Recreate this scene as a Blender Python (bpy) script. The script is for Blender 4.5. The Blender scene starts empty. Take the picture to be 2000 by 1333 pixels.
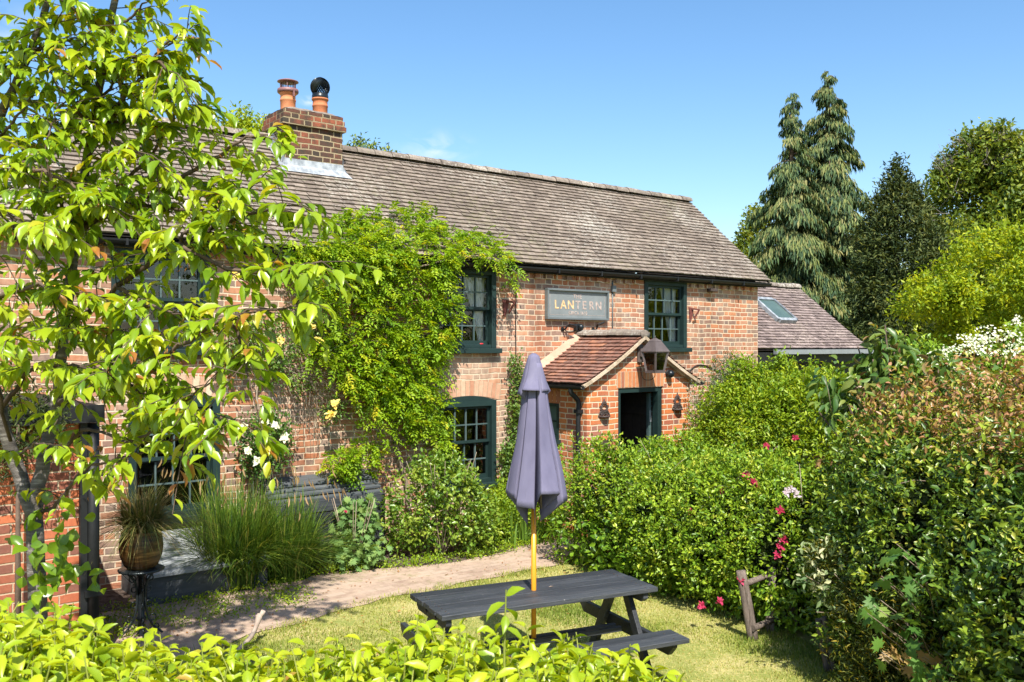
import bpy, math, random
import numpy as np
from mathutils import Vector, Matrix

# ------------------------------------------------------------------ scene, camera, light
S = bpy.context.scene
C = S.collection
rng = np.random.default_rng(11)
random.seed(11)
R = math.radians

cam_d = bpy.data.cameras.new("camera")
cam = bpy.data.objects.new("camera", cam_d)
C.objects.link(cam)
cam.location = (0, 0, 2.7)
cam.rotation_euler = (R(90), 0, 0)
cam_d.sensor_width = 36
cam_d.lens = 32.4
cam_d.shift_y = 0.00425
cam_d.clip_start = 0.05
cam_d.clip_end = 600
cam_d.dof.use_dof = True
cam_d.dof.focus_distance = 11.0
cam_d.dof.aperture_fstop = 9.0
S.camera = cam

SUN_EL, SUN_X, SUN_Y = 52.0, 0.20, -0.98
w = bpy.data.worlds.new("World")
S.world = w
w.use_nodes = True
wn = w.node_tree
bg = wn.nodes["Background"]
sky = wn.nodes.new("ShaderNodeTexSky")
sky.sky_type = 'NISHITA'
sky.sun_disc = False
sky.sun_elevation = R(SUN_EL)
sky.sun_rotation = math.atan2(SUN_X, SUN_Y)
sky.altitude = 0
sky.air_density = 1.0
sky.dust_density = 1.0
sky.ozone_density = 2.0
hs = wn.nodes.new("ShaderNodeHueSaturation")
hs.inputs["Saturation"].default_value = 1.2
hs.inputs["Hue"].default_value = 0.498
wn.links.new(sky.outputs[0], hs.inputs["Color"])


def wisp(col, direction, size, scale, gain):
    """a thin wisp of cloud round one direction of the sky"""
    tc = wn.nodes.new("ShaderNodeTexCoord")
    vd = wn.nodes.new("ShaderNodeVectorMath")
    vd.operation = 'DISTANCE'
    nv = wn.nodes.new("ShaderNodeVectorMath")
    nv.operation = 'NORMALIZE'
    wn.links.new(tc.outputs["Generated"], nv.inputs[0])
    st = wn.nodes.new("ShaderNodeMapping")
    dv = Vector(direction).normalized()
    st.inputs["Location"].default_value = -dv
    st2 = wn.nodes.new("ShaderNodeMapping")
    st2.inputs["Scale"].default_value = (1, 1, 2.2)
    wn.links.new(nv.outputs[0], st.inputs[0])
    wn.links.new(st.outputs[0], st2.inputs[0])
    ln = wn.nodes.new("ShaderNodeVectorMath")
    ln.operation = 'LENGTH'
    wn.links.new(st2.outputs[0], ln.inputs[0])
    mr = wn.nodes.new("ShaderNodeMapRange")
    mr.inputs[1].default_value = 0
    mr.inputs[2].default_value = size
    mr.inputs[3].default_value = 1
    mr.inputs[4].default_value = 0
    mr.interpolation_type = 'SMOOTHSTEP'
    wn.links.new(ln.outputs["Value"], mr.inputs[0])
    no = wn.nodes.new("ShaderNodeTexNoise")
    no.inputs["Scale"].default_value = scale
    no.inputs["Detail"].default_value = 6
    no.inputs["Distortion"].default_value = 0.6
    wn.links.new(st2.outputs[0], no.inputs[0])
    r2 = wn.nodes.new("ShaderNodeMapRange")
    r2.inputs[1].default_value = 0.42
    r2.inputs[2].default_value = 0.75
    wn.links.new(no.outputs[0], r2.inputs[0])
    mu = wn.nodes.new("ShaderNodeMath")
    mu.operation = 'MULTIPLY'
    wn.links.new(mr.outputs[0], mu.inputs[0])
    wn.links.new(r2.outputs[0], mu.inputs[1])
    m2 = wn.nodes.new("ShaderNodeMath")
    m2.operation = 'MULTIPLY'
    m2.inputs[1].default_value = gain
    wn.links.new(mu.outputs[0], m2.inputs[0])
    mx = wn.nodes.new("ShaderNodeMix")
    mx.data_type = 'RGBA'
    wn.links.new(m2.outputs[0], mx.inputs[0])
    wn.links.new(col, mx.inputs[6])
    mx.inputs[7].default_value = (5.2, 5.4, 5.6, 1)
    return mx.outputs[2]


_c = wisp(hs.outputs[0], (-150 / 1800, 1, 385 / 1800), 0.055, 22, 0.75)
_c = wisp(_c, (-975 / 1800, 1, 615 / 1800), 0.07, 16, 0.5)
_c = wisp(_c, (-395 / 1800, 1, 478 / 1800), 0.016, 40, 1.0)
wn.links.new(_c, bg.inputs[0])
bg.inputs[1].default_value = 0.115

sun_d = bpy.data.lights.new("sun", 'SUN')
sun = bpy.data.objects.new("sun", sun_d)
C.objects.link(sun)
sun_d.energy = 4.8
sun_d.angle = R(0.5)
sun_d.color = (1.0, 0.94, 0.84)
_to = Vector((SUN_X * math.cos(R(SUN_EL)), SUN_Y * math.cos(R(SUN_EL)), math.sin(R(SUN_EL))))
sun.rotation_euler = _to.to_track_quat('Z', 'Y').to_euler()
sun.location = (3, -10, 20)

S.view_settings.view_transform = 'Standard'
S.view_settings.look = 'None'
S.view_settings.exposure = 0.95
S.view_settings.gamma = 1
S.cycles.max_bounces = 7
S.cycles.diffuse_bounces = 3
S.cycles.glossy_bounces = 3
S.cycles.transmission_bounces = 4
S.cycles.transparent_max_bounces = 8
S.cycles.caustics_reflective = False
S.cycles.caustics_refractive = False


# ------------------------------------------------------------------ frames of reference
def at(u, v, Y):
    """a point seen at photo pixel (u, v) and lying Y metres ahead"""
    return np.array([(u - 1000) / 1800 * Y, Y, 2.7 - (v - 675) / 1800 * Y])


HX, HY = 4.64, 17.4
DX, DY = 0.7808, 0.6247
HANG = math.atan2(DY, DX)


def W(x, y, z):
    """house frame -> world: x along the front (0 = right corner, minus = left), y into the house"""
    return np.array([HX + DX * x - DY * y, HY + DY * x + DX * y, z])


def Wv(P):
    P = np.asarray(P, float)
    return np.stack([HX + DX * P[..., 0] - DY * P[..., 1], HY + DY * P[..., 0] + DX * P[..., 1], P[..., 2]], -1)


def on_wall(u, v, y):
    """house-frame point where the sight line of pixel (u, v) meets the plane y (house frame)"""
    a = (u - 1000) / 1800
    x = -((HX - DY * y) - a * (HY + DX * y)) / (DX - a * DY)
    Yw = HY + DY * x + DX * y
    return np.array([x, y, 2.7 - (v - 675) / 1800 * Yw])


# ------------------------------------------------------------------ objects
def tag(o, label=None, cat=None, group=None, kind=None):
    if label: o['label'] = label
    if cat: o['category'] = cat
    if group: o['group'] = group
    if kind: o['kind'] = kind
    return o


def thing(name, label, cat, loc=(0, 0, 0), rz=0, group=None):
    o = bpy.data.objects.new(name, None)
    o.empty_display_size = 0.1
    C.objects.link(o)
    o.location = tuple(float(c) for c in loc)
    o.rotation_euler = (0, 0, rz)
    return tag(o, label, cat, group)


class MB:
    def __init__(self):
        self.v, self.f, self.t, self.s = [], [], [], []

    def add(self, verts, faces, tint=None, smooth=False):
        n = len(self.v)
        self.v += [tuple(map(float, p)) for p in verts]
        self.f += [tuple(i + n for i in f) for f in faces]
        if tint is None: tint = random.random()
        self.t += [tint] * len(verts)
        self.s += [smooth] * len(faces)

    def box(self, a, b, tint=None, jit=0.0):
        x0, y0, z0 = a
        x1, y1, z1 = b
        vs = [(x0, y0, z0), (x1, y0, z0), (x1, y1, z0), (x0, y1, z0), (x0, y0, z1), (x1, y0, z1), (x1, y1, z1), (x0, y1, z1)]
        if jit: vs = [tuple(c + random.uniform(-jit, jit) for c in p) for p in vs]
        self.add(vs, [(0, 3, 2, 1), (4, 5, 6, 7), (0, 1, 5, 4), (1, 2, 6, 5), (2, 3, 7, 6), (3, 0, 4, 7)], tint)

    def bar(self, p, q, wx, wz, up=(0, 0, 1), tint=None):
        """a rectangular beam from p to q"""
        p, q = Vector(p), Vector(q)
        d = (q - p).normalized()
        sd = d.cross(Vector(up))
        if sd.length < 1e-4: sd = d.cross(Vector((1, 0, 0)))
        sd.normalize()
        u = sd.cross(d).normalized()
        vs = []
        for c in (p, q):
            for a, b in ((-1, -1), (1, -1), (1, 1), (-1, 1)):
                vs.append(c + sd * a * wx / 2 + u * b * wz / 2)
        self.add(vs, [(0, 1, 2, 3), (7, 6, 5, 4), (0, 4, 5, 1), (1, 5, 6, 2), (2, 6, 7, 3), (3, 7, 4, 0)], tint)

    def tube(self, pts, radii, n=8, cap=True, tint=None):
        pts = [Vector(p) for p in pts]
        if not hasattr(radii, '__len__'): radii = [radii] * len(pts)
        vs, fs = [], []
        ref = None
        for i, p in enumerate(pts):
            d = (pts[min(i + 1, len(pts) - 1)] - pts[max(i - 1, 0)]).normalized()
            if ref is None:
                ref = d.orthogonal().normalized()
            ref = (ref - d * ref.dot(d))
            ref = ref.normalized() if ref.length > 1e-5 else d.orthogonal().normalized()
            b = d.cross(ref)
            for k in range(n):
                a = 2 * math.pi * k / n
                vs.append(p + (ref * math.cos(a) + b * math.sin(a)) * radii[i])
        for i in range(len(pts) - 1):
            for k in range(n):
                k2 = (k + 1) % n
                fs.append((i * n + k, i * n + k2, (i + 1) * n + k2, (i + 1) * n + k))
        self.add(vs, fs, tint, smooth=True)
        if cap:
            m = len(self.v) - len(vs)
            self.f += [tuple(m + k for k in reversed(range(n))), tuple(m + (len(pts) - 1) * n + k for k in range(n))]
            self.s += [False, False]

    def lathe(self, prof, c=(0, 0, 0), n=20, tint=None, ang=(0, 2 * math.pi)):
        full = abs(ang[1] - ang[0] - 2 * math.pi) < 1e-6
        m = n if full else n + 1
        vs, fs = [], []
        for r, z in prof:
            for k in range(m):
                a = ang[0] + (ang[1] - ang[0]) * k / n
                vs.append((c[0] + r * math.cos(a), c[1] + r * math.sin(a), c[2] + z))
        for i in range(len(prof) - 1):
            for k in range(n):
                k2 = (k + 1) % m
                fs.append((i * m + k, i * m + k2, (i + 1) * m + k2, (i + 1) * m + k))
        self.add(vs, fs, tint, smooth=True)

    def prism(self, poly, p0, ax_u, ax_v, ax_n, depth, tint=None):
        """polygon (u,v) extruded along ax_n"""
        p0, ax_u, ax_v, ax_n = map(Vector, (p0, ax_u, ax_v, ax_n))
        n = len(poly)
        vs = [p0 + ax_u * a + ax_v * b for a, b in poly] + [p0 + ax_u * a + ax_v * b + ax_n * depth for a, b in poly]
        fs = [tuple(reversed(range(n))), tuple(range(n, 2 * n))]
        for i in range(n):
            j = (i + 1) % n
            fs.append((i, j, n + j, n + i))
        self.add(vs, fs, tint)

    def build(self, name, mat, parent=None, bevel=0):
        me = bpy.data.meshes.new(name)
        me.from_pydata(self.v, [], self.f)
        a = me.attributes.new("tint", 'FLOAT', 'POINT')
        a.data.foreach_set("value", self.t)
        me.polygons.foreach_set("use_smooth", self.s)
        me.materials.append(mat)
        me.update()
        o = bpy.data.objects.new(name, me)
        C.objects.link(o)
        if parent is not None: o.parent = parent
        if bevel:
            m = o.modifiers.new("bevel", 'BEVEL')
            m.width = bevel
            m.segments = 2
            m.limit_method = 'ANGLE'
        return o


# ------------------------------------------------------------------ materials
def new_mat(name):
    m = bpy.data.materials.new(name)
    m.use_nodes = True
    nt = m.node_tree
    p = nt.nodes["Principled BSDF"]
    return m, nt, p


def N(nt, t, **kw):
    n = nt.nodes.new(t)
    for k, v in kw.items(): setattr(n, k, v)
    return n


def M(nt, op, a, b=None, c=None, clamp=False):
    n = nt.nodes.new("ShaderNodeMath")
    n.operation = op
    n.use_clamp = clamp
    for i, x in enumerate((a, b, c)):
        if x is None: continue
        if isinstance(x, (int, float)): n.inputs[i].default_value = x
        else: nt.links.new(x, n.inputs[i])
    return n.outputs[0]


def ramp(nt, fac, stops, interp='LINEAR'):
    n = nt.nodes.new("ShaderNodeValToRGB")
    n.color_ramp.interpolation = interp
    e = n.color_ramp.elements
    while len(e) < len(stops): e.new(0.5)
    for el, (p, c) in zip(e, stops):
        el.position = p
        el.color = (*c, 1) if len(c) == 3 else c
    nt.links.new(fac, n.inputs[0])
    return n.outputs[0]


def mixc(nt, fac, a, b, blend='MIX'):
    n = nt.nodes.new("ShaderNodeMix")
    n.data_type = 'RGBA'
    n.blend_type = blend
    for idx, x in ((0, fac), (6, a), (7, b)):
        if isinstance(x, (int, float)): n.inputs[idx].default_value = x
        elif isinstance(x, tuple): n.inputs[idx].default_value = (*x, 1)
        else: nt.links.new(x, n.inputs[idx])
    return n.outputs[2]


def noise(nt, vec, scale, detail=4, rough=0.6, dist=0.0):
    n = nt.nodes.new("ShaderNodeTexNoise")
    n.inputs["Scale"].default_value = scale
    n.inputs["Detail"].default_value = detail
    n.inputs["Roughness"].default_value = rough
    n.inputs["Distortion"].default_value = dist
    if vec is not None: nt.links.new(vec, n.inputs["Vector"])
    return n.outputs["Fac"]


def objco(nt):
    return nt.nodes.new("ShaderNodeTexCoord").outputs["Object"]


def bump(nt, p, height, strength=0.4, dist=0.01):
    b = nt.nodes.new("ShaderNodeBump")
    b.inputs["Strength"].default_value = strength
    b.inputs["Distance"].default_value = dist
    nt.links.new(height, b.inputs["Height"])
    nt.links.new(b.outputs[0], p.inputs["Normal"])


def surf_mat(name, stops, scale=6, rough=0.7, spec=0.3, bmp=0.3, stretch=(1, 1, 1), detail=5, tint=0.3, metallic=0.0, bdist=0.005):
    """mottled solid surface: noise plus the per-piece tint picks the colour"""
    m, nt, p = new_mat(name)
    mp = N(nt, "ShaderNodeMapping")
    nt.links.new(objco(nt), mp.inputs[0])
    mp.inputs["Scale"].default_value = stretch
    n1 = noise(nt, mp.outputs[0], scale, detail)
    f = n1
    if tint:
        a = N(nt, "ShaderNodeAttribute", attribute_name="tint")
        f = M(nt, 'ADD', M(nt, 'MULTIPLY', n1, 1 - tint), M(nt, 'MULTIPLY', a.outputs["Fac"], tint))
    nt.links.new(ramp(nt, f, stops), p.inputs["Base Color"])
    n2 = noise(nt, mp.outputs[0], scale * 5, 3)
    nt.links.new(M(nt, 'MULTIPLY_ADD', n2, 0.3, rough - 0.15, clamp=True), p.inputs["Roughness"])
    p.inputs["Specular IOR Level"].default_value = spec
    p.inputs["Metallic"].default_value = metallic
    if bmp: bump(nt, p, n2, bmp, bdist)
    return m


def brick_mat(name, palette, mortar, wash=0.0, washcol=(0.62, 0.45, 0.33), row=0.079, st=0.226, hd=0.118, joint=0.006, dark_headers=0.35, soot=0.0, patch=None, stain=0.0):
    """Flemish bond: stretchers and headers alternate, rows shift by half a pair; every brick gets its own colour"""
    m, nt, p = new_mat(name)
    co = objco(nt)
    sep = N(nt, "ShaderNodeSeparateXYZ")
    nt.links.new(co, sep.inputs[0])
    wob = noise(nt, co, 2.2, 2)
    wob2 = noise(nt, co, 26, 2)
    u0 = M(nt, 'ADD', sep.outputs[0], sep.outputs[1])
    u0 = M(nt, 'ADD', u0, M(nt, 'MULTIPLY', M(nt, 'ADD', wob2, -0.5), 0.008))
    v0 = M(nt, 'ADD', sep.outputs[2], M(nt, 'MULTIPLY', M(nt, 'ADD', wob, -0.5), 0.05))
    v0 = M(nt, 'ADD', v0, M(nt, 'MULTIPLY', M(nt, 'ADD', wob2, -0.5), 0.006))
    vr = M(nt, 'DIVIDE', v0, row)
    rid = M(nt, 'FLOOR', vr)
    fv = M(nt, 'MULTIPLY', M(nt, 'SUBTRACT', vr, rid), row)
    per = st + hd
    half = M(nt, 'MULTIPLY', M(nt, 'FLOORED_MODULO', rid, 2.0), per / 2 + 0.01)
    rj = N(nt, "ShaderNodeTexWhiteNoise", noise_dimensions='1D')
    nt.links.new(rid, rj.inputs["W"])
    uu = M(nt, 'ADD', M(nt, 'ADD', u0, half), M(nt, 'MULTIPLY', rj.outputs[0], 0.03))
    up = M(nt, 'DIVIDE', uu, per)
    pid = M(nt, 'FLOOR', up)
    fu = M(nt, 'MULTIPLY', M(nt, 'SUBTRACT', up, pid), per)
    ish = M(nt, 'GREATER_THAN', fu, st)
    loc = M(nt, 'SUBTRACT', fu, M(nt, 'MULTIPLY', ish, st))
    wid = M(nt, 'MULTIPLY_ADD', ish, hd - st, st)
    du = M(nt, 'MINIMUM', loc, M(nt, 'SUBTRACT', wid, loc))
    dv = M(nt, 'MINIMUM', fv, M(nt, 'SUBTRACT', row, fv))
    dd = M(nt, 'MINIMUM', du, dv)
    dd = M(nt, 'ADD', dd, M(nt, 'MULTIPLY', M(nt, 'ADD', noise(nt, co, 60, 3), -0.5), 0.006))
    mort = M(nt, 'SUBTRACT', 1.0, M(nt, 'MULTIPLY', M(nt, 'SUBTRACT', dd, joint - 0.0025), 1 / 0.005, clamp=True), clamp=True)
    cid = N(nt, "ShaderNodeCombineXYZ")
    nt.links.new(M(nt, 'MULTIPLY_ADD', pid, 2.0, ish), cid.inputs[0])
    nt.links.new(rid, cid.inputs[1])
    wn_ = N(nt, "ShaderNodeTexWhiteNoise", noise_dimensions='2D')
    nt.links.new(cid.outputs[0], wn_.inputs["Vector"])
    rnd = wn_.outputs[0]
    k = M(nt, 'ADD', rnd, M(nt, 'MULTIPLY', M(nt, 'MULTIPLY', ish, dark_headers), M(nt, 'GREATER_THAN', wn_.outputs[0], 0.45)), clamp=True)
    col = ramp(nt, k, palette)
    face = noise(nt, co, 34, 5, 0.7)
    col = mixc(nt, 0.35, col, ramp(nt, face, [(0.3, (0.10, 0.06, 0.05)), (0.5, (0.45, 0.24, 0.16)), (0.7, (0.8, 0.55, 0.42))]), 'SOFT_LIGHT')
    if wash:
        ws = M(nt, 'MULTIPLY', ramp(nt, noise(nt, co, 0.9, 5, 0.65), [(0.40, (0, 0, 0)), (0.66, (1, 1, 1))]), M(nt, 'MULTIPLY_ADD', noise(nt, co, 18, 4), 1.2, -0.1, clamp=True))
        if patch:  # lime-washed area round one spot of the wall
            ddx = M(nt, 'MULTIPLY', M(nt, 'ADD', sep.outputs[0], -patch[0]), 1 / patch[2])
            ddz = M(nt, 'MULTIPLY', M(nt, 'ADD', sep.outputs[2], -patch[1]), 1.7 / patch[2])
            q = M(nt, 'ADD', M(nt, 'MULTIPLY', ddx, ddx), M(nt, 'MULTIPLY', ddz, ddz))
            q = M(nt, 'SUBTRACT', 1.25, q, clamp=True)
            ws = M(nt, 'MAXIMUM', ws, M(nt, 'MULTIPLY', q, M(nt, 'MULTIPLY_ADD', noise(nt, co, 9, 4), 1.6, -.15, clamp=True)))
        col = mixc(nt, M(nt, 'MULTIPLY', ws, wash), col, washcol)
    if soot:
        sm = ramp(nt, noise(nt, co, 5, 5, 0.7), [(0.42, (0, 0, 0)), (0.62, (1, 1, 1))])
        col = mixc(nt, M(nt, 'MULTIPLY', sm, soot), col, (0.05, 0.045, 0.035))
    mcol = mixc(nt, noise(nt, co, 9, 4), tuple(c * 0.75 for c in mortar), mortar)
    fin = mixc(nt, mort, col, mcol)
    if stain:  # damp runs and weathering that cross bricks and joints alike
        mp = N(nt, "ShaderNodeMapping")
        mp.inputs["Scale"].default_value = (1.6, 1.6, 0.55)
        nt.links.new(co, mp.inputs[0])
        sn_ = ramp(nt, M(nt, 'ADD', M(nt, 'MULTIPLY', noise(nt, mp.outputs[0], 1.1, 6, 0.65), .7), M(nt, 'MULTIPLY', noise(nt, mp.outputs[0], 5, 4, 0.6), .3)), [(0.36, (0.50, 0.45, 0.42)), (0.47, (0.86, 0.82, 0.78)), (0.56, (1, 1, 1)), (0.68, (1.0, 0.95, 0.90))])
        fin = mixc(nt, stain, fin, mixc(nt, 1.0, fin, sn_, 'MULTIPLY'))
    nt.links.new(fin, p.inputs["Base Color"])
    p.inputs["Roughness"].default_value = 0.9
    p.inputs["Specular IOR Level"].default_value = 0.15
    h = M(nt, 'ADD', M(nt, 'MULTIPLY', M(nt, 'SUBTRACT', 1.0, mort), 1.0), M(nt, 'MULTIPLY', face, 0.5))
    bump(nt, p, h, 0.7, 0.006)
    return m


def tile_mat(name, stops, lichen=(0.52, 0.50, 0.44), amount=0.5, moss=(0.16, 0.15, 0.07)):
    m, nt, p = new_mat(name)
    co = objco(nt)
    a = N(nt, "ShaderNodeAttribute", attribute_name="tint")
    col = ramp(nt, a.outputs["Fac"], stops)
    n1 = noise(nt, co, 14, 6, 0.75)
    col = mixc(nt, 0.5, col, ramp(nt, n1, [(0.3, (0.15, 0.13, 0.12)), (0.5, (0.5, 0.5, 0.5)), (0.72, (0.9, 0.88, 0.84))]), 'OVERLAY')
    big = noise(nt, co, 0.8, 4, 0.6)
    spots = ramp(nt, M(nt, 'ADD', M(nt, 'MULTIPLY', noise(nt, co, 22, 5, 0.75), 0.75), M(nt, 'MULTIPLY', big, 0.4)), [(0.61, (0, 0, 0)), (0.69, (1, 1, 1))])
    col = mixc(nt, M(nt, 'MULTIPLY', spots, amount), col, lichen)
    ms = ramp(nt, M(nt, 'ADD', M(nt, 'MULTIPLY', noise(nt, co, 11, 5, 0.7), 0.7), M(nt, 'MULTIPLY', noise(nt, co, 0.6, 2), 0.4)), [(0.60, (0, 0, 0)), (0.70, (1, 1, 1))])
    col = mixc(nt, M(nt, 'MULTIPLY', ms, 0.45), col, moss)
    nt.links.new(col, p.inputs["Base Color"])
    p.inputs["Roughness"].default_value = 0.85
    p.inputs["Specular IOR Level"].default_value = 0.25
    bump(nt, p, n1, 0.5, 0.006)
    return m


def leaf_mat(name, stops, trans=0.35, rough=0.42, spec=0.4, yellow=1.0):
    m, nt, p = new_mat(name)
    a = N(nt, "ShaderNodeAttribute", attribute_name="tint")
    co = objco(nt)
    f = M(nt, 'ADD', a.outputs["Fac"], M(nt, 'MULTIPLY', M(nt, 'ADD', noise(nt, co, 9, 2), -0.5), 0.16), clamp=True)
    col = ramp(nt, f, stops)
    nt.links.new(col, p.inputs["Base Color"])
    p.inputs["Roughness"].default_value = rough
    p.inputs["Specular IOR Level"].default_value = spec
    tr = N(nt, "ShaderNodeBsdfTranslucent")
    nt.links.new(mixc(nt, 1.0, col, (1.9 * yellow, 1.55, 0.55), 'MULTIPLY'), tr.inputs[0])
    mx = N(nt, "ShaderNodeMixShader")
    mx.inputs[0].default_value = trans
    nt.links.new(p.outputs[0], mx.inputs[1])
    nt.links.new(tr.outputs[0], mx.inputs[2])
    nt.links.new(mx.outputs[0], nt.nodes["Material Output"].inputs[0])
    return m


def glass_mat(name, tint=(0.9, 0.95, 0.93), refl=1.0, alpha=0.9):
    """thin window pane: mostly clear, mirror-like at a slant"""
    m, nt, p = new_mat(name)
    nt.nodes.remove(p)
    fr = N(nt, "ShaderNodeFresnel")
    fr.inputs[0].default_value = 1.5
    gl = N(nt, "ShaderNodeBsdfGlossy")
    gl.inputs["Roughness"].default_value = 0.02
    tp = N(nt, "ShaderNodeBsdfTransparent")
    tp.inputs[0].default_value = (*tint, 1)
    co = objco(nt)
    b = N(nt, "ShaderNodeBump")
    b.inputs["Strength"].default_value = 0.12
    b.inputs["Distance"].default_value = 0.02
    nt.links.new(noise(nt, co, 3.5, 2), b.inputs["Height"])
    nt.links.new(b.outputs[0], gl.inputs["Normal"])
    mx = N(nt, "ShaderNodeMixShader")
    nt.links.new(M(nt, 'MULTIPLY_ADD', fr.outputs[0], 1.4 * refl, 0.03, clamp=True), mx.inputs[0])
    nt.links.new(tp.outputs[0], mx.inputs[1])
    nt.links.new(gl.outputs[0], mx.inputs[2])
    nt.links.new(mx.outputs[0], nt.nodes["Material Output"].inputs[0])
    return m


BRICKS = [(0.0, (0.47, 0.225, 0.12)), (0.2, (0.38, 0.165, 0.09)), (0.42, (0.32, 0.145, 0.092)), (0.6, (0.41, 0.24, 0.165)), (0.8, (0.25, 0.165, 0.132)), (1.0, (0.21, 0.168, 0.148))]
PORCH = [(0.0, (0.56, 0.23, 0.09)), (0.35, (0.50, 0.17, 0.06)), (0.7, (0.43, 0.15, 0.07)), (0.9, (0.36, 0.14, 0.09)), (1.0, (0.28, 0.14, 0.11))]
mt = {}
mt['brick'] = brick_mat("brick", BRICKS, (0.67, 0.55, 0.41), wash=0.8, joint=0.0075, stain=0.75, patch=(-6.75, 2.28, .75))
mt['brick_porch'] = brick_mat("brick_porch", PORCH, (0.68, 0.55, 0.39), wash=0.3, dark_headers=0.05, joint=0.0078, stain=0.3)
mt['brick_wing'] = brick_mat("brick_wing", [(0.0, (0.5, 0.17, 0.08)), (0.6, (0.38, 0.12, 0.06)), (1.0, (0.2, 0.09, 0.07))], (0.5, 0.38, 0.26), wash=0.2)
mt['brick_stack'] = brick_mat("brick_stack", [(0.0, (0.27, 0.10, 0.06)), (0.4, (0.19, 0.08, 0.055)), (0.75, (0.12, 0.065, 0.05)), (1.0, (0.06, 0.05, 0.045))], (0.36, 0.29, 0.18), wash=0.0, soot=0.95, joint=0.008)
mt['arch'] = surf_mat("arch_brick", [(0.2, (0.42, 0.20, 0.12)), (0.5, (0.50, 0.30, 0.20)), (0.8, (0.62, 0.47, 0.33))], 16, 0.9, 0.15, 0.6, tint=0.55)
mt['arch_porch'] = surf_mat("arch_porch", [(0.2, (0.30, 0.12, 0.08)), (0.5, (0.45, 0.17, 0.075)), (0.8, (0.56, 0.27, 0.13))], 16, 0.9, 0.15, 0.6, tint=0.55)
mt['mortar'] = surf_mat("mortar", [(0.3, (0.32, 0.25, 0.17)), (0.6, (0.50, 0.40, 0.29)), (0.8, (0.58, 0.49, 0.38))], 14, 0.95, 0.1, 0.8, bdist=0.01)
mt['fillet'] = surf_mat("mortar_fillet", [(0.3, (0.40, 0.25, 0.18)), (0.7, (0.50, 0.33, 0.24))], 10, 0.95, 0.1, 0.5)
mt['tile'] = tile_mat("roof_tile", [(0.0, (0.125, 0.10, 0.082)), (0.35, (0.165, 0.133, 0.108)), (0.7, (0.20, 0.163, 0.132)), (1.0, (0.24, 0.198, 0.162))])
mt['tile_red'] = tile_mat("red_clay_tile", [(0.0, (0.13, 0.065, 0.048)), (0.4, (0.19, 0.09, 0.065)), (0.8, (0.24, 0.115, 0.08)), (1.0, (0.36, 0.155, 0.08))], amount=0.15, moss=(0.12, 0.08, 0.06))
mt['tile_ext'] = tile_mat("outbuilding_tile", [(0.0, (0.11, 0.085, 0.08)), (0.5, (0.185, 0.145, 0.135)), (1.0, (0.27, 0.215, 0.20))], lichen=(0.5, 0.42, 0.36), amount=0.6)
mt['ridge'] = tile_mat("ridge_tile", [(0.0, (0.14, 0.115, 0.095)), (1.0, (0.24, 0.20, 0.165))], amount=0.55)
mt['black'] = surf_mat("black_paint", [(0.3, (0.008, 0.009, 0.010)), (0.7, (0.018, 0.019, 0.021))], 8, 0.55, 0.3, 0.15)
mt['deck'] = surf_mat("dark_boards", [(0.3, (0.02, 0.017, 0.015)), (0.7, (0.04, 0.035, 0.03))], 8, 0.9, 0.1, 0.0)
mt['green'] = surf_mat("green_paint", [(0.3, (0.009, 0.022, 0.021)), (0.7, (0.015, 0.035, 0.033))], 5, 0.5, 0.35, 0.12)
mt['muntin'] = surf_mat("green_glazing_bar", [(0.3, (0.05, 0.085, 0.085)), (0.7, (0.09, 0.13, 0.13))], 12, 0.45, 0.45, 0.1)
mt['lead'] = surf_mat("lead_flashing", [(0.32, (0.11, 0.125, 0.14)), (0.52, (0.20, 0.225, 0.25)), (0.70, (0.38, 0.41, 0.44))], 11, 0.55, 0.5, 0.4)
mt['terracotta'] = surf_mat("terracotta", [(0.3, (0.42, 0.14, 0.06)), (0.6, (0.54, 0.20, 0.09)), (0.8, (0.60, 0.28, 0.15))], 9, 0.75, 0.3, 0.2)
mt['cowl_red'] = surf_mat("red_metal", [(0.3, (0.16, 0.07, 0.07)), (0.7, (0.28, 0.14, 0.14))], 12, 0.5, 0.5, 0.1)
mt['cowl_black'] = surf_mat("dark_metal", [(0.3, (0.012, 0.016, 0.02)), (0.7, (0.035, 0.045, 0.05))], 12, 0.32, 0.5, 0.05, metallic=0.5)
mt['iron'] = surf_mat("cast_iron", [(0.3, (0.03, 0.022, 0.020)), (0.7, (0.085, 0.06, 0.052))], 25, 0.55, 0.45, 0.4)
mt['lantern'] = surf_mat("bronze_metal", [(0.3, (0.055, 0.042, 0.040)), (0.7, (0.11, 0.088, 0.084))], 14, 0.5, 0.4, 0.2)
mt['rust'] = surf_mat("oxide_red_iron", [(0.3, (0.12, 0.035, 0.03)), (0.7, (0.22, 0.08, 0.06))], 25, 0.7, 0.3, 0.4)
mt['cable'] = surf_mat("black_cable", [(0.3, (0.015, 0.014, 0.014)), (0.7, (0.03, 0.028, 0.028))], 10, 0.6, 0.3, 0)
mt['sign'] = surf_mat("grey_sign_paint", [(0.3, (0.155, 0.175, 0.18)), (0.7, (0.21, 0.23, 0.235))], 4, 0.45, 0.5, 0.05, tint=0)
mt['sign_frame'] = surf_mat("sign_frame_paint", [(0.3, (0.10, 0.12, 0.125)), (0.7, (0.15, 0.17, 0.175))], 6, 0.5, 0.5, 0.1)
mt['gold'] = surf_mat("gold_lettering", [(0.35, (0.34, 0.22, 0.14)), (0.5, (0.66, 0.42, 0.20)), (0.7, (0.78, 0.60, 0.40))], 16, 0.45, 0.5, 0.1, tint=0)
mt['gold_worn'] = surf_mat("worn_gold_lettering", [(0.3, (0.22, 0.21, 0.205)), (0.48, (0.36, 0.28, 0.245)), (0.68, (0.54, 0.46, 0.41))], 18, 0.5, 0.5, 0.1, tint=0)
mt['glass'] = glass_mat("window_glass")
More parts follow.
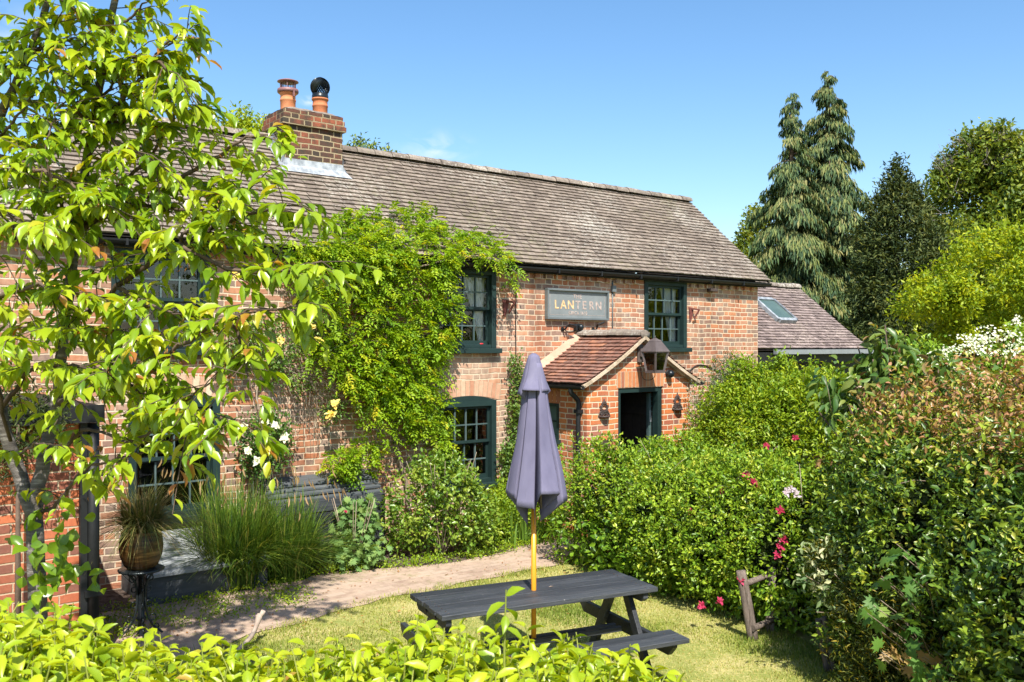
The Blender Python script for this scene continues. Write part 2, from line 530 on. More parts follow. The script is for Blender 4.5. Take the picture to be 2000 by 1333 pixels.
mt['lamp_glass'] = glass_mat("lamp_glass", (0.90, 0.76, 0.60), 0.7)
mt['skylight'] = surf_mat("skylight_glass", [(0.3, (0.05, 0.085, 0.08)), (0.7, (0.08, 0.125, 0.115))], 3, 0.4, 0.35, 0, tint=0)
mt['curtain'] = surf_mat("white_curtain", [(0.3, (0.6, 0.61, 0.62)), (0.7, (0.78, 0.78, 0.78))], 8, 0.9, 0.1, 0)
mt['red'] = surf_mat("red_plastic", [(0.3, (0.5, 0.02, 0.03)), (0.7, (0.6, 0.04, 0.05))], 8, 0.5, 0.4, 0)
mt['zinc'] = surf_mat("zinc_gutter", [(0.3, (0.17, 0.19, 0.205)), (0.7, (0.25, 0.275, 0.29))], 5, 0.5, 0.5, 0.1)
mt['table'] = surf_mat("black_stained_wood", [(0.25, (0.016, 0.018, 0.022)), (0.55, (0.034, 0.038, 0.045)), (0.8, (0.075, 0.08, 0.088))], 7, 0.5, 0.5, 0.5, stretch=(0.35, 6, 6), bdist=0.004)


def worn_wood(name):
    m, nt, p = new_mat(name)
    co = objco(nt)
    mp = N(nt, "ShaderNodeMapping")
    mp.inputs["Scale"].default_value = (0.6, 14, 14)
    nt.links.new(co, mp.inputs[0])
    a = N(nt, "ShaderNodeAttribute", attribute_name="tint")
    g = noise(nt, mp.outputs[0], 5, 6, 0.7, 0.4)
    f = M(nt, 'ADD', M(nt, 'MULTIPLY', g, .75), M(nt, 'MULTIPLY', a.outputs["Fac"], .25))
    col = ramp(nt, f, [(0.3, (0.012, 0.014, 0.017)), (0.52, (0.030, 0.034, 0.040)), (0.68, (0.062, 0.068, 0.076)), (0.8, (0.11, 0.11, 0.11))])
    wear = ramp(nt, M(nt, 'ADD', M(nt, 'MULTIPLY', g, .45), M(nt, 'MULTIPLY', noise(nt, co, 7, 5, .7), .55)), [(0.60, (0, 0, 0)), (0.70, (1, 1, 1))])
    col = mixc(nt, M(nt, 'MULTIPLY', wear, .55), col, (0.15, 0.13, 0.11))
    spk = ramp(nt, noise(nt, co, 42, 2, .5), [(0.76, (0, 0, 0)), (0.79, (1, 1, 1))])
    col = mixc(nt, M(nt, 'MULTIPLY', spk, .7), col, (0.45, 0.44, 0.42))
    nt.links.new(col, p.inputs["Base Color"])
    nt.links.new(M(nt, 'MULTIPLY_ADD', g, .4, .32, clamp=True), p.inputs["Roughness"])
    p.inputs["Specular IOR Level"].default_value = .45
    bump(nt, p, g, .8, .006)
    return m


mt['table'] = worn_wood("black_stained_wood")
mt['bench'] = surf_mat("slate_painted_wood", [(0.25, (0.035, 0.042, 0.048)), (0.55, (0.065, 0.074, 0.082)), (0.8, (0.11, 0.12, 0.13))], 6, 0.6, 0.4, 0.4, stretch=(0.4, 5, 5))
mt['orange'] = surf_mat("varnished_pole", [(0.3, (0.62, 0.24, 0.012)), (0.7, (0.76, 0.33, 0.02))], 5, 0.35, 0.5, 0.05, stretch=(8, 8, 0.6), tint=0)
mt['pole_grey'] = surf_mat("weathered_pole", [(0.3, (0.12, 0.09, 0.06)), (0.7, (0.22, 0.17, 0.12))], 8, 0.6, 0.3, 0.1, tint=0)
mt['wood_post'] = surf_mat("weathered_wood", [(0.25, (0.07, 0.055, 0.045)), (0.5, (0.20, 0.16, 0.135)), (0.78, (0.36, 0.31, 0.28))], 9, 0.85, 0.2, 0.8, stretch=(6, 6, 0.7), bdist=0.012)
mt['drift'] = surf_mat("dead_wood", [(0.25, (0.22, 0.16, 0.12)), (0.6, (0.42, 0.34, 0.28))], 12, 0.85, 0.2, 0.6)
mt['slab'] = surf_mat("grey_lead_lid", [(0.3, (0.20, 0.22, 0.235)), (0.55, (0.32, 0.34, 0.36)), (0.8, (0.44, 0.46, 0.47))], 4, 0.6, 0.4, 0.3)
mt['pot'] = surf_mat("banded_brown_pot", [(0.35, (0.025, 0.014, 0.006)), (0.5, (0.10, 0.05, 0.016)), (0.66, (0.22, 0.125, 0.04))], 4, 0.4, 0.5, 0.2, stretch=(1.2, 1.2, 9), tint=0)
mt['bark'] = surf_mat("cherry_bark", [(0.32, (0.05, 0.043, 0.038)), (0.55, (0.13, 0.115, 0.105)), (0.75, (0.36, 0.33, 0.31))], 8, 0.75, 0.3, 0.7, stretch=(1.2, 1.2, 6), tint=0.1, bdist=0.01)
mt['bark_dark'] = surf_mat("brown_bark", [(0.3, (0.05, 0.036, 0.026)), (0.7, (0.14, 0.10, 0.075))], 8, 0.9, 0.2, 0.6)
mt['twig'] = surf_mat("bare_twig", [(0.3, (0.16, 0.12, 0.085)), (0.7, (0.36, 0.29, 0.22))], 8, 0.8, 0.2, 0)
mt['twig_grey'] = surf_mat("dead_grey_twig", [(0.3, (0.14, 0.12, 0.10)), (0.7, (0.27, 0.24, 0.20))], 8, 0.8, 0.2, 0)
mt['vent'] = surf_mat("iron_vent", [(0.3, (0.06, 0.045, 0.03)), (0.7, (0.13, 0.10, 0.07))], 20, 0.8, 0.2, 0.5)

# foliage: colour runs with the per-leaf tint
L = {}
L['cherry'] = leaf_mat("cherry_leaf", [(0.0, (0.10, 0.20, 0.012)), (0.45, (0.23, 0.35, 0.015)), (0.80, (0.38, 0.46, 0.020)), (0.94, (0.40, 0.36, 0.03)), (1.0, (0.34, 0.14, 0.035))], 0.38, 0.30, 0.55)
L['near'] = leaf_mat("bright_hedge_leaf", [(0.0, (0.16, 0.27, 0.010)), (0.5, (0.31, 0.42, 0.012)), (0.96, (0.44, 0.50, 0.02)), (1.0, (0.36, 0.20, 0.05))], 0.38, 0.36, 0.5)
L['wisteria'] = leaf_mat("wisteria_leaf", [(0.0, (0.08, 0.18, 0.008)), (0.5, (0.21, 0.35, 0.011)), (0.9, (0.37, 0.46, 0.016)), (1.0, (0.46, 0.42, 0.02))], 0.36, 0.5, 0.3)
L['rose'] = leaf_mat("rose_leaf", [(0.0, (0.05, 0.12, 0.02)), (0.6, (0.11, 0.20, 0.03)), (1.0, (0.20, 0.27, 0.04))], 0.3, 0.4, 0.4)
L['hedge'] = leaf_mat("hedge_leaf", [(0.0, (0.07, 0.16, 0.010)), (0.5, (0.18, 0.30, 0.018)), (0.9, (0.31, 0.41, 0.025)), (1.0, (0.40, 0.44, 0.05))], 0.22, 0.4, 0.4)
L['dark'] = leaf_mat("dark_hedge_leaf", [(0.0, (0.045, 0.105, 0.012)), (0.45, (0.13, 0.215, 0.02)), (0.75, (0.29, 0.37, 0.03)), (0.86, (0.33, 0.32, 0.045)), (0.92, (0.34, 0.21, 0.07)), (1.0, (0.36, 0.18, 0.10))], 0.20, 0.36, 0.5)
L['bush'] = leaf_mat("bush_leaf", [(0.0, (0.07, 0.16, 0.015)), (0.5, (0.16, 0.27, 0.03)), (1.0, (0.31, 0.38, 0.05))], 0.3, 0.33, 0.5)
L['lime'] = leaf_mat("lime_shrub_leaf", [(0.0, (0.10, 0.20, 0.012)), (0.5, (0.23, 0.34, 0.016)), (1.0, (0.37, 0.44, 0.025))], 0.35, 0.45, 0.35)
L['grey'] = leaf_mat("grey_green_leaf", [(0.0, (0.06, 0.085, 0.05)), (0.6, (0.13, 0.17, 0.095)), (1.0, (0.21, 0.22, 0.12))], 0.2, 0.5, 0.3)
L['mallow'] = leaf_mat("mallow_leaf", [(0.0, (0.10, 0.20, 0.06)), (0.6, (0.17, 0.29, 0.09)), (1.0, (0.25, 0.36, 0.10))], 0.3, 0.6, 0.2)
L['maple'] = leaf_mat("maple_leaf", [(0.0, (0.05, 0.13, 0.02)), (0.7, (0.10, 0.21, 0.035)), (0.92, (0.18, 0.26, 0.045)), (1.0, (0.34, 0.22, 0.08))], 0.3, 0.5, 0.35)
L['varieg'] = leaf_mat("cream_edged_leaf", [(0.0, (0.10, 0.17, 0.06)), (0.5, (0.22, 0.28, 0.13)), (1.0, (0.48, 0.48, 0.28))], 0.25, 0.5, 0.3)
L['golden'] = leaf_mat("golden_conifer_leaf", [(0.0, (0.03, 0.055, 0.01)), (0.6, (0.10, 0.12, 0.012)), (1.0, (0.34, 0.26, 0.02))], 0.2, 0.5, 0.3)
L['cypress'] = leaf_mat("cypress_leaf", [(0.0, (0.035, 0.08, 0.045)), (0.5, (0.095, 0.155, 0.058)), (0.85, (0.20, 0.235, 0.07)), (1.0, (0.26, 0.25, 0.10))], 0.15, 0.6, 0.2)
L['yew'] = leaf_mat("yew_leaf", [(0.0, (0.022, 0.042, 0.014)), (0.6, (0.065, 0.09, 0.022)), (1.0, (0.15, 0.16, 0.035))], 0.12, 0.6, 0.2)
L['oak'] = leaf_mat("far_tree_leaf", [(0.0, (0.05, 0.10, 0.015)), (0.5, (0.13, 0.19, 0.022)), (1.0, (0.26, 0.29, 0.035))], 0.25, 0.5, 0.25)
L['yellow'] = leaf_mat("yellow_green_leaf", [(0.0, (0.13, 0.22, 0.010)), (0.5, (0.26, 0.35, 0.012)), (1.0, (0.44, 0.47, 0.018))], 0.35, 0.5, 0.3)
L['dogwood'] = leaf_mat("big_drooping_leaf", [(0.0, (0.05, 0.12, 0.025)), (0.6, (0.12, 0.20, 0.035)), (0.85, (0.20, 0.24, 0.05)), (1.0, (0.28, 0.16, 0.08))], 0.3, 0.38, 0.45)
L['blade'] = leaf_mat("long_grass_blade", [(0.0, (0.035, 0.085, 0.012)), (0.5, (0.11, 0.20, 0.02)), (0.8, (0.25, 0.32, 0.04)), (1.0, (0.44, 0.40, 0.12))], 0.25, 0.4, 0.4)
L['dry'] = leaf_mat("dry_grass_blade", [(0.0, (0.05, 0.08, 0.02)), (0.4, (0.15, 0.16, 0.04)), (1.0, (0.38, 0.25, 0.12))], 0.25, 0.5, 0.3)
L['lawn'] = leaf_mat("lawn_blade", [(0.0, (0.12, 0.19, 0.025)), (0.5, (0.26, 0.30, 0.05)), (1.0, (0.50, 0.44, 0.17))], 0.3, 0.6, 0.2)
L['brown'] = leaf_mat("withered_blossom", [(0.0, (0.22, 0.09, 0.03)), (1.0, (0.40, 0.20, 0.07))], 0.3, 0.7, 0.1)
L['petal_yellow'] = leaf_mat("yellow_petal", [(0.0, (0.72, 0.48, 0.06)), (1.0, (0.82, 0.70, 0.30))], 0.25, 0.7, 0.1, 0.7)
L['petal_white'] = leaf_mat("cream_petal", [(0.0, (0.74, 0.70, 0.50)), (1.0, (0.84, 0.82, 0.74))], 0.2, 0.7, 0.1, 0.6)
L['petal_red'] = leaf_mat("crimson_petal", [(0.0, (0.28, 0.012, 0.035)), (1.0, (0.55, 0.06, 0.15))], 0.25, 0.6, 0.2, 0.7)
L['petal_pink'] = leaf_mat("pink_petal", [(0.0, (0.45, 0.35, 0.42)), (1.0, (0.62, 0.54, 0.60))], 0.25, 0.6, 0.2, 0.7)

# ------------------------------------------------------------------ foliage kit
T_SIMPLE = (np.array([(0, 0, 0), (-.5, .45, .12), (.5, .45, .12), (0, 1, -.05)], float), [(0, 2, 3), (0, 3, 1)])
T_LEAF = (np.array([(0, 0, 0), (-.36, .22, .10), (.36, .22, .10), (0, .25, 0), (-.5, .5, .12), (.5, .5, .12), (0, .52, -.02), (-.27, .8, .02), (.27, .8, .02), (0, .8, -.09), (0, 1.0, -.2)], float),
          [(0, 3, 1), (0, 2, 3), (1, 3, 6, 4), (3, 2, 5, 6), (4, 6, 9, 7), (6, 5, 8, 9), (7, 9, 10), (9, 8, 10)])
T_MID = (np.array([(0, 0, 0), (-.48, .4, .1), (.48, .4, .1), (0, .45, -.03), (-.3, .75, .03), (.3, .75, .03), (0, 1, -.14)], float),
         [(0, 3, 1), (0, 2, 3), (1, 3, 6, 4), (3, 2, 5, 6)])


def _maple():
    pts = []
    for a, r in [(180, .12), (215, .42), (238, .30), (262, .62), (282, .38), (300, .70), (318, .44), (340, .78), (352, .55), (0, 1.0)]:
        pts.append((a, r))
    ring = []
    for a, r in pts: ring.append((math.sin(R(a)) * r * .62, .35 + math.cos(R(a)) * r * .62, -.25 * (r * .62) ** 2))
    right = [(-x, y, z) for x, y, z in reversed(ring[1:-1])]
    ring = ring + right
    v = np.array([(0, .35, 0.02)] + ring, float)
    n = len(ring)
    return v, [(0, 1 + i, 1 + (i + 1) % n) for i in range(n)]


T_MAPLE = _maple()


def nrmz(a):
    return a / np.maximum(np.linalg.norm(a, axis=-1, keepdims=True), 1e-9)


def put(name, tmpl, P, A, Nn, Ln, Wd, tint, mat, parent=None, smooth=False, kind=None):
    """one leaf per row: P base, A axis, Nn leaf normal (made square), Ln length, Wd width"""
    tv, tf = tmpl
    P = np.asarray(P, float)
    n, k = len(P), len(tv)
    A = nrmz(A)
    Nn = nrmz(Nn - A * (Nn * A).sum(-1, keepdims=True))
    Sd = np.cross(A, Nn)
    Ln = np.broadcast_to(Ln, (n,))
    Wd = np.broadcast_to(Wd, (n,))
    V = P[:, None] + tv[None, :, 0:1] * (Sd * Wd[:, None])[:, None] + tv[None, :, 1:2] * (A * Ln[:, None])[:, None] + tv[None, :, 2:3] * (Nn * Ln[:, None])[:, None]
    sizes = np.array([len(f) for f in tf])
    fl = np.concatenate([np.array(f) for f in tf])
    loops = (np.arange(n)[:, None] * k + fl[None]).ravel().astype(np.int32)
    tot = np.tile(sizes, n)
    start = np.concatenate([[0], np.cumsum(tot)[:-1]]).astype(np.int32)
    me = bpy.data.meshes.new(name)
    me.vertices.add(n * k)
    me.vertices.foreach_set("co", V.astype(np.float32).ravel())
    me.loops.add(len(loops))
    me.loops.foreach_set("vertex_index", loops)
    me.polygons.add(len(tot))
    me.polygons.foreach_set("loop_start", start)
    if smooth: me.polygons.foreach_set("use_smooth", np.ones(len(tot), bool))
    a = me.attributes.new("tint", 'FLOAT', 'POINT')
    a.data.foreach_set("value", np.repeat(np.clip(tint, 0, 1), k).astype(np.float32))
    me.materials.append(mat)
    me.update(calc_edges=True)
    o = bpy.data.objects.new(name, me)
    C.objects.link(o)
    if parent is not None:
        o.parent = parent
        # foliage is laid out in world space; undo the parent's place
        loc = Vector(parent.location)
        o.matrix_parent_inverse = (Matrix.Translation(loc) @ Matrix.Rotation(parent.rotation_euler.z, 4, 'Z')).inverted()
    if kind: o['kind'] = kind
    return o


_ph = rng.uniform(0, 6.28, (8, 3))
_dr = rng.normal(size=(8, 3))


def lump(P, freq):
    """smooth pseudo-noise about -1..1"""
    s = 0
    for i in range(8):
        s = s + np.sin((P @ _dr[i]) * freq * (0.7 + 0.12 * i) + _ph[i, 0])
    return s / 3.2


def rand_dirs(n):
    return nrmz(rng.normal(size=(n, 3)))


def cloud(name, blobs, n, per, length, aspect, spread, mat, parent, tmpl=T_SIMPLE, shell=(0.72, 1.0), rough=0.16, freq=2.6,
          up=0.35, droop=0.0, flat=0.5, tint=(0.5, 0.22), zmin=0.03, lowcut=-0.9, keep=None, tint_fn=None, gap=None, smooth=False, bury=0.40):
    """leaves in sprigs through the outer part of a union of ellipsoids (x,y,z,rx,ry,rz)"""
    bl = np.asarray(blobs, float)
    area = (bl[:, 3] * bl[:, 4] + bl[:, 3] * bl[:, 5] + bl[:, 4] * bl[:, 5])
    m = max(1, n // per)
    which = rng.choice(len(bl), m, p=area / area.sum())
    d = rand_dirs(m)
    d[:, 2] = np.where(d[:, 2] < lowcut, -d[:, 2], d[:, 2])
    rad = rng.uniform(shell[0], shell[1], m)
    b = bl[which]
    P = b[:, :3] + d * b[:, 3:] * rad[:, None]
    P = b[:, :3] + (P - b[:, :3]) * (1 + rough * lump(P, freq))[:, None]
    nr = nrmz(d / b[:, 3:])
    ok = P[:, 2] > zmin
    for j in range(len(bl)):
        q = ((P - bl[j, :3]) / bl[j, 3:])
        ok &= ((q * q).sum(1) > bury) | (which == j)
    if gap is not None: ok &= lump(P + 31.7, gap[0]) > gap[1]
    if keep is not None: ok &= keep(P)
    P, nr = P[ok], nr[ok]
    m = len(P)
    ax = nrmz(nr + rng.normal(size=(m, 3)) * 0.45 + np.array([0, 0, up]))
    P2 = np.repeat(P, per, 0)
    A2 = np.repeat(ax, per, 0)
    N2 = np.repeat(nr, per, 0)
    k = len(P2)
    tpos = np.tile(np.linspace(-1, 1, per), m)
    P2 = P2 + A2 * (tpos * spread)[:, None] + rng.normal(size=(k, 3)) * spread * 0.45
    la = nrmz(A2 * 0.55 + rng.normal(size=(k, 3)) * 0.6 + np.array([0, 0, -droop]))
    ln = N2 * flat + np.array([0, 0, 0.6]) + rng.normal(size=(k, 3)) * 0.45
    Ln = length * rng.uniform(0.7, 1.25, k)
    tt = np.repeat(rng.normal(tint[0], tint[1], m), per) + rng.normal(0, tint[1] * 0.5, k)
    if tint_fn is not None: tt = tint_fn(P2, tt)
    return put(name, tmpl, P2, la, ln, Ln, Ln * aspect, tt, mat, parent, smooth)


def blades(name, B, lean, Ln, Wd, bend, tint, mat, parent=None, seg=4, kind=None):
    """arching grass blades: B bases, lean horizontal unit directions"""
    n = len(B)
    t = np.linspace(0, 1, seg + 1)
    bend = np.broadcast_to(bend, (n,))
    Ln = np.broadcast_to(Ln, (n,))
    Wd = np.broadcast_to(Wd, (n,))
    up = (t[None] - 0.62 * bend[:, None] * t[None] ** 2) * Ln[:, None]
    out = (bend[:, None] * 0.75 * t[None] ** 1.8) * Ln[:, None]
    sd = np.stack([-lean[:, 1], lean[:, 0]], 1)
    wd = (Wd[:, None] * (1 - t[None] ** 2) * 0.5 + 0.0004)
    Cn = np.zeros((n, seg + 1, 3))
    Cn[..., :2] = B[:, None, :2] + lean[:, None] * out[..., None]
    Cn[..., 2] = B[:, None, 2] + up
    off = np.zeros((n, seg + 1, 3))
    off[..., :2] = sd[:, None] * wd[..., None]
    V = np.stack([Cn - off, Cn + off], 2).reshape(n, (seg + 1) * 2, 3)
    fl = np.array([[2 * i, 2 * i + 1, 2 * i + 3, 2 * i + 2] for i in range(seg)]).ravel()
    k = (seg + 1) * 2
    loops = (np.arange(n)[:, None] * k + fl[None]).ravel().astype(np.int32)
    me = bpy.data.meshes.new(name)
    me.vertices.add(n * k)
    me.vertices.foreach_set("co", V.astype(np.float32).ravel())
    me.loops.add(len(loops))
    me.loops.foreach_set("vertex_index", loops)
    me.polygons.add(n * seg)
    me.polygons.foreach_set("loop_start", (np.arange(n * seg) * 4).astype(np.int32))
    a = me.attributes.new("tint", 'FLOAT', 'POINT')
    a.data.foreach_set("value", np.repeat(np.clip(tint, 0, 1), k).astype(np.float32))
    me.materials.append(mat)
    me.update(calc_edges=True)
    o = bpy.data.objects.new(name, me)
    C.objects.link(o)
    if parent is not None:
        o.parent = parent
        o.matrix_parent_inverse = Matrix.Translation(Vector(parent.location)).inverted()
    if kind: o['kind'] = kind
    return o


def wparent(o, parent):
    """parent a mesh laid out in world space"""
    o.parent = parent
    o.matrix_parent_inverse = (Matrix.Translation(Vector(parent.location)) @ Matrix.Rotation(parent.rotation_euler.z, 4, 'Z')).inverted()
    return o


def curve_pts(pts, n=4):
    """smooth polyline through points (Catmull-Rom)"""
    P = [np.asarray(p, float) for p in pts]
    P = [2 * P[0] - P[1]] + P + [2 * P[-1] - P[-2]]
    out = []
    for i in range(1, len(P) - 2):
        for k in range(n):
            t = k / n
            out.append(0.5 * ((2 * P[i]) + (-P[i - 1] + P[i + 1]) * t + (2 * P[i - 1] - 5 * P[i] + 4 * P[i + 1] - P[i + 2]) * t * t + (-P[i - 1] + 3 * P[i] - 3 * P[i + 1] + P[i + 2]) * t ** 3))
    out.append(P[-2])
    return out


# ------------------------------------------------------------------ ground
def sheet(name, poly, z, mat):
    me = bpy.data.meshes.new(name)
    me.from_pydata([(x, y, z) for x, y in poly], [], [tuple(range(len(poly)))])
    me.materials.append(mat)
    o = bpy.data.objects.new(name, me)
    C.objects.link(o)
    o['kind'] = 'structure'
    return o


def ground_mat():
    m, nt, p = new_mat("lawn_ground")
    co = objco(nt)
    f = M(nt, 'ADD', M(nt, 'MULTIPLY', noise(nt, co, 1.3, 5, 0.65), 0.6), M(nt, 'MULTIPLY', noise(nt, co, 30, 4, 0.7), 0.4))
    nt.links.new(ramp(nt, f, [(0.3, (0.10, 0.15, 0.03)), (0.48, (0.24, 0.26, 0.07)), (0.58, (0.42, 0.37, 0.16)), (0.75, (0.36, 0.29, 0.16))]), p.inputs["Base Color"])
    p.inputs["Roughness"].default_value = 1
    p.inputs["Specular IOR Level"].default_value = 0.1
    bump(nt, p, noise(nt, co, 60, 4), 0.6, 0.02)
    return m


def path_mat():
    m, nt, p = new_mat("worn_brick_paving")
    co = objco(nt)
    mp = N(nt, "ShaderNodeMapping")
    mp.inputs["Rotation"].default_value = (0, 0, -HANG)
    nt.links.new(co, mp.inputs[0])
    br = N(nt, "ShaderNodeTexBrick")
    nt.links.new(mp.outputs[0], br.inputs["Vector"])
    br.inputs["Scale"].default_value = 1
    br.inputs["Brick Width"].default_value = 0.22
    br.inputs["Row Height"].default_value = 0.11
    br.inputs["Mortar Size"].default_value = 0.006
    br.inputs["Color1"].default_value = (0, 0, 0, 1)
    br.inputs["Color2"].default_value = (1, 1, 1, 1)
    col = ramp(nt, br.outputs["Color"], [(0.0, (0.24, 0.165, 0.125)), (0.5, (0.30, 0.215, 0.165)), (1.0, (0.37, 0.285, 0.225))])
    n1 = noise(nt, co, 10, 5, 0.7)
    col = mixc(nt, br.outputs["Fac"], col, (0.24, 0.19, 0.13))
    dust = ramp(nt, M(nt, 'ADD', M(nt, 'MULTIPLY', n1, 0.5), M(nt, 'MULTIPLY', noise(nt, co, 1.6, 4), 0.5)), [(0.36, (0, 0, 0)), (0.58, (1, 1, 1))])
    col = mixc(nt, M(nt, 'MULTIPLY', dust, 0.85), col, (0.43, 0.325, 0.245))
    moss = ramp(nt, M(nt, 'ADD', M(nt, 'MULTIPLY', noise(nt, co, 7, 5, 0.7), 0.6), M(nt, 'MULTIPLY', noise(nt, co, 0.9, 3), 0.4)), [(0.54, (0, 0, 0)), (0.64, (1, 1, 1))])
    col = mixc(nt, M(nt, 'MULTIPLY', moss, 0.6), col, (0.17, 0.17, 0.06))
    nt.links.new(col, p.inputs["Base Color"])
    p.inputs["Roughness"].default_value = 0.95
    p.inputs["Specular IOR Level"].default_value = 0.15
    bump(nt, p, M(nt, 'ADD', M(nt, 'MULTIPLY', br.outputs["Fac"], -0.8), n1), 0.6, 0.008)
    return m


mt['ground'] = ground_mat()
mt['path'] = path_mat()
mt['soil'] = surf_mat("flower_bed_soil", [(0.3, (0.05, 0.035, 0.028)), (0.55, (0.12, 0.09, 0.075)), (0.75, (0.24, 0.20, 0.18))], 14, 0.95, 0.1, 0.9, tint=0, bdist=0.02)
sheet('lawn', [(-150, -60), (150, -60), (150, 300), (-150, 300)], 0.0, mt['ground'])


def strip(name, x0, x1, y0f, y1f, z, mat, n=60, amp=0.05):
    """ragged strip of ground in the house frame, between y0f(x) and y1f(x)"""
    top, bot = [], []
    for i in range(n + 1):
        x = x0 + (x1 - x0) * i / n
        a = y0f(x) + amp * math.sin(i * 1.7) * random.random() + random.uniform(-amp, amp) * 0.5
        b = y1f(x) + random.uniform(-amp, amp) * 0.5
        top.append(tuple(W(x, a, 0)[:2]))
        bot.append(tuple(W(x, b, 0)[:2]))
    me = bpy.data.meshes.new(name)
    vs = [(x, y, z) for x, y in top] + [(x, y, z) for x, y in bot]
    fs = [(i, i + 1, n + 1 + i + 1, n + 1 + i) for i in range(n)]
    me.from_pydata(vs, [], fs)
    me.materials.append(mat)
    o = bpy.data.objects.new(name, me)
    C.objects.link(o)
    o['kind'] = 'structure'
    return o


def bed_front(x):
    return -0.85 - (0.45 if -9 < x < -6.2 else 0) * max(0, math.sin((x + 9) / 2.8 * math.pi)) ** 0.7


strip('flower_bed', -14.5, 0.5, lambda x: bed_front(x) - 0.12, lambda x: -0.01, 0.004, mt['soil'])
strip('path', -15.5, -1.5, lambda x: -2.2 - .20 * max(0, -x - 9.6) ** 1.15, lambda x: bed_front(x), 0.010, mt['path'], amp=0.07)

# ------------------------------------------------------------------ the pub
pub = thing('pub_building', 'long two storey red brick pub with dark sash windows, tiled roof and gabled porch', 'pub', W(0, 0, 0), HANG)
EAVE_Z, RIDGE_Z, RIDGE_Y = 3.90, 5.63, 1.77
XL = -13.45
WINS = {  # x0, x1, z0, z1
    'upper_right': (-3.105, -2.04, 2.66, 3.80),
    'upper_mid': (-7.35, -6.25, 2.66, 3.80),
    'upper_left': (-11.60, -10.50, 2.66, 3.78),
    'lower_mid': (-7.27, -6.25, 0.72, 1.90),
    'lower_left': (-11.42, -10.38, 0.74, 2.06),
}


def holed_wall(mb, x0, x1, z0, z1, holes, y0, y1):
    xs = sorted({x0, x1, *[h[0] for h in holes], *[h[1] for h in holes]})
    zs = sorted({z0, z1, *[h[2] for h in holes], *[h[3] for h in holes]})
    for a, b in zip(xs, xs[1:]):
        for c, d in zip(zs, zs[1:]):
            mx, mz = (a + b) / 2, (c + d) / 2
            if any(h[0] < mx < h[1] and h[2] < mz < h[3] for h in holes): continue
            mb.add([(a, y0, c), (b, y0, c), (b, y0, d), (a, y0, d)], [(0, 1, 2, 3)])
            mb.add([(a, y1, c), (b, y1, c), (b, y1, d), (a, y1, d)], [(3, 2, 1, 0)])
    for h in holes:
        a, b, c, d = h
        mb.add([(a, y0, c), (a, y1, c), (a, y1, d), (a, y0, d)], [(0, 1, 2, 3)])
        mb.add([(b, y0, c), (b, y1, c), (b, y1, d), (b, y0, d)], [(3, 2, 1, 0)])
        mb.add([(a, y0, d), (b, y0, d), (b, y1, d), (a, y1, d)], [(3, 2, 1, 0)])
        mb.add([(a, y0, c), (b, y0, c), (b, y1, c), (a, y1, c)], [(0, 1, 2, 3)])


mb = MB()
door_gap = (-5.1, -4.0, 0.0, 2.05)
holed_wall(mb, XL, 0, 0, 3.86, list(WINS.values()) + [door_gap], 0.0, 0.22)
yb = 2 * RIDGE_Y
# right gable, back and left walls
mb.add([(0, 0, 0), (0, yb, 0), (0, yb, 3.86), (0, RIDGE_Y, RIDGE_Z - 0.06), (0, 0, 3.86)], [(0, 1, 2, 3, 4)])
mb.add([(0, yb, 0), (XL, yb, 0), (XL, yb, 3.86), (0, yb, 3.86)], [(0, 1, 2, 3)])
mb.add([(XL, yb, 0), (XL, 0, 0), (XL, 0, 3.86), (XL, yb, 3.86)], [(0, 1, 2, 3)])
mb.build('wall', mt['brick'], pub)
# dentil course of projecting headers under the eaves
mb = MB()
x = XL + 0.1
segs = [(XL + .05, -11.62), (-10.48, -7.37), (-6.23, -3.13), (-2.02, -0.02)]
for a, b in segs:
    x = a + 0.06
    while x + 0.11 < b:
        mb.box((x, -0.045, 3.715), (x + 0.108, 0.0, 3.785), jit=0.002)
        x += 0.215
    mb.box((a, -0.032, 3.79), (b, -0.001, 3.83))
mb.build('dentil_course', mt['brick'], pub)
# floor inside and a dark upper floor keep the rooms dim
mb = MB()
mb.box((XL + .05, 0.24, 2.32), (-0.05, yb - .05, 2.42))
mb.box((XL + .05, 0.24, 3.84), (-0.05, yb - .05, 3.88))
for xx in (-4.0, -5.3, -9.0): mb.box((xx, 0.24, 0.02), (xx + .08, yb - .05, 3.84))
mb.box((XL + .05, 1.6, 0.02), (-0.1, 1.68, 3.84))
mb.build('inner_partition', mt['deck'], pub)


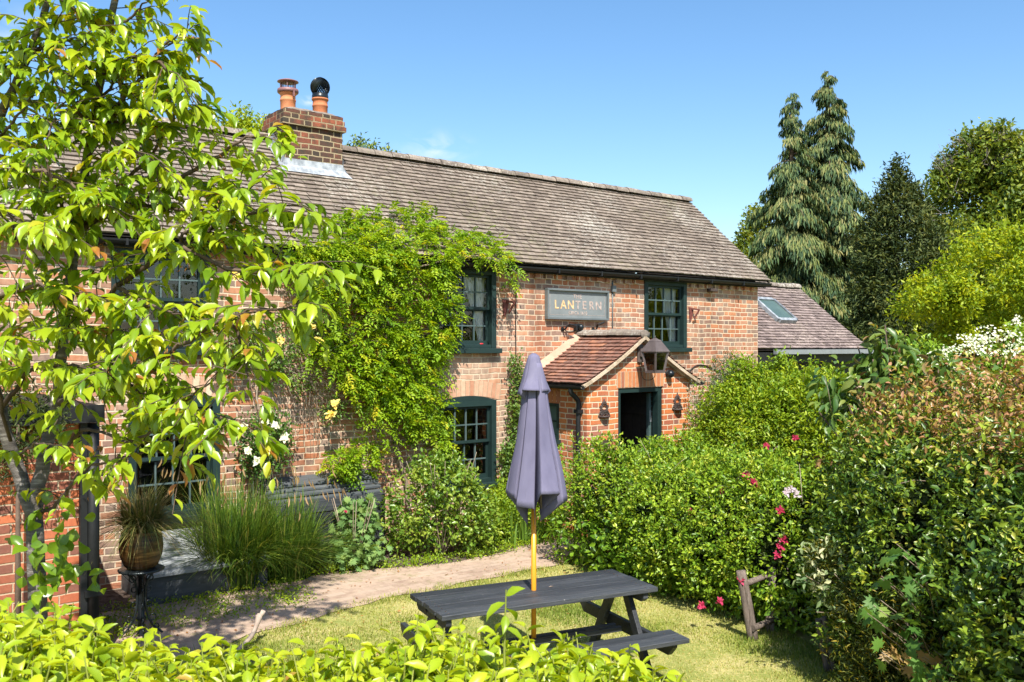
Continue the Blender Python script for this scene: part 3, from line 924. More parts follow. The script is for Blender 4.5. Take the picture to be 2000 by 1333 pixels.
def tiles(name, O, ax, length, prof, gauge, tw, mat, parent, clip=None, th=0.021, wav=0.006, deck=True):
    """overlapping plain tiles laid in courses on a sloping (maybe bent) surface; prof = points up the slope"""
    O, ax = np.array(O, float), np.array(ax, float)
    prof = [np.array(p, float) for p in prof]
    seg = [np.linalg.norm(b - a) for a, b in zip(prof, prof[1:])]
    tot = sum(seg)

    def P(b):
        for i, s in enumerate(seg):
            if b <= s or i == len(seg) - 1:
                return prof[i] + (prof[i + 1] - prof[i]) * (b / s)
            b -= s

    def Nn(b):
        d = P(min(b + .01, tot)) - P(max(b - .01, 0))
        n = np.cross(ax, d)
        n /= np.linalg.norm(n)
        return n if n[2] > 0 else -n

    mbt = MB()
    rows = int(round(tot / gauge))
    for r in range(rows):
        b0 = r * gauge
        lo, hi = (0, length) if clip is None else clip(b0 / tot)
        n0 = Nn(b0)
        off = (r % 2) * tw / 2
        x = lo - off - random.random() * 0.02
        while x < hi:
            xa, xb = max(x, lo) + 0.002, min(x + tw, hi) - 0.002
            if xb - xa > 0.02:
                jb = random.uniform(-.004, .004) + wav * math.sin(x * 1.3 + r * .4)
                jh = random.uniform(-.002, .003)
                tl = random.uniform(-.004, .004)
                bl, bu = b0 + jb, min(b0 + gauge * 1.7, tot + .02)
                pl, pu = P(max(bl, 0)) + (bl if bl < 0 else 0) * (P(.05) - P(0)) / .05, P(bu)
                hl, hu = th * 1.9 + jh, 0.004
                a0 = O + ax * xa + pl + n0 * (hl + tl)
                a1 = O + ax * xb + pl + n0 * (hl - tl)
                a2 = O + ax * xb + pu + n0 * hu
                a3 = O + ax * xa + pu + n0 * hu
                c0, c1 = a0 - n0 * th, a1 - n0 * th
                tv = random.random() * 0.75 + 0.25 * random.random()
                mbt.add([a0, a1, a2, a3, c0, c1], [(0, 1, 2, 3), (4, 5, 1, 0)], tv)
            x += tw
    o = mbt.build(name, mat, parent)
    return o


# front slope, back slope and the hipped left end
run = RIDGE_Y + 0.20
XR, XE = 0.10, -13.6          # right verge, left eave corner
XRL = -11.0                   # left end of the ridge
slope = (0, run, RIDGE_Z - EAVE_Z)
roof = tiles('roof', (XE, -0.20, EAVE_Z), (1, 0, 0), XR - XE, [(0, 0, 0), slope], 0.1, 0.168, mt['tile'], pub,
             clip=lambda t: (t * (XRL - XE), XR - XE))
tiles('roof_slope', (XE, 2 * RIDGE_Y + 0.20, EAVE_Z), (1, 0, 0), XR - XE, [(0, 0, 0), (0, -run, RIDGE_Z - EAVE_Z)], 0.2, 0.33, mt['tile'], roof,
      clip=lambda t: (t * (XRL - XE), XR - XE))
tiles('hip_slope', (XE, -0.20, EAVE_Z), (0, 1, 0), 2 * run, [(0, 0, 0), (XRL - XE, 0, RIDGE_Z - EAVE_Z)], 0.12, 0.2, mt['tile'], roof,
      clip=lambda t: (t * run, 2 * run - t * run))
mb = MB()  # boarding under the tiles
e = 0.012
A, B_, Cc, D_ = (XE, -0.2, EAVE_Z - e), (XR, -0.2, EAVE_Z - e), (XR, RIDGE_Y, RIDGE_Z - e), (XRL, RIDGE_Y, RIDGE_Z - e)
E_, F_ = (XR, 2 * RIDGE_Y + .2, EAVE_Z - e), (XE, 2 * RIDGE_Y + .2, EAVE_Z - e)
mb.add([A, B_, Cc, D_], [(0, 1, 2, 3)])
mb.add([E_, F_, D_, Cc], [(0, 1, 2, 3)])
mb.add([F_, A, D_], [(0, 1, 2)])
mb.build('roof_boarding', mt['deck'], roof)


def half_round(mb, p, q, r, n=8, seg=0.3, up=(0, 0, 1)):
    """row of half round ridge tiles"""
    p, q = Vector(p), Vector(q)
    d = (q - p)
    k = max(1, int(d.length / seg))
    d.normalize()
    sd = d.cross(Vector(up)).normalized()
    u = sd.cross(d).normalized()
    for i in range(k):
        a = p + d * (i * (q - p).length / k + 0.004)
        b = p + d * ((i + 1) * (q - p).length / k - 0.004)
        rr = r * random.uniform(0.95, 1.08)
        off = u * random.uniform(-.006, .006)
        vs, fs = [], []
        for c, s in ((a, 1.06), (b, 0.98)):
            for j in range(n + 1):
                t = math.pi * j / n
                vs.append(c + off + sd * math.cos(t) * rr * s + u * (math.sin(t) * rr * s * 0.8 - r * 0.25))
        for j in range(n): fs.append((j, j + 1, n + 1 + j + 1, n + 1 + j))
        fs.append(tuple(range(n + 1)))
        fs.append(tuple(reversed(range(n + 1, 2 * n + 2))))
        mb.add(vs, fs)


mb = MB()
half_round(mb, (XRL, RIDGE_Y, RIDGE_Z + 0.03), (XR - .01, RIDGE_Y, RIDGE_Z + 0.03), 0.12)
half_round(mb, (XE, -0.2, EAVE_Z + .03), (XRL, RIDGE_Y, RIDGE_Z + .03), 0.11)
half_round(mb, (XE, 2 * RIDGE_Y + .2, EAVE_Z + .03), (XRL, RIDGE_Y, RIDGE_Z + .03), 0.11)
mb.build('ridge_tiles', mt['ridge'], roof)
mb = MB()  # mortared verge on the right gable
for i in range(26):
    t0, t1 = i / 26, (i + 1) / 26
    for y0_, y1_ in ((-0.2 + run * t0, -0.2 + run * t1), (2 * RIDGE_Y + .2 - run * t0, 2 * RIDGE_Y + .2 - run * t1)):
        z0_, z1_ = EAVE_Z + (RIDGE_Z - EAVE_Z) * t0, EAVE_Z + (RIDGE_Z - EAVE_Z) * t1
        mb.bar((XR - .02, y0_, z0_ - .02), (XR - .02, y1_, z1_ - .02), 0.04, 0.04)
mb.build('verge', mt['mortar'], roof)
# gutter, fascia
mb = MB()
gz = EAVE_Z - 0.035
pts = []
vs, fs = [], []
n = 8
for xx in (XE - .02, XR + .05):
    for j in range(n + 1):
        t = math.pi + math.pi * j / n
        vs.append((xx, -0.155 + 0.058 * math.cos(t), gz + 0.058 * math.sin(t)))
    for j in range(n + 1):
        t = 2 * math.pi - math.pi * j / n
        vs.append((xx, -0.155 + 0.050 * math.cos(t), gz + 0.050 * math.sin(t)))
m2 = 2 * n + 2
for j in range(m2): fs.append((j, (j + 1) % m2, m2 + (j + 1) % m2, m2 + j))
fs.append(tuple(range(m2)))
fs.append(tuple(reversed(range(m2, 2 * m2))))
mb.add(vs, fs)
x = XE + 0.3
while x < XR:  # brackets
    mb.box((x, -0.215, gz - .07), (x + .025, -0.098, gz + .004))
    x += 0.9
mb.build('gutter', mt['black'], pub)
mb = MB()
mb.box((XE + .05, -0.095, 3.785), (XR + .02, -0.068, EAVE_Z - .012))
mb.box((XE + .05, -0.068, 3.835), (XR + .02, -0.002, 3.855))
mb.build('fascia', mt['black'], pub)


# windows ---------------------------------------------------------------
def sash_window(key, rows, arched=False, curtain=None, lower_open=0.0):
    x0, x1, z0, z1 = WINS[key]
    fw = 0.085
    f = MB()
    f.box((x0, -0.022, z0), (x0 + fw, 0.13, z1))
    f.box((x1 - fw, -0.022, z0), (x1, 0.13, z1))
    f.box((x0 + fw, -0.020, z1 - fw * .9), (x1 - fw, 0.13, z1))
    f.box((x0 + fw, -0.010, z0), (x1 - fw, 0.13, z0 + 0.05))
    if arched:  # segmental head over the frame
        k = 12
        xm, hw, rise = (x0 + x1) / 2, (x1 - x0) / 2, 0.075
        poly = [(x0, z1 - .002)] + [(x0 + 2 * hw * i / k, z1 + rise * (1 - ((2 * i / k) - 1) ** 2)) for i in range(k + 1)] + [(x1, z1 - .002)]
        f.prism(poly, (0, -0.019, 0), (1, 0, 0), (0, 0, 1), (0, 1, 0), 0.12)
    wobj = f.build('window', mt['green'], pub, bevel=0.004)
    sl = MB()
    sl.box((x0 - .05, -0.10, z0 - 0.075), (x1 + .05, 0.02, z0 - 0.002))
    sl.build('sill', mt['green'], wobj, bevel=0.006)
    gx0, gx1, gz0, gz1 = x0 + fw, x1 - fw, z0 + .05, z1 - fw * .9
    mid = gz0 + (gz1 - gz0) * 0.5
    g = MB()
    for i, (a, b, y) in enumerate(((mid, gz1, 0.035), (gz0, mid + .02, 0.075))):
        g.box((gx0, y, a), (gx0 + .04, y + .035, b))
        g.box((gx1 - .04, y, a), (gx1, y + .035, b))
        g.box((gx0 + .04, y, b - .04), (gx1 - .04, y + .035, b))
        g.box((gx0 + .04, y, a), (gx1 - .04, y + .035, a + (.04 if i == 0 else .06)))
    g.build('sash', mt['green'], wobj)
    mu = MB()
    for i, (a, b, y) in enumerate(((mid + .04, gz1 - .04, 0.032), (gz0 + .06, mid - .02, 0.072))):
        for c in range(1, 4):
            xx = gx0 + .04 + (gx1 - gx0 - .08) * c / 4
            mu.box((xx - .009, y, a), (xx + .009, y + .03, b))
        for r in range(1, rows):
            zz = a + (b - a) * r / rows
            mu.box((gx0 + .04, y + .002, zz - .009), (gx1 - .04, y + .028, zz + .009))
    mu.build('glazing_bar', mt['muntin'], wobj)
    gl = MB()
    gl.add([(gx0, .052, mid), (gx1, .052, mid), (gx1, .052, gz1), (gx0, .052, gz1)], [(0, 1, 2, 3)])
    gl.add([(gx0, .092, gz0), (gx1, .092, gz0), (gx1, .092, mid), (gx0, .092, mid)], [(0, 1, 2, 3)])
    gl.build('pane', mt['glass'], wobj)
    if curtain:
        cu = MB()
        for side, wtop, wbot in curtain:
            nx, nz = 24, 10
            vs, fs = [], []
            for j in range(nz + 1):
                t = j / nz
                zz = gz1 - (gz1 - gz0 - .03) * t
                wd = wtop + (wbot - wtop) * t ** 0.8
                for i in range(nx + 1):
                    q = i / nx
                    xx = (gx1 - q * wd) if side > 0 else (gx0 + q * wd)
                    vs.append((xx, 0.16 + 0.018 * math.sin(q * 26 + t * 1.5) * (1 - .3 * t), zz))
            for j in range(nz):
                for i in range(nx):
                    a = j * (nx + 1) + i
                    fs.append((a, a + 1, a + nx + 2, a + nx + 1))
            cu.add(vs, fs, 0.5, True)
        cu.build('curtain', mt['curtain'], wobj)
    return wobj


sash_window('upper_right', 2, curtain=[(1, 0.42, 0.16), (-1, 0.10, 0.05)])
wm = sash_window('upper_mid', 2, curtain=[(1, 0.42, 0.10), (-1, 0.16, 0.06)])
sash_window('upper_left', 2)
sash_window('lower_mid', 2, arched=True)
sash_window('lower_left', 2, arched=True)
mb = MB()
mb.lathe([(0.0, 0), (0.07, 0.0), (0.075, 0.02), (0.05, 0.028), (0.0, 0.03)], (-6.45, 0.14, 2.71), 14)
mb.build('red_dish', mt['red'], wm)
# brick arches over the lower windows
for key in ('lower_mid', 'lower_left'):
    mb = MB()
    x0, x1, z0, z1 = WINS[key]
    mbk = MB()
    kk = 16
    bx = [(-1 + 2 * i / kk) for i in range(kk + 1)]
    x_m, h_w = (x0 + x1) / 2, (x1 - x0) / 2 + .07
    poly = [(x_m + t * h_w, z1 + .004 + .075 * (1 - t * t)) for t in bx] + [(x_m + t * (h_w + .04), z1 + .22 + .075 * (1 - t * t)) for t in reversed(bx)]
    mbk.prism(poly, (0, -0.003, 0), (1, 0, 0), (0, 0, 1), (0, 1, 0), 0.002)
    mbk.build('arch_mortar', mt['mortar'], pub)
    k = 15
    xm, hw, rise = (x0 + x1) / 2, (x1 - x0) / 2 + .06, 0.075
    for i in range(k):
        t0, t1 = -1 + 2 * i / k + .010, -1 + 2 * (i + 1) / k - .010
        ang0, ang1 = t0 * .20, t1 * .20
        zz0, zz1 = z1 + .003 + rise * (1 - t0 * t0), z1 + .003 + rise * (1 - t1 * t1)
        h = 0.22
        vs = [(xm + t0 * hw, zz0), (xm + t1 * hw, zz1), (xm + t1 * hw + math.sin(ang1) * h, zz1 + h * math.cos(ang1)), (xm + t0 * hw + math.sin(ang0) * h, zz0 + h * math.cos(ang0))]
        mb.prism(vs, (0, -0.006, 0), (1, 0, 0), (0, 0, 1), (0, 1, 0), 0.006)
    mb.build('brick_arch', mt['arch'], pub)

# chimney ---------------------------------------------------------------
CX0, CX1, CY0, CY1 = -8.99, -8.10, 1.22, 1.85
mb = MB()
mb.box((CX0, CY0, 4.7), (CX1, CY1, 5.76))
st = mb.build('chimney', mt['brick_stack'], pub)
mb = MB()
mb.box((CX0 - .045, CY0 - .045, 5.763), (CX1 + .045, CY1 + .04, 5.84))
mb.box((CX0 - .028, CY0 - .028, 5.843), (CX1 + .028, CY1 + .025, 5.92))
mb.box((CX0 - .01, CY0 - .01, 5.923), (CX1 + .01, CY1 + .01, 5.985))
mb.build('corbel_course', mt['brick_stack'], st, bevel=0.008)
mb = MB()  # mortar flaunching
nx, ny = 14, 8
vs, fs = [], []
for j in range(ny + 1):
    for i in range(nx + 1):
        a, b = i / nx, j / ny
        edge = min(a, 1 - a, b, 1 - b)
        vs.append((CX0 + (CX1 - CX0) * a, CY0 + (CY1 - CY0) * b, 5.986 + min(edge * .35, .05) + random.uniform(0, .012)))
for j in range(ny):
    for i in range(nx):
        a = j * (nx + 1) + i
        fs.append((a, a + 1, a + nx + 2, a + nx + 1))
mb.add(vs, fs)
mb.build('flaunching', mt['ridge'], st)
mb = MB()  # lead apron and soakers
zf = EAVE_Z + (CY0 + .2) * (RIDGE_Z - EAVE_Z) / run
sl_ = (RIDGE_Z - EAVE_Z) / run
vs = [(CX0 - .01, CY0 - .006, zf + .15), (CX1 + .01, CY0 - .006, zf + .15), (CX1 + .03, CY0 - .012, zf + .06), (CX0 - .03, CY0 - .012, zf + .06),
      (CX1 + .10, CY0 - .12, zf - .12 * sl_ + .055), (CX0 - .10, CY0 - .12, zf - .12 * sl_ + .055)]
mb.add(vs, [(0, 3, 2, 1), (3, 5, 4, 2)])
for sx, xx in ((-1, CX0 - .008), (1, CX1 + .008)):
    pl = [(CY0 - .01, zf + .2), (CY0 - .01, zf + .04)]
    vs = [(xx, CY0 - .02, zf + .22), (xx, CY0 - .02, zf + .03), (xx, RIDGE_Y, RIDGE_Z + .05), (xx, RIDGE_Y, RIDGE_Z + .24),
          (xx + sx * .07, CY0 - .10, zf - .10 * sl_ + .05), (xx + sx * .07, RIDGE_Y, RIDGE_Z + .05)]
    mb.add(vs, [(0, 1, 2, 3), (1, 4, 5, 2)])
mb.build('lead_flashing', mt['lead'], st)


def pot(x, y, h, cowl):
    m_ = MB()
    m_.lathe([(0.105, 0), (0.108, h * .55), (0.113, h * .57), (0.113, h * .64), (0.107, h * .66), (0.105, h * .9), (0.12, h * .92), (0.122, h), (0.09, h), (0.088, 0.02)], (x, y, 6.0), 22)
    p_ = m_.build('chimney_pot', mt['terracotta'], st)
    z = 6.0 + h
    if cowl == 'disc':
        m_ = MB()
        m_.lathe([(0.09, .0), (0.145, .0), (0.15, .02), (0.145, .05), (0.10, .055), (0.09, .05)], (x, y, z), 22)
        m_.lathe([(0.0, .195), (0.08, .188), (0.145, .165), (0.15, .155), (0.14, .150), (0.0, .150)], (x, y, z), 24)
        for k in range(6):
            a = k * math.pi / 3
            m_.tube([(x + .115 * math.cos(a), y + .115 * math.sin(a), z + .04), (x + .115 * math.cos(a), y + .115 * math.sin(a), z + .155)], .006, 6)
        for k in range(20):
            a = k * math.pi / 10
            m_.tube([(x + .085 * math.cos(a), y + .085 * math.sin(a), z + .04), (x + .085 * math.cos(a), y + .085 * math.sin(a), z + .155)], .003, 4)
        m_.box((x + .01, y - .155, z - .07), (x + .03, y - .125, z + .03))
        m_.build('disc_cowl', mt['cowl_red'], st)
    else:
        m_ = MB()
        m_.lathe([(0.105, -.015), (0.118, .0), (0.118, .045), (0.10, .055), (0.0, .055)], (x, y, z), 22)
        rr, cz = 0.142, z + 0.17
        nb = 24
        for k in range(nb):  # twisted vanes
            vs, fs = [], []
            ns = 12
            for i in range(ns + 1):
                t = -1.15 + 2.6 * i / ns
                t = min(t, 1.5)
                a = k * 2 * math.pi / nb + 0.9 * t * 0.8
                for da, dr in ((0, 0), (0.20, -.020)):
                    vs.append((x + (rr + dr) * math.cos(t) * math.cos(a + da), y + (rr + dr) * math.cos(t) * math.sin(a + da), cz + (rr + dr) * math.sin(t)))
            for i in range(ns): fs.append((2 * i, 2 * i + 1, 2 * i + 3, 2 * i + 2))
            m_.add(vs, fs, None, True)
        m_.lathe([(0.0, rr + .004), (0.03, rr), (0.045, rr - .012)], (x, y, cz), 14)
        m_.lathe([(0.11, -.14), (0.115, -.10), (0.0, -.10)], (x, y, cz), 18)
        m_.build('spinning_cowl', mt['cowl_black'], st)


pot(CX0 + 0.17, 1.48, 0.27, 'disc')
pot(CX1 - 0.22, 1.48, 0.27, 'ball')

# porch -----------------------------------------------------------------
PX0, PX1, PXM, PY = -5.647, -3.472, -4.57, -1.30
DOOR = (-5.03, -4.09, 0.06, 2.08)
PR, PE = 2.84, 2.17  # ridge, eave
mb = MB()
holed_wall(mb, PX0, PX1, 0, 2.16, [(DOOR[0], DOOR[1], 0.0, DOOR[3])], PY, PY + .2)
mb.add([(PX0, PY, 2.16), (PX1, PY, 2.16), (PXM + .0, PY, PR - .03)], [(0, 1, 2)])
mb.add([(PX0, PY + .2, 2.16), (PX1, PY + .2, 2.16), (PXM, PY + .2, PR - .03)], [(2, 1, 0)])
# side walls (left one has a small window)
WZ0, WZ1, WY0, WY1 = 1.34, 1.86, -0.72, -0.34
side = MB()


def side_wall(mbx, xo, xi, hole):
    ys, zs = sorted({PY + .2, 0.0} | ({hole[0], hole[1]} if hole else set())), sorted({0, 2.16} | ({hole[2], hole[3]} if hole else set()))
    for a, b in zip(ys, ys[1:]):
        for c, d in zip(zs, zs[1:]):
            if hole and hole[0] < (a + b) / 2 < hole[1] and hole[2] < (c + d) / 2 < hole[3]: continue
            for xx in (xo, xi): mbx.add([(xx, a, c), (xx, b, c), (xx, b, d), (xx, a, d)], [(0, 1, 2, 3)])
    if hole:
        a, b, c, d = hole
        for q in ([(a, c), (b, c)], [(a, d), (b, d)], [(a, c), (a, d)], [(b, c), (b, d)]):
            mbx.add([(xo, q[0][0], q[0][1]), (xo, q[1][0], q[1][1]), (xi, q[1][0], q[1][1]), (xi, q[0][0], q[0][1])], [(0, 1, 2, 3)])
    mbx.add([(xo, PY, 0), (xo, PY + .2, 0), (xo, PY + .2, 2.16), (xo, PY, 2.16)], [(0, 1, 2, 3)])


side_wall(mb, PX0, PX0 + .2, (WY0, WY1, WZ0, WZ1))
side_wall(mb, PX1, PX1 - .2, None)
porch = mb.build('porch', mt['brick_porch'], pub)
# soldier course over the door and over the little window
mb = MB()
mb.box((DOOR[0] - .03, PY - .003, DOOR[3] + .004), (DOOR[1] + .03, PY - .0005, DOOR[3] + .242))
mb.build('course_mortar', mt['mortar'], porch)
mb = MB()
k = 13
for i in range(k):
    a = DOOR[0] - .02 + (DOOR[1] - DOOR[0] + .04) * i / k
    b = DOOR[0] - .02 + (DOOR[1] - DOOR[0] + .04) * (i + 1) / k
    mb.box((a + .008, PY - .007, DOOR[3] + .012), (b - .008, PY - .0035, DOOR[3] + .235), jit=.001)
mb.build('soldier_course', mt['arch_porch'], porch)
mb = MB()
for i in range(5):
    a = WY0 - .03 + .44 * i / 5
    mb.box((PX0 - .005, a + .006, WZ1 + .01), (PX0, a + .08, WZ1 + .22))
mb.build('soldier_course', mt['arch_porch'], porch)
mb = MB()  # door frame
mb.box((DOOR[0] + .001, PY + .015, 0.0), (DOOR[0] + .065, PY + .13, DOOR[3] - .001))
mb.box((DOOR[1] - .085, PY + .015, 0.0), (DOOR[1] - .001, PY + .13, DOOR[3] - .001))
mb.box((DOOR[0] + .065, PY + .013, DOOR[3] - .07), (DOOR[1] - .085, PY + .13, DOOR[3] - .001))
mb.build('door_frame', mt['green'], porch, bevel=.004)
mb = MB()  # door leaf standing open into the porch, coloured dark in place of shade
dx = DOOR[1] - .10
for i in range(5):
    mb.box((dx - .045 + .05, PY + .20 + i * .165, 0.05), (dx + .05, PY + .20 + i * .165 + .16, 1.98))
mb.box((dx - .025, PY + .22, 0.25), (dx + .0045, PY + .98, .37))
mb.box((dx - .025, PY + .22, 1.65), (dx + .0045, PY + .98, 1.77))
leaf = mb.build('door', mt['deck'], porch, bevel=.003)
mb = MB()
mb.box((dx - .04, PY + .145, 0.05), (dx + .012, PY + .198, 1.98))
mb.build('door_edge', mt['muntin'], porch, bevel=.003)
mb = MB()
mb.box((dx - .034, PY + .139, 1.0), (dx + .004, PY + .1445, 1.16))
mb.build('latch_plate', mt['zinc'], porch)
mb = MB()
mb.box((dx - .034, PY + .139, 1.55), (dx + .004, PY + .1445, 1.72))
mb.build('latch_plate', mt['zinc'], porch)
mb = MB()
mb.tube([(dx - .0, PY + .28, 1.1), (dx - .09, PY + .28, 1.1), (dx - .09, PY + .39, 1.1)], .010, 8)
mb.build('door_handle', mt['zinc'], porch)
mb = MB()  # little side window
mb.box((PX0 - .012, WY0 + .001, WZ0), (PX0 + .08, WY0 + .045, WZ1))
mb.box((PX0 - .012, WY1 - .045, WZ0), (PX0 + .08, WY1 - .001, WZ1))
mb.box((PX0 - .010, WY0 + .045, WZ1 - .045), (PX0 + .08, WY1 - .045, WZ1))
mb.box((PX0 - .010, WY0 + .045, WZ0), (PX0 + .08, WY1 - .045, WZ0 + .05))
mb.box((PX0 + .01, WY0 + .045, (WZ0 + WZ1) / 2 - .012), (PX0 + .05, WY1 - .045, (WZ0 + WZ1) / 2 + .012))
mb.box((PX0 - .07, WY0 - .04, WZ0 - .06), (PX0 + .02, WY1 + .04, WZ0 - .003))
mb.build('side_window', mt['green'], porch)
mb = MB()
mb.add([(PX0 + .03, WY0 + .04, WZ0 + .04), (PX0 + .03, WY1 - .04, WZ0 + .04), (PX0 + .03, WY1 - .04, WZ1 - .04), (PX0 + .03, WY0 + .04, WZ1 - .04)], [(0, 1, 2, 3)])
mb.build('side_pane', mt['skylight'], porch)
mb = MB()
mb.box((PX0 - .02, PY, 2.162), (PX0 + .06, 0, 2.30 - .08))
mb.build('wall_plate', mt['bark_dark'], porch)
mb = MB()
mb.box((PX1 - .06, PY, 2.162), (PX1 + .02, 0, 2.30 - .08))
mb.build('wall_plate', mt['bark_dark'], porch)
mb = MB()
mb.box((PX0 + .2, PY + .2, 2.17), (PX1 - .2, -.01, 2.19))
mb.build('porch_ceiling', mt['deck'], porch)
# curved porch slopes: courses run from the wall out to the verge
halfw = (PX1 - PX0) / 2 + .14


def pprof(sgn):
    pts = []
    for i in range(9):
        t = i / 8
        z = PE - .02 + (PR - PE + .02) * (0.80 * t + 0.20 * t * t)
        pts.append((sgn * halfw * (1 - t), 0, z))
    return pts


tiles('porch_roof', (PXM, PY - .10, 0), (0, 1, 0), -(PY - .10) - .0, pprof(-1), 0.098, 0.165, mt['tile_red'], porch, wav=.004)
tiles('porch_roof', (PXM, PY - .10, 0), (0, 1, 0), -(PY - .10) - .0, pprof(1), 0.098, 0.165, mt['tile_red'], porch, wav=.004)
mb = MB()
for sg in (-1, 1):
    pr = pprof(sg)
    for a, b in zip(pr, pr[1:]):
        mb.add([(PXM + a[0], PY - .10, a[2] - .008), (PXM + a[0], 0, a[2] - .008), (PXM + b[0], 0, b[2] - .008), (PXM + b[0], PY - .10, b[2] - .008)], [(0, 1, 2, 3)])
mb.build('porch_boarding', mt['deck'], porch)
mb = MB()  # cement undercloak and verge along the curved gable edge
for sg in (-1, 1):
    pr = pprof(sg)
    for a, b in zip(pr, pr[1:]):
        mb.bar((PXM + a[0], PY - .085, a[2] - .022), (PXM + b[0], PY - .085, b[2] - .022), 0.05, 0.045)
        mb.bar((PXM + a[0], PY - .030, a[2] - .052), (PXM + b[0], PY - .030, b[2] - .052), 0.06, 0.03)
mb.build('verge', mt['mortar'], porch)
mb = MB()  # mortar fillet where the slopes meet the main wall
for sg in (-1, 1):
    pr = pprof(sg)
    for a, b in zip(pr, pr[1:]):
        q = [(PXM + a[0], -.115, a[2] + .034), (PXM + b[0], -.115, b[2] + .034), (PXM + b[0], -.004, b[2] + .12), (PXM + a[0], -.004, a[2] + .12)]
        mb.add(q + [(c[0], c[1], c[2] - .06) for c in q], [(0, 1, 2, 3), (0, 4, 5, 1)])
mb.build('wall_fillet', mt['fillet'], porch)
mb = MB()
half_round(mb, (PXM, -.03, PR + .05), (PXM, PY - .09, PR + .035), .105, seg=.33)
mb.build('porch_ridge', mt['ridge'], porch)
mb = MB()
mb.lathe([(0.0, -.012), (.06, -.015), (.092, -.006), (.095, .008), (.0, .008)], (0, 0, 0), 16, ang=(math.pi - .2, 2 * math.pi + .2))
cap = mb.build('ridge_end', mt['ridge'], porch)
cap.rotation_euler = (R(90), 0, 0)
cap.location = (PXM, PY - .10, PR + .035)
for sg in (-1, 1):  # porch gutters
    mb = MB()
    gx = PXM + sg * (halfw + .035)
    vs, fs = [], []
    for yy in (PY - .12, -.002):
        for j in range(9):
            t = math.pi + math.pi * j / 8
            vs.append((gx + .052 * math.cos(t), yy, PE - .03 + .052 * math.sin(t)))
        for j in range(9):
            t = 2 * math.pi - math.pi * j / 8
            vs.append((gx + .045 * math.cos(t), yy, PE - .03 + .045 * math.sin(t)))
    for j in range(18): fs.append((j, (j + 1) % 18, 18 + (j + 1) % 18, 18 + j))
    fs += [tuple(range(18)), tuple(reversed(range(18, 36)))]
    mb.add(vs, fs)
    mb.build('porch_gutter', mt['black'], porch)
mb = MB()
gx = PXM - halfw - .035
mb.tube(curve_pts([(gx, PY + .12, PE - .06), (gx, PY + .12, PE - .13), (PX0 - .05, PY + .12, PE - .25), (PX0 - .05, PY + .12, PE - .4)], 3) + [(PX0 - .05, PY + .12, .05)], .034, 10)
for zz in (1.75, .9): mb.box((PX0 - .095, PY + .07, zz), (PX0 - .001, PY + .17, zz + .05))
mb.build('downpipe', mt['black'], porch)
mb = MB()
v_ = on_wall(1179, 867, PY)
for i in range(4): mb.box((v_[0] - .11, PY - .012, v_[2] - .04 + i * .022), (v_[0] + .11, PY - .001, v_[2] - .026 + i * .022))
mb.box((v_[0] - .12, PY - .006, v_[2] - .05), (v_[0] + .12, PY - .0005, v_[2] + .05))
mb.build('air_vent', mt['vent'], porch)


def on_house(name, label, cat, x, y, z, group=None):
    return thing(name, label, cat, W(x, y, z), HANG, group)


# sign ------------------------------------------------------------------
sx0, sx1, sz0, sz1 = -5.31, -4.0, 3.10, 3.575
sg_ = on_house('pub_sign', 'grey framed board lettered in worn gold on the brick wall above the porch', 'sign', (sx0 + sx1) / 2, 0, (sz0 + sz1) / 2)
hw, hh = (sx1 - sx0) / 2, (sz1 - sz0) / 2
mb = MB()
mb.box((-hw + .03, -.045, -hh + .03), (hw - .03, -.01, hh - .03))
mb.build('board', mt['sign'], sg_)
mb = MB()
mb.box((-hw, -.085, hh - .032), (hw, -.01, hh))
mb.box((-hw, -.085, -hh), (hw, -.01, -hh + .032))
mb.box((-hw, -.083, -hh + .032), (-hw + .032, -.01, hh - .032))
mb.box((hw - .032, -.083, -hh + .032), (hw, -.01, hh - .032))
mb.build('sign_frame', mt['sign_frame'], sg_, bevel=.004)
mb = MB()
a, b = .075, .004
for q in (((-hw + a, hh - a), (hw - a, hh - a + b)), ((-hw + a, -hh + a - b), (hw - a, -hh + a)), ((-hw + a - b, -hh + a), (-hw + a, hh - a)), ((hw - a, -hh + a), (hw - a + b, hh - a))):
    mb.box((q[0][0], -.047, q[0][1]), (q[1][0], -.0452, q[1][1]))
mb.build('border_line', mt['gold_worn'], sg_)


def text(body, size, x, z, mat, spacing=1.0, align='CENTER'):
    c = bpy.data.curves.new('lettering', 'FONT')
    c.body = body
    c.size = size
    c.align_x = align
    c.align_y = 'CENTER'
    c.space_character = spacing
    c.extrude = .0015
    c.offset = 0.0035 if size > .12 else .0015
    c.materials.append(mat)
    o = bpy.data.objects.new('lettering', c)
    C.objects.link(o)
    o.parent = sg_
    o.location = (x, -.047, z)
    o.rotation_euler = (R(90), 0, 0)
    bpy.context.view_layer.update()
    me = bpy.data.meshes.new_from_object(o.evaluated_get(bpy.context.evaluated_depsgraph_get()))
    m_ = bpy.data.objects.new('lettering', me)
    C.objects.link(m_)
    m_.parent = sg_
    m_.location, m_.rotation_euler = o.location, o.rotation_euler
    bpy.data.objects.remove(o)
    m_.name = 'lettering'
    return m_


text("THE", .092, -.01, .125, mt['gold_worn'], 1.12)
for i, ch in enumerate("LANTERN"):
    worn = ch in "TER" or i == 6
    text(ch, .185, -.445 + i * .1475 + (.0, -.008, 0, 0, -.008, 0, .008)[i], -.012, mt['gold_worn'] if worn else mt['gold'])
text("CIRCA 1610", .072, .0, -.132, mt['gold_worn'], 1.06)

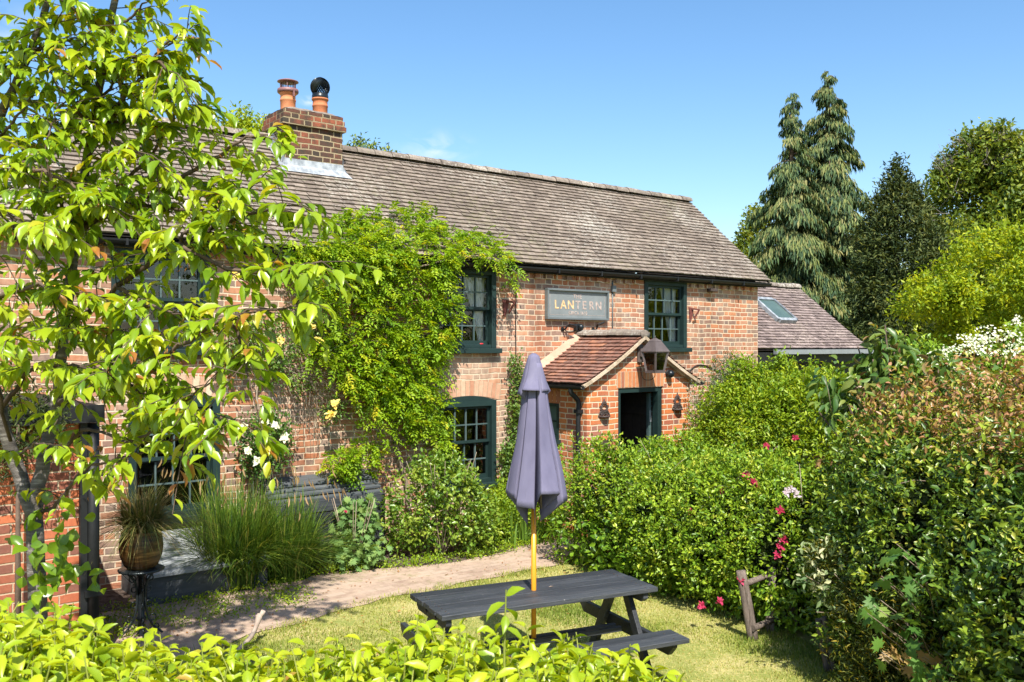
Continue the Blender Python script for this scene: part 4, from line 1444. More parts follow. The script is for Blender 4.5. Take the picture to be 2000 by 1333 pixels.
# wall lantern over the porch door -------------------------------------------
ln = on_house('wall_lantern', 'large four sided bronze lantern on the porch gable above the door', 'lantern', PXM - .02, PY, 2.353)
OY = -.31
mb = MB()
mb.box((-.055, -.03, .10), (.055, -.002, .36))
mb.box((-.028, -.06, .18), (.028, -.03, .30))
mb.tube(curve_pts([(0, -.05, .22), (0, -.12, .19), (0, -.19, .24)], 4), .014, 8)
mb.build('wall_bracket', mt['lantern'], ln, bevel=.004)


def frustum(mbx, w0, z0, w1, z1, t=None):
    vs = [(s * w0, OY + q * w0, z0) for s, q in ((-1, -1), (1, -1), (1, 1), (-1, 1))] + [(s * w1, OY + q * w1, z1) for s, q in ((-1, -1), (1, -1), (1, 1), (-1, 1))]
    mbx.add(vs, [(0, 1, 5, 4), (1, 2, 6, 5), (2, 3, 7, 6), (3, 0, 4, 7), (4, 5, 6, 7), (3, 2, 1, 0)], t)


mb = MB()
frustum(mb, .150, .250, .152, .262)
frustum(mb, .148, .262, .066, .405)
frustum(mb, .070, .405, .052, .428)
frustum(mb, .040, .428, .010, .455)
mb.lathe([(.0, .0), (.012, .004), (.009, .018), (.004, .03), (.0, .045)], (0, OY, .452), 10)
mb.build('lamp_roof', mt['lantern'], ln)
mb = MB()
for s, q in ((-1, -1), (1, -1), (1, 1), (-1, 1)):
    mb.bar((s * .088, OY + q * .088, -.03), (s * .128, OY + q * .128, .25), .030, .030)
frustum(mb, .104, -.050, .106, -.022)
for zz, hw_ in ((-.020, .090), (.236, .125)):
    mb.box((-hw_, OY - hw_ - .006, zz), (hw_, OY - hw_ + .006, zz + .012))
    mb.box((-hw_, OY + hw_ - .006, zz), (hw_, OY + hw_ + .006, zz + .012))
    mb.box((-hw_ - .006, OY - hw_, zz), (-hw_ + .006, OY + hw_, zz + .012))
    mb.box((hw_ - .006, OY - hw_, zz), (hw_ + .006, OY + hw_, zz + .012))
mb.build('lamp_frame', mt['lantern'], ln)
mb = MB()
for (s0, q0), (s1, q1) in (((-1, -1), (1, -1)), ((1, -1), (1, 1)), ((1, 1), (-1, 1)), ((-1, 1), (-1, -1))):
    mb.add([(s0 * .089, OY + q0 * .089, -.02), (s1 * .089, OY + q1 * .089, -.02), (s1 * .126, OY + q1 * .126, .245), (s0 * .126, OY + q0 * .126, .245)], [(0, 1, 2, 3)])
mb.build('lamp_glass', mt['lamp_glass'], ln)
mb = MB()
mb.tube(curve_pts([(0, OY, -.04), (.005, OY + .02, -.11), (-.01, OY + .10, -.155), (-.03, OY + .22, -.12), (-.02, -.02, .12)], 6), .005, 6)
mb.build('lamp_cable', mt['cable'], ln)


# ornate iron wall brackets beside the door ------------------------------------
def sconce(x, z, label, first=None):
    t = on_house('wall_bracket_shelf', label, 'wall bracket', x, PY, z, 'ornate iron wall brackets beside the porch door')
    if first is not None:
        for ch in first.children:
            c = ch.copy()
            C.objects.link(c)
            c.parent = t
        return t
    m_ = MB()
    m_.lathe([(0.0, -.012), (.085, -.010), (.095, .0), (.095, .008), (.0, .008)], (0, -.002, 0), 18, ang=(math.pi, 2 * math.pi))
    m_.build('half_round_shelf', mt['iron'], t)
    m_ = MB()
    rr = .006

    def ring(cx, cz, rad, n=14, flat=1.0):
        pts_ = [(cx + rad * math.cos(2 * math.pi * i / n), -.012, cz + rad * flat * math.sin(2 * math.pi * i / n)) for i in range(n + 1)]
        m_.tube(pts_, rr, 5, False)

    ring(0, .125, .036)
    ring(0, .125, .055, flat=1.1)
    for sx in (-1, 1):
        for cx, cz, rd in ((.068, .026, .020), (.030, .030, .022), (.052, .062, .018), (.022, .070, .016), (.055, .145, .013), (.048, .105, .013), (.03, .185, .012), (.014, .205, .011)):
            ring(sx * cx, cz, rd, 10)
        m_.tube(curve_pts([(sx * .09, -.012, .006), (sx * .075, -.012, .05), (sx * .035, -.012, .085), (sx * .055, -.012, .125), (sx * .03, -.012, .175), (0, -.012, .235)], 3), .0065, 5)
        m_.tube(curve_pts([(sx * .06, -.012, .01), (sx * .01, -.012, .05), (-sx * .03, -.012, .085)], 3), .006, 5)
    m_.lathe([(0, 0), (.010, .01), (.006, .02), (.0, .035)], (0, -.012, .228), 8)
    for i_, p_ in enumerate(m_.v): m_.v[i_] = (p_[0] * 1.22, p_[1], p_[2])
    m_.build('openwork_back', mt['iron'], t)
    return t


sc1 = sconce(-5.32, 1.69, 'ornate openwork iron bracket with half round shelf on porch brick left of the door')
sconce(-3.77, 1.725, 'ornate openwork iron bracket with half round shelf on porch brick right of the door', sc1)

cd = on_house('security_camera', 'small black dome camera on porch brick beside the lantern', 'camera', -3.98, PY, 2.28)
mb = MB()
mb.lathe([(.0, 0), (.05, 0), (.055, .012), (.05, .03), (.0, .03)], (0, 0, 0), 16)
ob = mb.build('camera_base', mt['black'], cd)
ob.rotation_euler = (R(90), 0, 0)
mb = MB()
mb.lathe([(.060 * math.sin(math.pi * i / 10), -.060 * math.cos(math.pi * i / 10)) for i in range(11)], (0, -.06, -.01), 18)
mb.build('camera_dome', mt['cowl_black'], cd)

# floodlights and sensor under the sign ------------------------------------------
for lab, xx, sgn in (('small black floodlight left of the sensor under the sign, head tipped up', -4.945, -1), ('small black floodlight right of the sensor under the sign, head pointing right', -4.29, 1)):
    t = on_house('floodlight', lab, 'floodlight', xx, 0, 2.97, 'floodlights under the pub sign')
    mb = MB()
    mb.tube(curve_pts([(0, -.002, -.02), (0, -.07, -.02), (0, -.11, .03)], 4), .013, 8)
    mb.tube([(0, -.0015, -.02), (0, -.015, -.02)], .035, 12)
    mb.build('lamp_arm', mt['black'], t)
    mb = MB()
    d1 = Vector((sgn * .10, 0, -.015 if sgn < 0 else .06))
    mb.bar(Vector((-sgn * .02, -.12, .045)), Vector((-sgn * .02, -.12, .045)) + Vector((.13, -.015, -.025 if sgn < 0 else .045)), .09, .022, up=(0, .45, 1))
    mb.build('lamp_head', mt['black'], t, bevel=.006)
t = on_house('motion_sensor', 'round grey black motion sensor between the two floodlights', 'sensor', -4.655, 0, 2.985)
mb = MB()
mb.box((-.06, -.07, -.055), (.02, -.002, .05))
mb.build('housing', mt['black'], t, bevel=.008)
mb = MB()
mb.lathe([(.05 * math.sin(math.pi * i / 10), -.05 * math.cos(math.pi * i / 10)) for i in range(11)], (.02, -.09, 0), 16)
mb.build('lens', mt['cowl_black'], t)
t = tag(wparent(MB().build('tmp', mt['cable']), pub), None) if False else None
cb = on_house('light_cable', 'thin black cable looping between the floodlights below the sign', 'cable', -4.62, 0, 2.93)
mb = MB()
mb.tube(curve_pts([(-.32, -.03, .02), (-.22, -.012, -.015), (-.08, -.012, -.005), (0, -.03, .04)], 5), .007, 6)
mb.tube(curve_pts([(.0, -.03, .04), (.10, -.012, -.02), (.22, -.012, -.03), (.33, -.03, .01)], 5), .007, 6)
mb.build('cable_run', mt['cable'], cb)

# wall cables, irons and a little eaves lamp ----------------------------------------
cb = on_house('wall_cable', 'thin black cable running down the brick between window and sign', 'cable', -5.88, 0, 2.6)
mb = MB()
mb.tube(curve_pts([(.02, -.012, 1.12), (.012, -.012, .95), (0, -.010, .5), (.004, -.010, 0), (.0, -.01, -.5), (.01, -.01, -1.2)], 4), .009, 6)
mb.build('cable_run', mt['cable'], cb)
cb = on_house('conduit_pipe', 'thin grey conduit dropping from the eaves between sign and right window', 'conduit', -3.86, 0, 2.75)
mb = MB()
mb.tube([(0, -.012, 1.0), (0, -.012, 0.03)], .011, 8)
mb.box((-.03, -.05, .82), (.05, -.001, .92))
mb.build('conduit_run', mt['sign_frame'], cb)
cb = on_house('looped_cable', 'black cable arching from the porch eave across brick towards the shrubs', 'cable', -3.2, 0, 2.35)
pp = [on_wall(u, v, -.012) for u, v in ((1344, 730), (1350, 722), (1362, 714), (1376, 714), (1395, 722), (1412, 726), (1450, 730))]
mb = MB()
mb.tube(curve_pts([p - np.array([-3.2, 0, 2.35]) for p in pp], 5), .011, 6)
mb.build('cable_run', mt['cable'], cb)


def wall_iron(x, z, label, first=None):
    t = on_house('wall_iron', label, 'iron bracket', x, 0, z, 'dark red iron brackets on the upper wall')
    if first is not None:
        c = first.children[0].copy()
        C.objects.link(c)
        c.parent = t
        return t
    m_ = MB()
    m_.prism([(-.07, .11), (.05, .09), (.03, .0), (-.01, -.12), (-.05, -.14), (-.055, -.02)], (0, -.02, 0), (1, 0, 0), (0, 0, 1), (0, 1, 0), .018)
    m_.bar((0, -.02, .085), (.055, -.14, .06), .03, .03)
    m_.bar((.055, -.14, .06), (.02, -.05, -.09), .025, .025)
    m_.build('iron_plate', mt['rust'], t)
    return t


wi = wall_iron(-6.06, 3.27, 'dark red iron bracket on brick just right of the curtained window')
wall_iron(-1.91, 3.26, 'dark red iron bracket on brick right of the window above the lantern', wi)
t = on_house('eaves_lamp', 'small dark bulkhead lamp high on brick near the right corner', 'lamp', -1.42, 0, 3.68)
mb = MB()
mb.box((-.06, -.04, -.03), (.06, -.001, .05))
mb.box((-.09, -.13, -.02), (.09, -.04, .03))
mb.build('lamp_body', mt['iron'], t, bevel=.008)
t = on_house('floodlight', 'small grey floodlight high on shaded brick beside the climber, below the eaves', 'floodlight', on_wall(660, 535, -.1)[0], 0, 3.42)
mb = MB()
mb.box((-.11, -.15, -.045), (.11, -.05, .05))
mb.box((-.03, -.05, -.03), (.03, -.001, .03))
mb.build('lamp_head', mt['sign_frame'], t, bevel=.006)

# ------------------------------------------------------------------ outbuilding on the right
ext = thing('outbuilding', 'low dark outbuilding with mossy tiled roof behind the pub corner', 'outbuilding', W(0, 0, 0), HANG)
EZ, ERZ, EY0, EYR, EX1 = 2.62, 4.08, 0.5, 2.36, 4.75
mb = MB()
mb.box((0.02, EY0 + .25, 0), (EX1 - .12, 2 * EYR - EY0 - .2, EZ - .02))
mb.prism([(EY0 + .25, EZ - .02), (2 * EYR - EY0 - .25, EZ - .02), (EYR, ERZ - .12)], (EX1 - .16, 0, 0), (0, 1, 0), (0, 0, 1), (1, 0, 0), .03)
mb.build('wall', mt['black'], ext)
erun = EYR - EY0
er = tiles('roof', (0.02, EY0, EZ), (1, 0, 0), EX1, [(0, 0, 0), (0, erun * .35, (ERZ - EZ) * .33), (0, erun, ERZ - EZ)], .1, .17, mt['tile_ext'], ext)
tiles('roof_slope', (0.02, 2 * EYR - EY0, EZ), (1, 0, 0), EX1, [(0, 0, 0), (0, -erun, ERZ - EZ)], .2, .34, mt['tile_ext'], er)
mb = MB()
mb.add([(0, EY0, EZ - .02), (EX1, EY0, EZ - .02), (EX1, EYR, ERZ - .06), (0, EYR, ERZ - .06)], [(0, 1, 2, 3)])
mb.add([(0, 2 * EYR - EY0, EZ - .02), (EX1, 2 * EYR - EY0, EZ - .02), (EX1, EYR, ERZ - .06), (0, EYR, ERZ - .06)], [(3, 2, 1, 0)])
mb.build('roof_boarding', mt['deck'], er)
mb = MB()
half_round(mb, (0.03, EYR, ERZ + .03), (EX1, EYR, ERZ + .03), .12)
mb.build('ridge_tiles', mt['ridge'], er)
mb = MB()
mb.box((1.15, EY0 - .11, EZ - .10), (EX1 + .02, EY0 - .03, EZ - .005))
mb.build('gutter', mt['zinc'], ext)
mb = MB()
mb.box((0.05, EY0 + .02, EZ - .28), (EX1 - .02, EY0 + .06, EZ - .06))
mb.build('fascia', mt['black'], ext)
# roof window, seen low on the slope beside the house corner


def on_ext_roof(u, v):
    lo, hi = EY0 + .01, EYR
    for _ in range(40):
        y = (lo + hi) / 2
        p = on_wall(u, v, y)
        zr = EZ + (ERZ - EZ) * (y - EY0) / erun
        if p[2] > zr: lo = y
        else: hi = y
    return on_wall(u, v, (lo + hi) / 2)


p0, p1 = on_ext_roof(1500, 612), on_ext_roof(1516, 629)
yA, yB = on_ext_roof(1540, 630)[1], on_ext_roof(1483, 589)[1]
xa, xb = p1[0] + .02, p1[0] + .68
sl2 = (ERZ - EZ) / erun
rz_ = lambda y: EZ + sl2 * (y - EY0)
nrm = Vector((0, -sl2, 1)).normalized()
sk = MB()
qa, qb = Vector((0, yA, rz_(yA))) + nrm * .05, Vector((0, yB, rz_(yB))) + nrm * .05
for xx in (xa, xb): sk.bar(qa + Vector((xx, 0, 0)), qb + Vector((xx, 0, 0)), .07, .09, up=nrm)
sk.bar(qa + Vector((xa + .035, 0, 0)), qa + Vector((xb - .035, 0, 0)), .09, .088, up=nrm)
sk.bar(qb + Vector((xa + .035, 0, 0)), qb + Vector((xb - .035, 0, 0)), .09, .088, up=nrm)
skl = sk.build('skylight', mt['lead'], ext)
sk = MB()
ga, gb = qa + nrm * .02, qb + nrm * .02
sk.add([ga + Vector((xa, 0, 0)), ga + Vector((xb, 0, 0)), gb + Vector((xb, 0, 0)), gb + Vector((xa, 0, 0))], [(0, 1, 2, 3)])
sk.build('pane', mt['skylight'], skl)

# ------------------------------------------------------------------ low brick wing and black post on the left
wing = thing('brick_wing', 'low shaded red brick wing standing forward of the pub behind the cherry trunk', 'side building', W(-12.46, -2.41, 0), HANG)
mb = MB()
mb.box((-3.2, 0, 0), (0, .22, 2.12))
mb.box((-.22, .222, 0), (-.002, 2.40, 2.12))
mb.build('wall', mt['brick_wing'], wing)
mb = MB()
mb.box((-3.3, -.12, 2.13), (.10, 2.40, 2.20))
mb.box((-3.3, -.14, 2.06), (.12, -.121, 2.205))
mb.build('flat_roof', mt['black'], wing)
mb = MB()
mb.box((-.05, -.055, 0.0), (.005, -.003, 2.05))
mb.tube([(.055, -.03, .02), (.055, -.03, 2.05)], .05, 12)
for zz in (.6, 1.6): mb.box((-.02, -.085, zz), (.12, -.0035, zz + .05))
mb.build('downpipe', mt['black'], wing)
mb = MB()
mb.box((-2.0, -.02, .55), (-1.2, -.003, 1.75))
mb.build('shutter', mt['black'], wing)

# cellar hatch ------------------------------------------------------------------
ch_ = thing('cellar_hatch', 'sloping grey cellar hatch lid on dark timber sides below the lower left window', 'hatch', W(-10.9, 0, 0), HANG)
mb = MB()
lid = [(-.02, .60), (-.02, .56), (-.98, .30), (-.98, .34)]
mb.prism(lid, (-.62, 0, 0), (0, 1, 0), (0, 0, 1), (1, 0, 0), 1.35)
mb.build('lid', mt['slab'], ch_, bevel=.006)
mb = MB()
for i in range(3):
    mb.prism([(-.03, .0 + .18 * i), (-.93, .0 + .10 * i), (-.93, .09 + .10 * i), (-.03, .165 + .18 * i)], (-.60, 0, 0), (0, 1, 0), (0, 0, 1), (1, 0, 0), .04)
    mb.prism([(-.03, .0 + .18 * i), (-.93, .0 + .10 * i), (-.93, .09 + .10 * i), (-.03, .165 + .18 * i)], (.67, 0, 0), (0, 1, 0), (0, 0, 1), (1, 0, 0), .04)
mb.box((-.56, -.93, .0), (.67, -.89, .295))
mb.build('side_boards', mt['bench'], ch_)

# slatted timber box against the wall ---------------------------------------------
bx0, bx1 = on_wall(515, 950, -.2)[0], on_wall(735, 940, -.2)[0]
bn = thing('slatted_timber_box', 'dark grey slatted timber bench box against the brick wall', 'storage box', W((bx0 + bx1) / 2, 0, 0), HANG)
bw = (bx1 - bx0) / 2
mb = MB()
mb.prism([(-.01, 1.07), (-.01, 1.04), (-.20, .965), (-.20, 0.995)], (-bw, 0, 0), (0, 1, 0), (0, 0, 1), (1, 0, 0), 2 * bw)
for y0_, z0_ in ((-.245, .945), (-.305, .895), (-.365, .835)):
    mb.prism([(y0_ + .035, z0_ + .015), (y0_ + .035, z0_ - .015), (y0_ - .015, z0_ - .035), (y0_ - .015, z0_ - .005)], (-bw, 0, 0), (0, 1, 0), (0, 0, 1), (1, 0, 0), 2 * bw)
mb.build('slatted_lid', mt['bench'], bn, bevel=.004)
mb = MB()
for i in range(5):
    mb.box((-bw + .02, -.46, .05 + i * .155), (bw - .02, -.43, .05 + i * .155 + .14))
for sx in (-bw + .02, bw - .05): mb.box((sx, -.43, .03), (sx + .03, -.02, .80))
mb.build('box_front', mt['table'], bn, bevel=.004)

# ------------------------------------------------------------------ picnic table and parasol
TC, TA = np.array([.173, 7.34]), math.atan2(.4305, .9026)
pt = thing('picnic_table', 'black stained wooden picnic table with one attached bench seat on the lawn', 'picnic table', (TC[0], TC[1], 0), TA)
mb = MB()
for i in range(5):
    y = -.345 + i * .1395
    e0, e1 = random.uniform(-.006, .006), random.uniform(-.006, .006)
    mb.box((-.915 + e0, y, .712 + random.uniform(-.002, .002)), (.945 + e1, y + .126, .75 + random.uniform(-.003, .003)))
mb.build('tabletop', mt['table'], pt, bevel=.005)
mb = MB()   # one seat only; the far side has lost its bench
for i in range(2):
    y = -.749 + i * .136
    mb.box((-.96, y, .412), (.965, y + .126, .448))
mb.build('seat', mt['table'], pt, bevel=.005)
for sx in (-1, 1):
    mb = MB()
    yy = .72
    mb.prism([(-yy, .385), (-yy, .411), (yy, .411), (yy, .385), (yy - .07, .31), (-yy + .07, .31)], (sx * .85 - .022, 0, 0), (0, 1, 0), (0, 0, 1), (1, 0, 0), .044)
    mb.build('seat_bearer', mt['table'], pt, bevel=.004)
    mb = MB()
    mb.prism([(-.32, .66), (-.32, .711), (.32, .711), (.32, .66), (.28, .63), (-.28, .63)], (sx * .85 - .022, 0, 0), (0, 1, 0), (0, 0, 1), (1, 0, 0), .044)
    mb.build('top_bearer', mt['table'], pt, bevel=.004)
    for sy in (-1, 1):
        mb = MB()
        mb.prism([(sy * .13, .708), (sy * .03, .708), (sy * .43, 0.0), (sy * .53, 0.0)], (sx * .805 - .021, 0, 0), (0, 1, 0), (0, 0, 1), (1, 0, 0), .042)
        mb.build('leg', mt['table'], pt, bevel=.004)
mb = MB()
for sx in (-1, 1):
    for sy in (-1, 1):
        for yy_, zz_ in ((.37, .36), (.10, .67)):
            mb.tube([(sx * .872, sy * yy_, zz_), (sx * .882, sy * yy_, zz_)], .014, 8)
    for i in range(5):
        for dy in (.035, .095): mb.tube([(sx * .85, -.345 + i * .1395 + dy, .749), (sx * .85, -.345 + i * .1395 + dy, .7535)], .006, 6)
    for y in (-.70, -.57): mb.tube([(sx * .85, y, .446), (sx * .85, y, .4515)], .006, 6)
mb.build('bolts', mt['iron'], pt)['kind'] = 'stuff'
mb = MB()
mb.box((-.785, -.065, .335), (.785, -.024, .375))
mb.box((-.785, .024, .335), (.785, .065, .375))
for sx in (-.5, .5): mb.box((sx - .03, -.024, .336), (sx + .03, .024, .374))
mb.build('stretcher', mt['table'], pt, bevel=.003)

par = thing('parasol', 'closed faded navy parasol on an orange wooden pole through the picnic table', 'parasol', (TC[0], TC[1], 0), .25)
mb = MB()
mb.tube([(0, 0, .03), (0, 0, 1.405)], .0205, 14)
mb.build('lower_pole', mt['orange'], par)
mb = MB()
mb.tube([(0, 0, 1.405), (0, 0, 2.60)], .018, 12)
mb.build('upper_pole', mt['pole_grey'], par)
mb = MB()
mb.lathe([(.0, .0), (.19, 0), (.20, .02), (.19, .05), (.06, .07), (.03, .085), (.03, .22), (.0, .22)], (0, 0, 0), 20)
mb.build('base_weight', mt['black'], par)
mt['canvas'] = surf_mat("faded_navy_canvas", [(0.3, (0.105, 0.100, 0.160)), (0.55, (0.145, 0.138, 0.212)), (0.8, (0.215, 0.207, 0.285))], 4, 0.85, 0.15, 0.25, tint=0, stretch=(1, 1, .35), bdist=.01)


def canopy_mesh(zt, zb, prof, lobes, depth, hem, nz=26, na=160, twist=.25, seed=0):
    rs = random.Random(seed)
    amp = [rs.uniform(.75, 1.2) for _ in range(lobes)]
    ph = [rs.uniform(-.18, .18) for _ in range(lobes)]
    m_ = MB()
    vs, fs = [], []
    for j in range(nz + 1):
        t = j / nz
        Rr = np.interp(t, [p[0] for p in prof], [p[1] for p in prof])
        for i in range(na):
            a = 2 * math.pi * i / na
            q = (a / (2 * math.pi) * lobes + twist * t) % lobes
            k = int(q)
            f = abs(math.sin(math.pi * (q - k + ph[k] * .5 * math.sin(math.pi * (q - k)))))
            f = min(1, f / .42)
            f = f * f * (3 - 2 * f) * (1.04 - .08 * (q - k))
            d_ = depth(t)
            r = Rr * (1 - d_ + d_ * f * amp[k]) * (1 + .02 * math.sin(t * 9 + k * 2))
            z = zt + (zb - zt) * t - hem * (t ** 4) * (1 - f) * 1.0 + hem * .35 * (t ** 6) * math.sin(k * 2.3)
            vs.append((r * math.cos(a), r * math.sin(a), z))
    for j in range(nz):
        for i in range(na):
            i2 = (i + 1) % na
            fs.append((j * na + i, j * na + i2, (j + 1) * na + i2, (j + 1) * na + i))
    m_.add(vs, fs, .5, True)
    return m_


cmb = canopy_mesh(2.56, 1.50, [(0, .055), (.12, .085), (.3, .112), (.6, .165), (.85, .225), (1, .258)], 8, lambda t: .62 + .10 * t, .17, seed=4, na=480)
co_ = cmb.build('canopy', mt['canvas'], par)
so = co_.modifiers.new('thick', 'SOLIDIFY')
so.thickness = .003
cmb = canopy_mesh(2.635, 2.335, [(0, .012), (.08, .045), (.3, .062), (.7, .100), (.92, .128), (1, .142)], 5, lambda t: .03 + .42 * t * t, .06, nz=14, twist=.1, seed=9)
co2 = cmb.build('top_vent', mt['canvas'], par)
so = co2.modifiers.new('thick', 'SOLIDIFY')
so.thickness = .003
mb = MB()
for k in range(8):
    a = 2 * math.pi * k / 8 + .2
    mb.tube([(.03 * math.cos(a), .03 * math.sin(a), 2.5), (.13 * math.cos(a), .13 * math.sin(a), 1.42)], .007, 6)
mb.build('folded_ribs', mt['pole_grey'], par)
lf = thing('fallen_leaf', 'tiny dry orange leaf lying on the black tabletop beside the pole', 'leaf', (TC[0] + .14, TC[1] + .09, .7535), .4)
mb = MB()
mb.add([(-.02, 0, 0), (0, -.012, .006), (.028, .002, .002), (.002, .014, .004)], [(0, 1, 2), (0, 2, 3)])
mb.build('dry_blade', mt['drift'], lf)

# stick, pedestal and pot ----------------------------------------------------------
sk0, sk1 = at(470, 1270, 8.15), at(508, 1200, 8.35)
stk = thing('dead_branch', 'pale knobbly dead branch stuck upright in the lawn edge', 'branch', (sk0[0], sk0[1], 0))
mb = MB()
o_ = np.array([sk0[0], sk0[1], 0])
mb.tube(curve_pts([np.array([-.04, -.06, -.02]), sk0 - o_ + [0, 0, .02], (sk0 + sk1) / 2 - o_ + [.02, 0, -.02], sk1 - o_], 5), [.02] * 8 + [.021] * 5 + [.024, .03, .026][:3], 8)
tip = sk1 - o_
mb.tube([tip - [.005, 0, .04], tip + [.03, .0, .03]], [.018, .022], 7)
mb.tube([tip - [0, 0, .05], tip + [-.035, .01, -.01]], [.014, .016], 7)
mb.build('branch_wood', mt['drift'], stk)

pc = np.array([-3.44, 8.55])
pd = thing('iron_pedestal', 'black ornate cast iron pedestal with round top beside the brick wing', 'pedestal', (pc[0], pc[1], 0))
mb = MB()
mb.lathe([(0, .605), (.16, .605), (.20, .615), (.205, .63), (.19, .638), (0, .638)], (0, 0, 0), 28)
mb.build('pedestal_top', mt['cowl_black'], pd)
mb = MB()
for k in range(4):
    a = k * math.pi / 2 + .5
    ca, sa = math.cos(a), math.sin(a)
    mb.tube(curve_pts([(.12 * ca, .12 * sa, .60), (.05 * ca, .05 * sa, .50), (.035 * ca, .035 * sa, .36), (.05 * ca, .05 * sa, .22), (.10 * ca, .10 * sa, .10), (.17 * ca, .17 * sa, .03), (.19 * ca, .19 * sa, .0)], 4), .011, 6)
    for zz, r_, o2 in ((.54, .03, .075), (.44, .025, .062), (.3, .028, .065), (.17, .03, .10), (.08, .025, .13)):
        mb.tube([((o2 + r_ * math.cos(q)) * ca, (o2 + r_ * math.cos(q)) * sa, zz + r_ * math.sin(q)) for q in np.linspace(0, 2 * math.pi, 11)], .006, 5, False)
mb.lathe([(.035, .0), (.045, .02), (.03, .05), (.03, .15), (.05, .17), (.03, .19), (.025, .55), (.06, .6)], (0, 0, .0), 12)
mb.build('pedestal_stem', mt['cowl_black'], pd)
po = thing('plant_pot', 'round brown banded pot standing on the black iron pedestal', 'plant pot', (pc[0], pc[1], .639))
mb = MB()
mb.lathe([(0, 0), (.12, 0), (.15, .03), (.185, .12), (.195, .20), (.185, .29), (.172, .33), (.178, .345), (.17, .35), (.155, .34), (.15, .30), (.0, .30)], (0, 0, 0), 28)
mb.build('pot_body', mt['pot'], po)

# ------------------------------------------------------------------ split-log fence by the right hedge
fn = thing('post_and_rail_fence', 'old silvery split log fence half buried in hedge below the variegated shrub', 'fence', (2.4, 8.2, 0))
fo = np.array([2.4, 8.2, 0])


def post(u0, v0, u1, v1, Y, r, Yt=None):
    a, b = at(u0, v0, Y), at(u1, v1, Yt or Y)
    a[2] = min(a[2], 0.0) - .03
    m_ = MB()
    for dx_ in (-.5, .45):
        pts_ = [a - fo + [dx_ * r, 0, 0], (a + b) / 2 - fo + [dx_ * r * 1.05 + .004, .01, 0], b - fo + [dx_ * r * .9, 0, random.uniform(-.03, .02)]]
        m_.tube(curve_pts(pts_, 3), [r * .75, r * .72, r * .7, r * .72, r * .68, r * .66, r * .6], 7)
    m_.build('post', mt['wood_post'], fn)
    return a, b


post(1472, 1250, 1447, 1112, 8.45, .042)
post(1624, 1312, 1603, 1205, 7.63, .045)
post(1503, 1236, 1508, 1105, 8.7, .036)
post(1553, 1216, 1536, 1090, 8.9, .036)


def rail(u0, v0, Y0, u1, v1, Y1, r=.03):
    a, b = at(u0, v0, Y0), at(u1, v1, Y1)
    m_ = MB()
    m_.tube(curve_pts([a - fo, (a + b) / 2 - fo + [0, 0, .01], b - fo], 3), [r, r, r * .95, r, r * 1.05, r, r * .9], 7)
    m_.build('rail', mt['wood_post'], fn)


rail(1452, 1142, 8.45, 1545, 1112, 9.0)
rail(1470, 1228, 8.42, 1575, 1188, 9.2)

# ------------------------------------------------------------------ the cherry tree
cy = 5.5
cb0 = at(78, 1010, cy)
cherry = thing('cherry_tree', 'young cherry tree with drooping bright green leaves in front of the pub', 'tree', (cb0[0], cb0[1], 0))
co0 = np.array([cb0[0], cb0[1], 0])


def A3(l): return [at(u, v, Y) for u, v, Y in l]


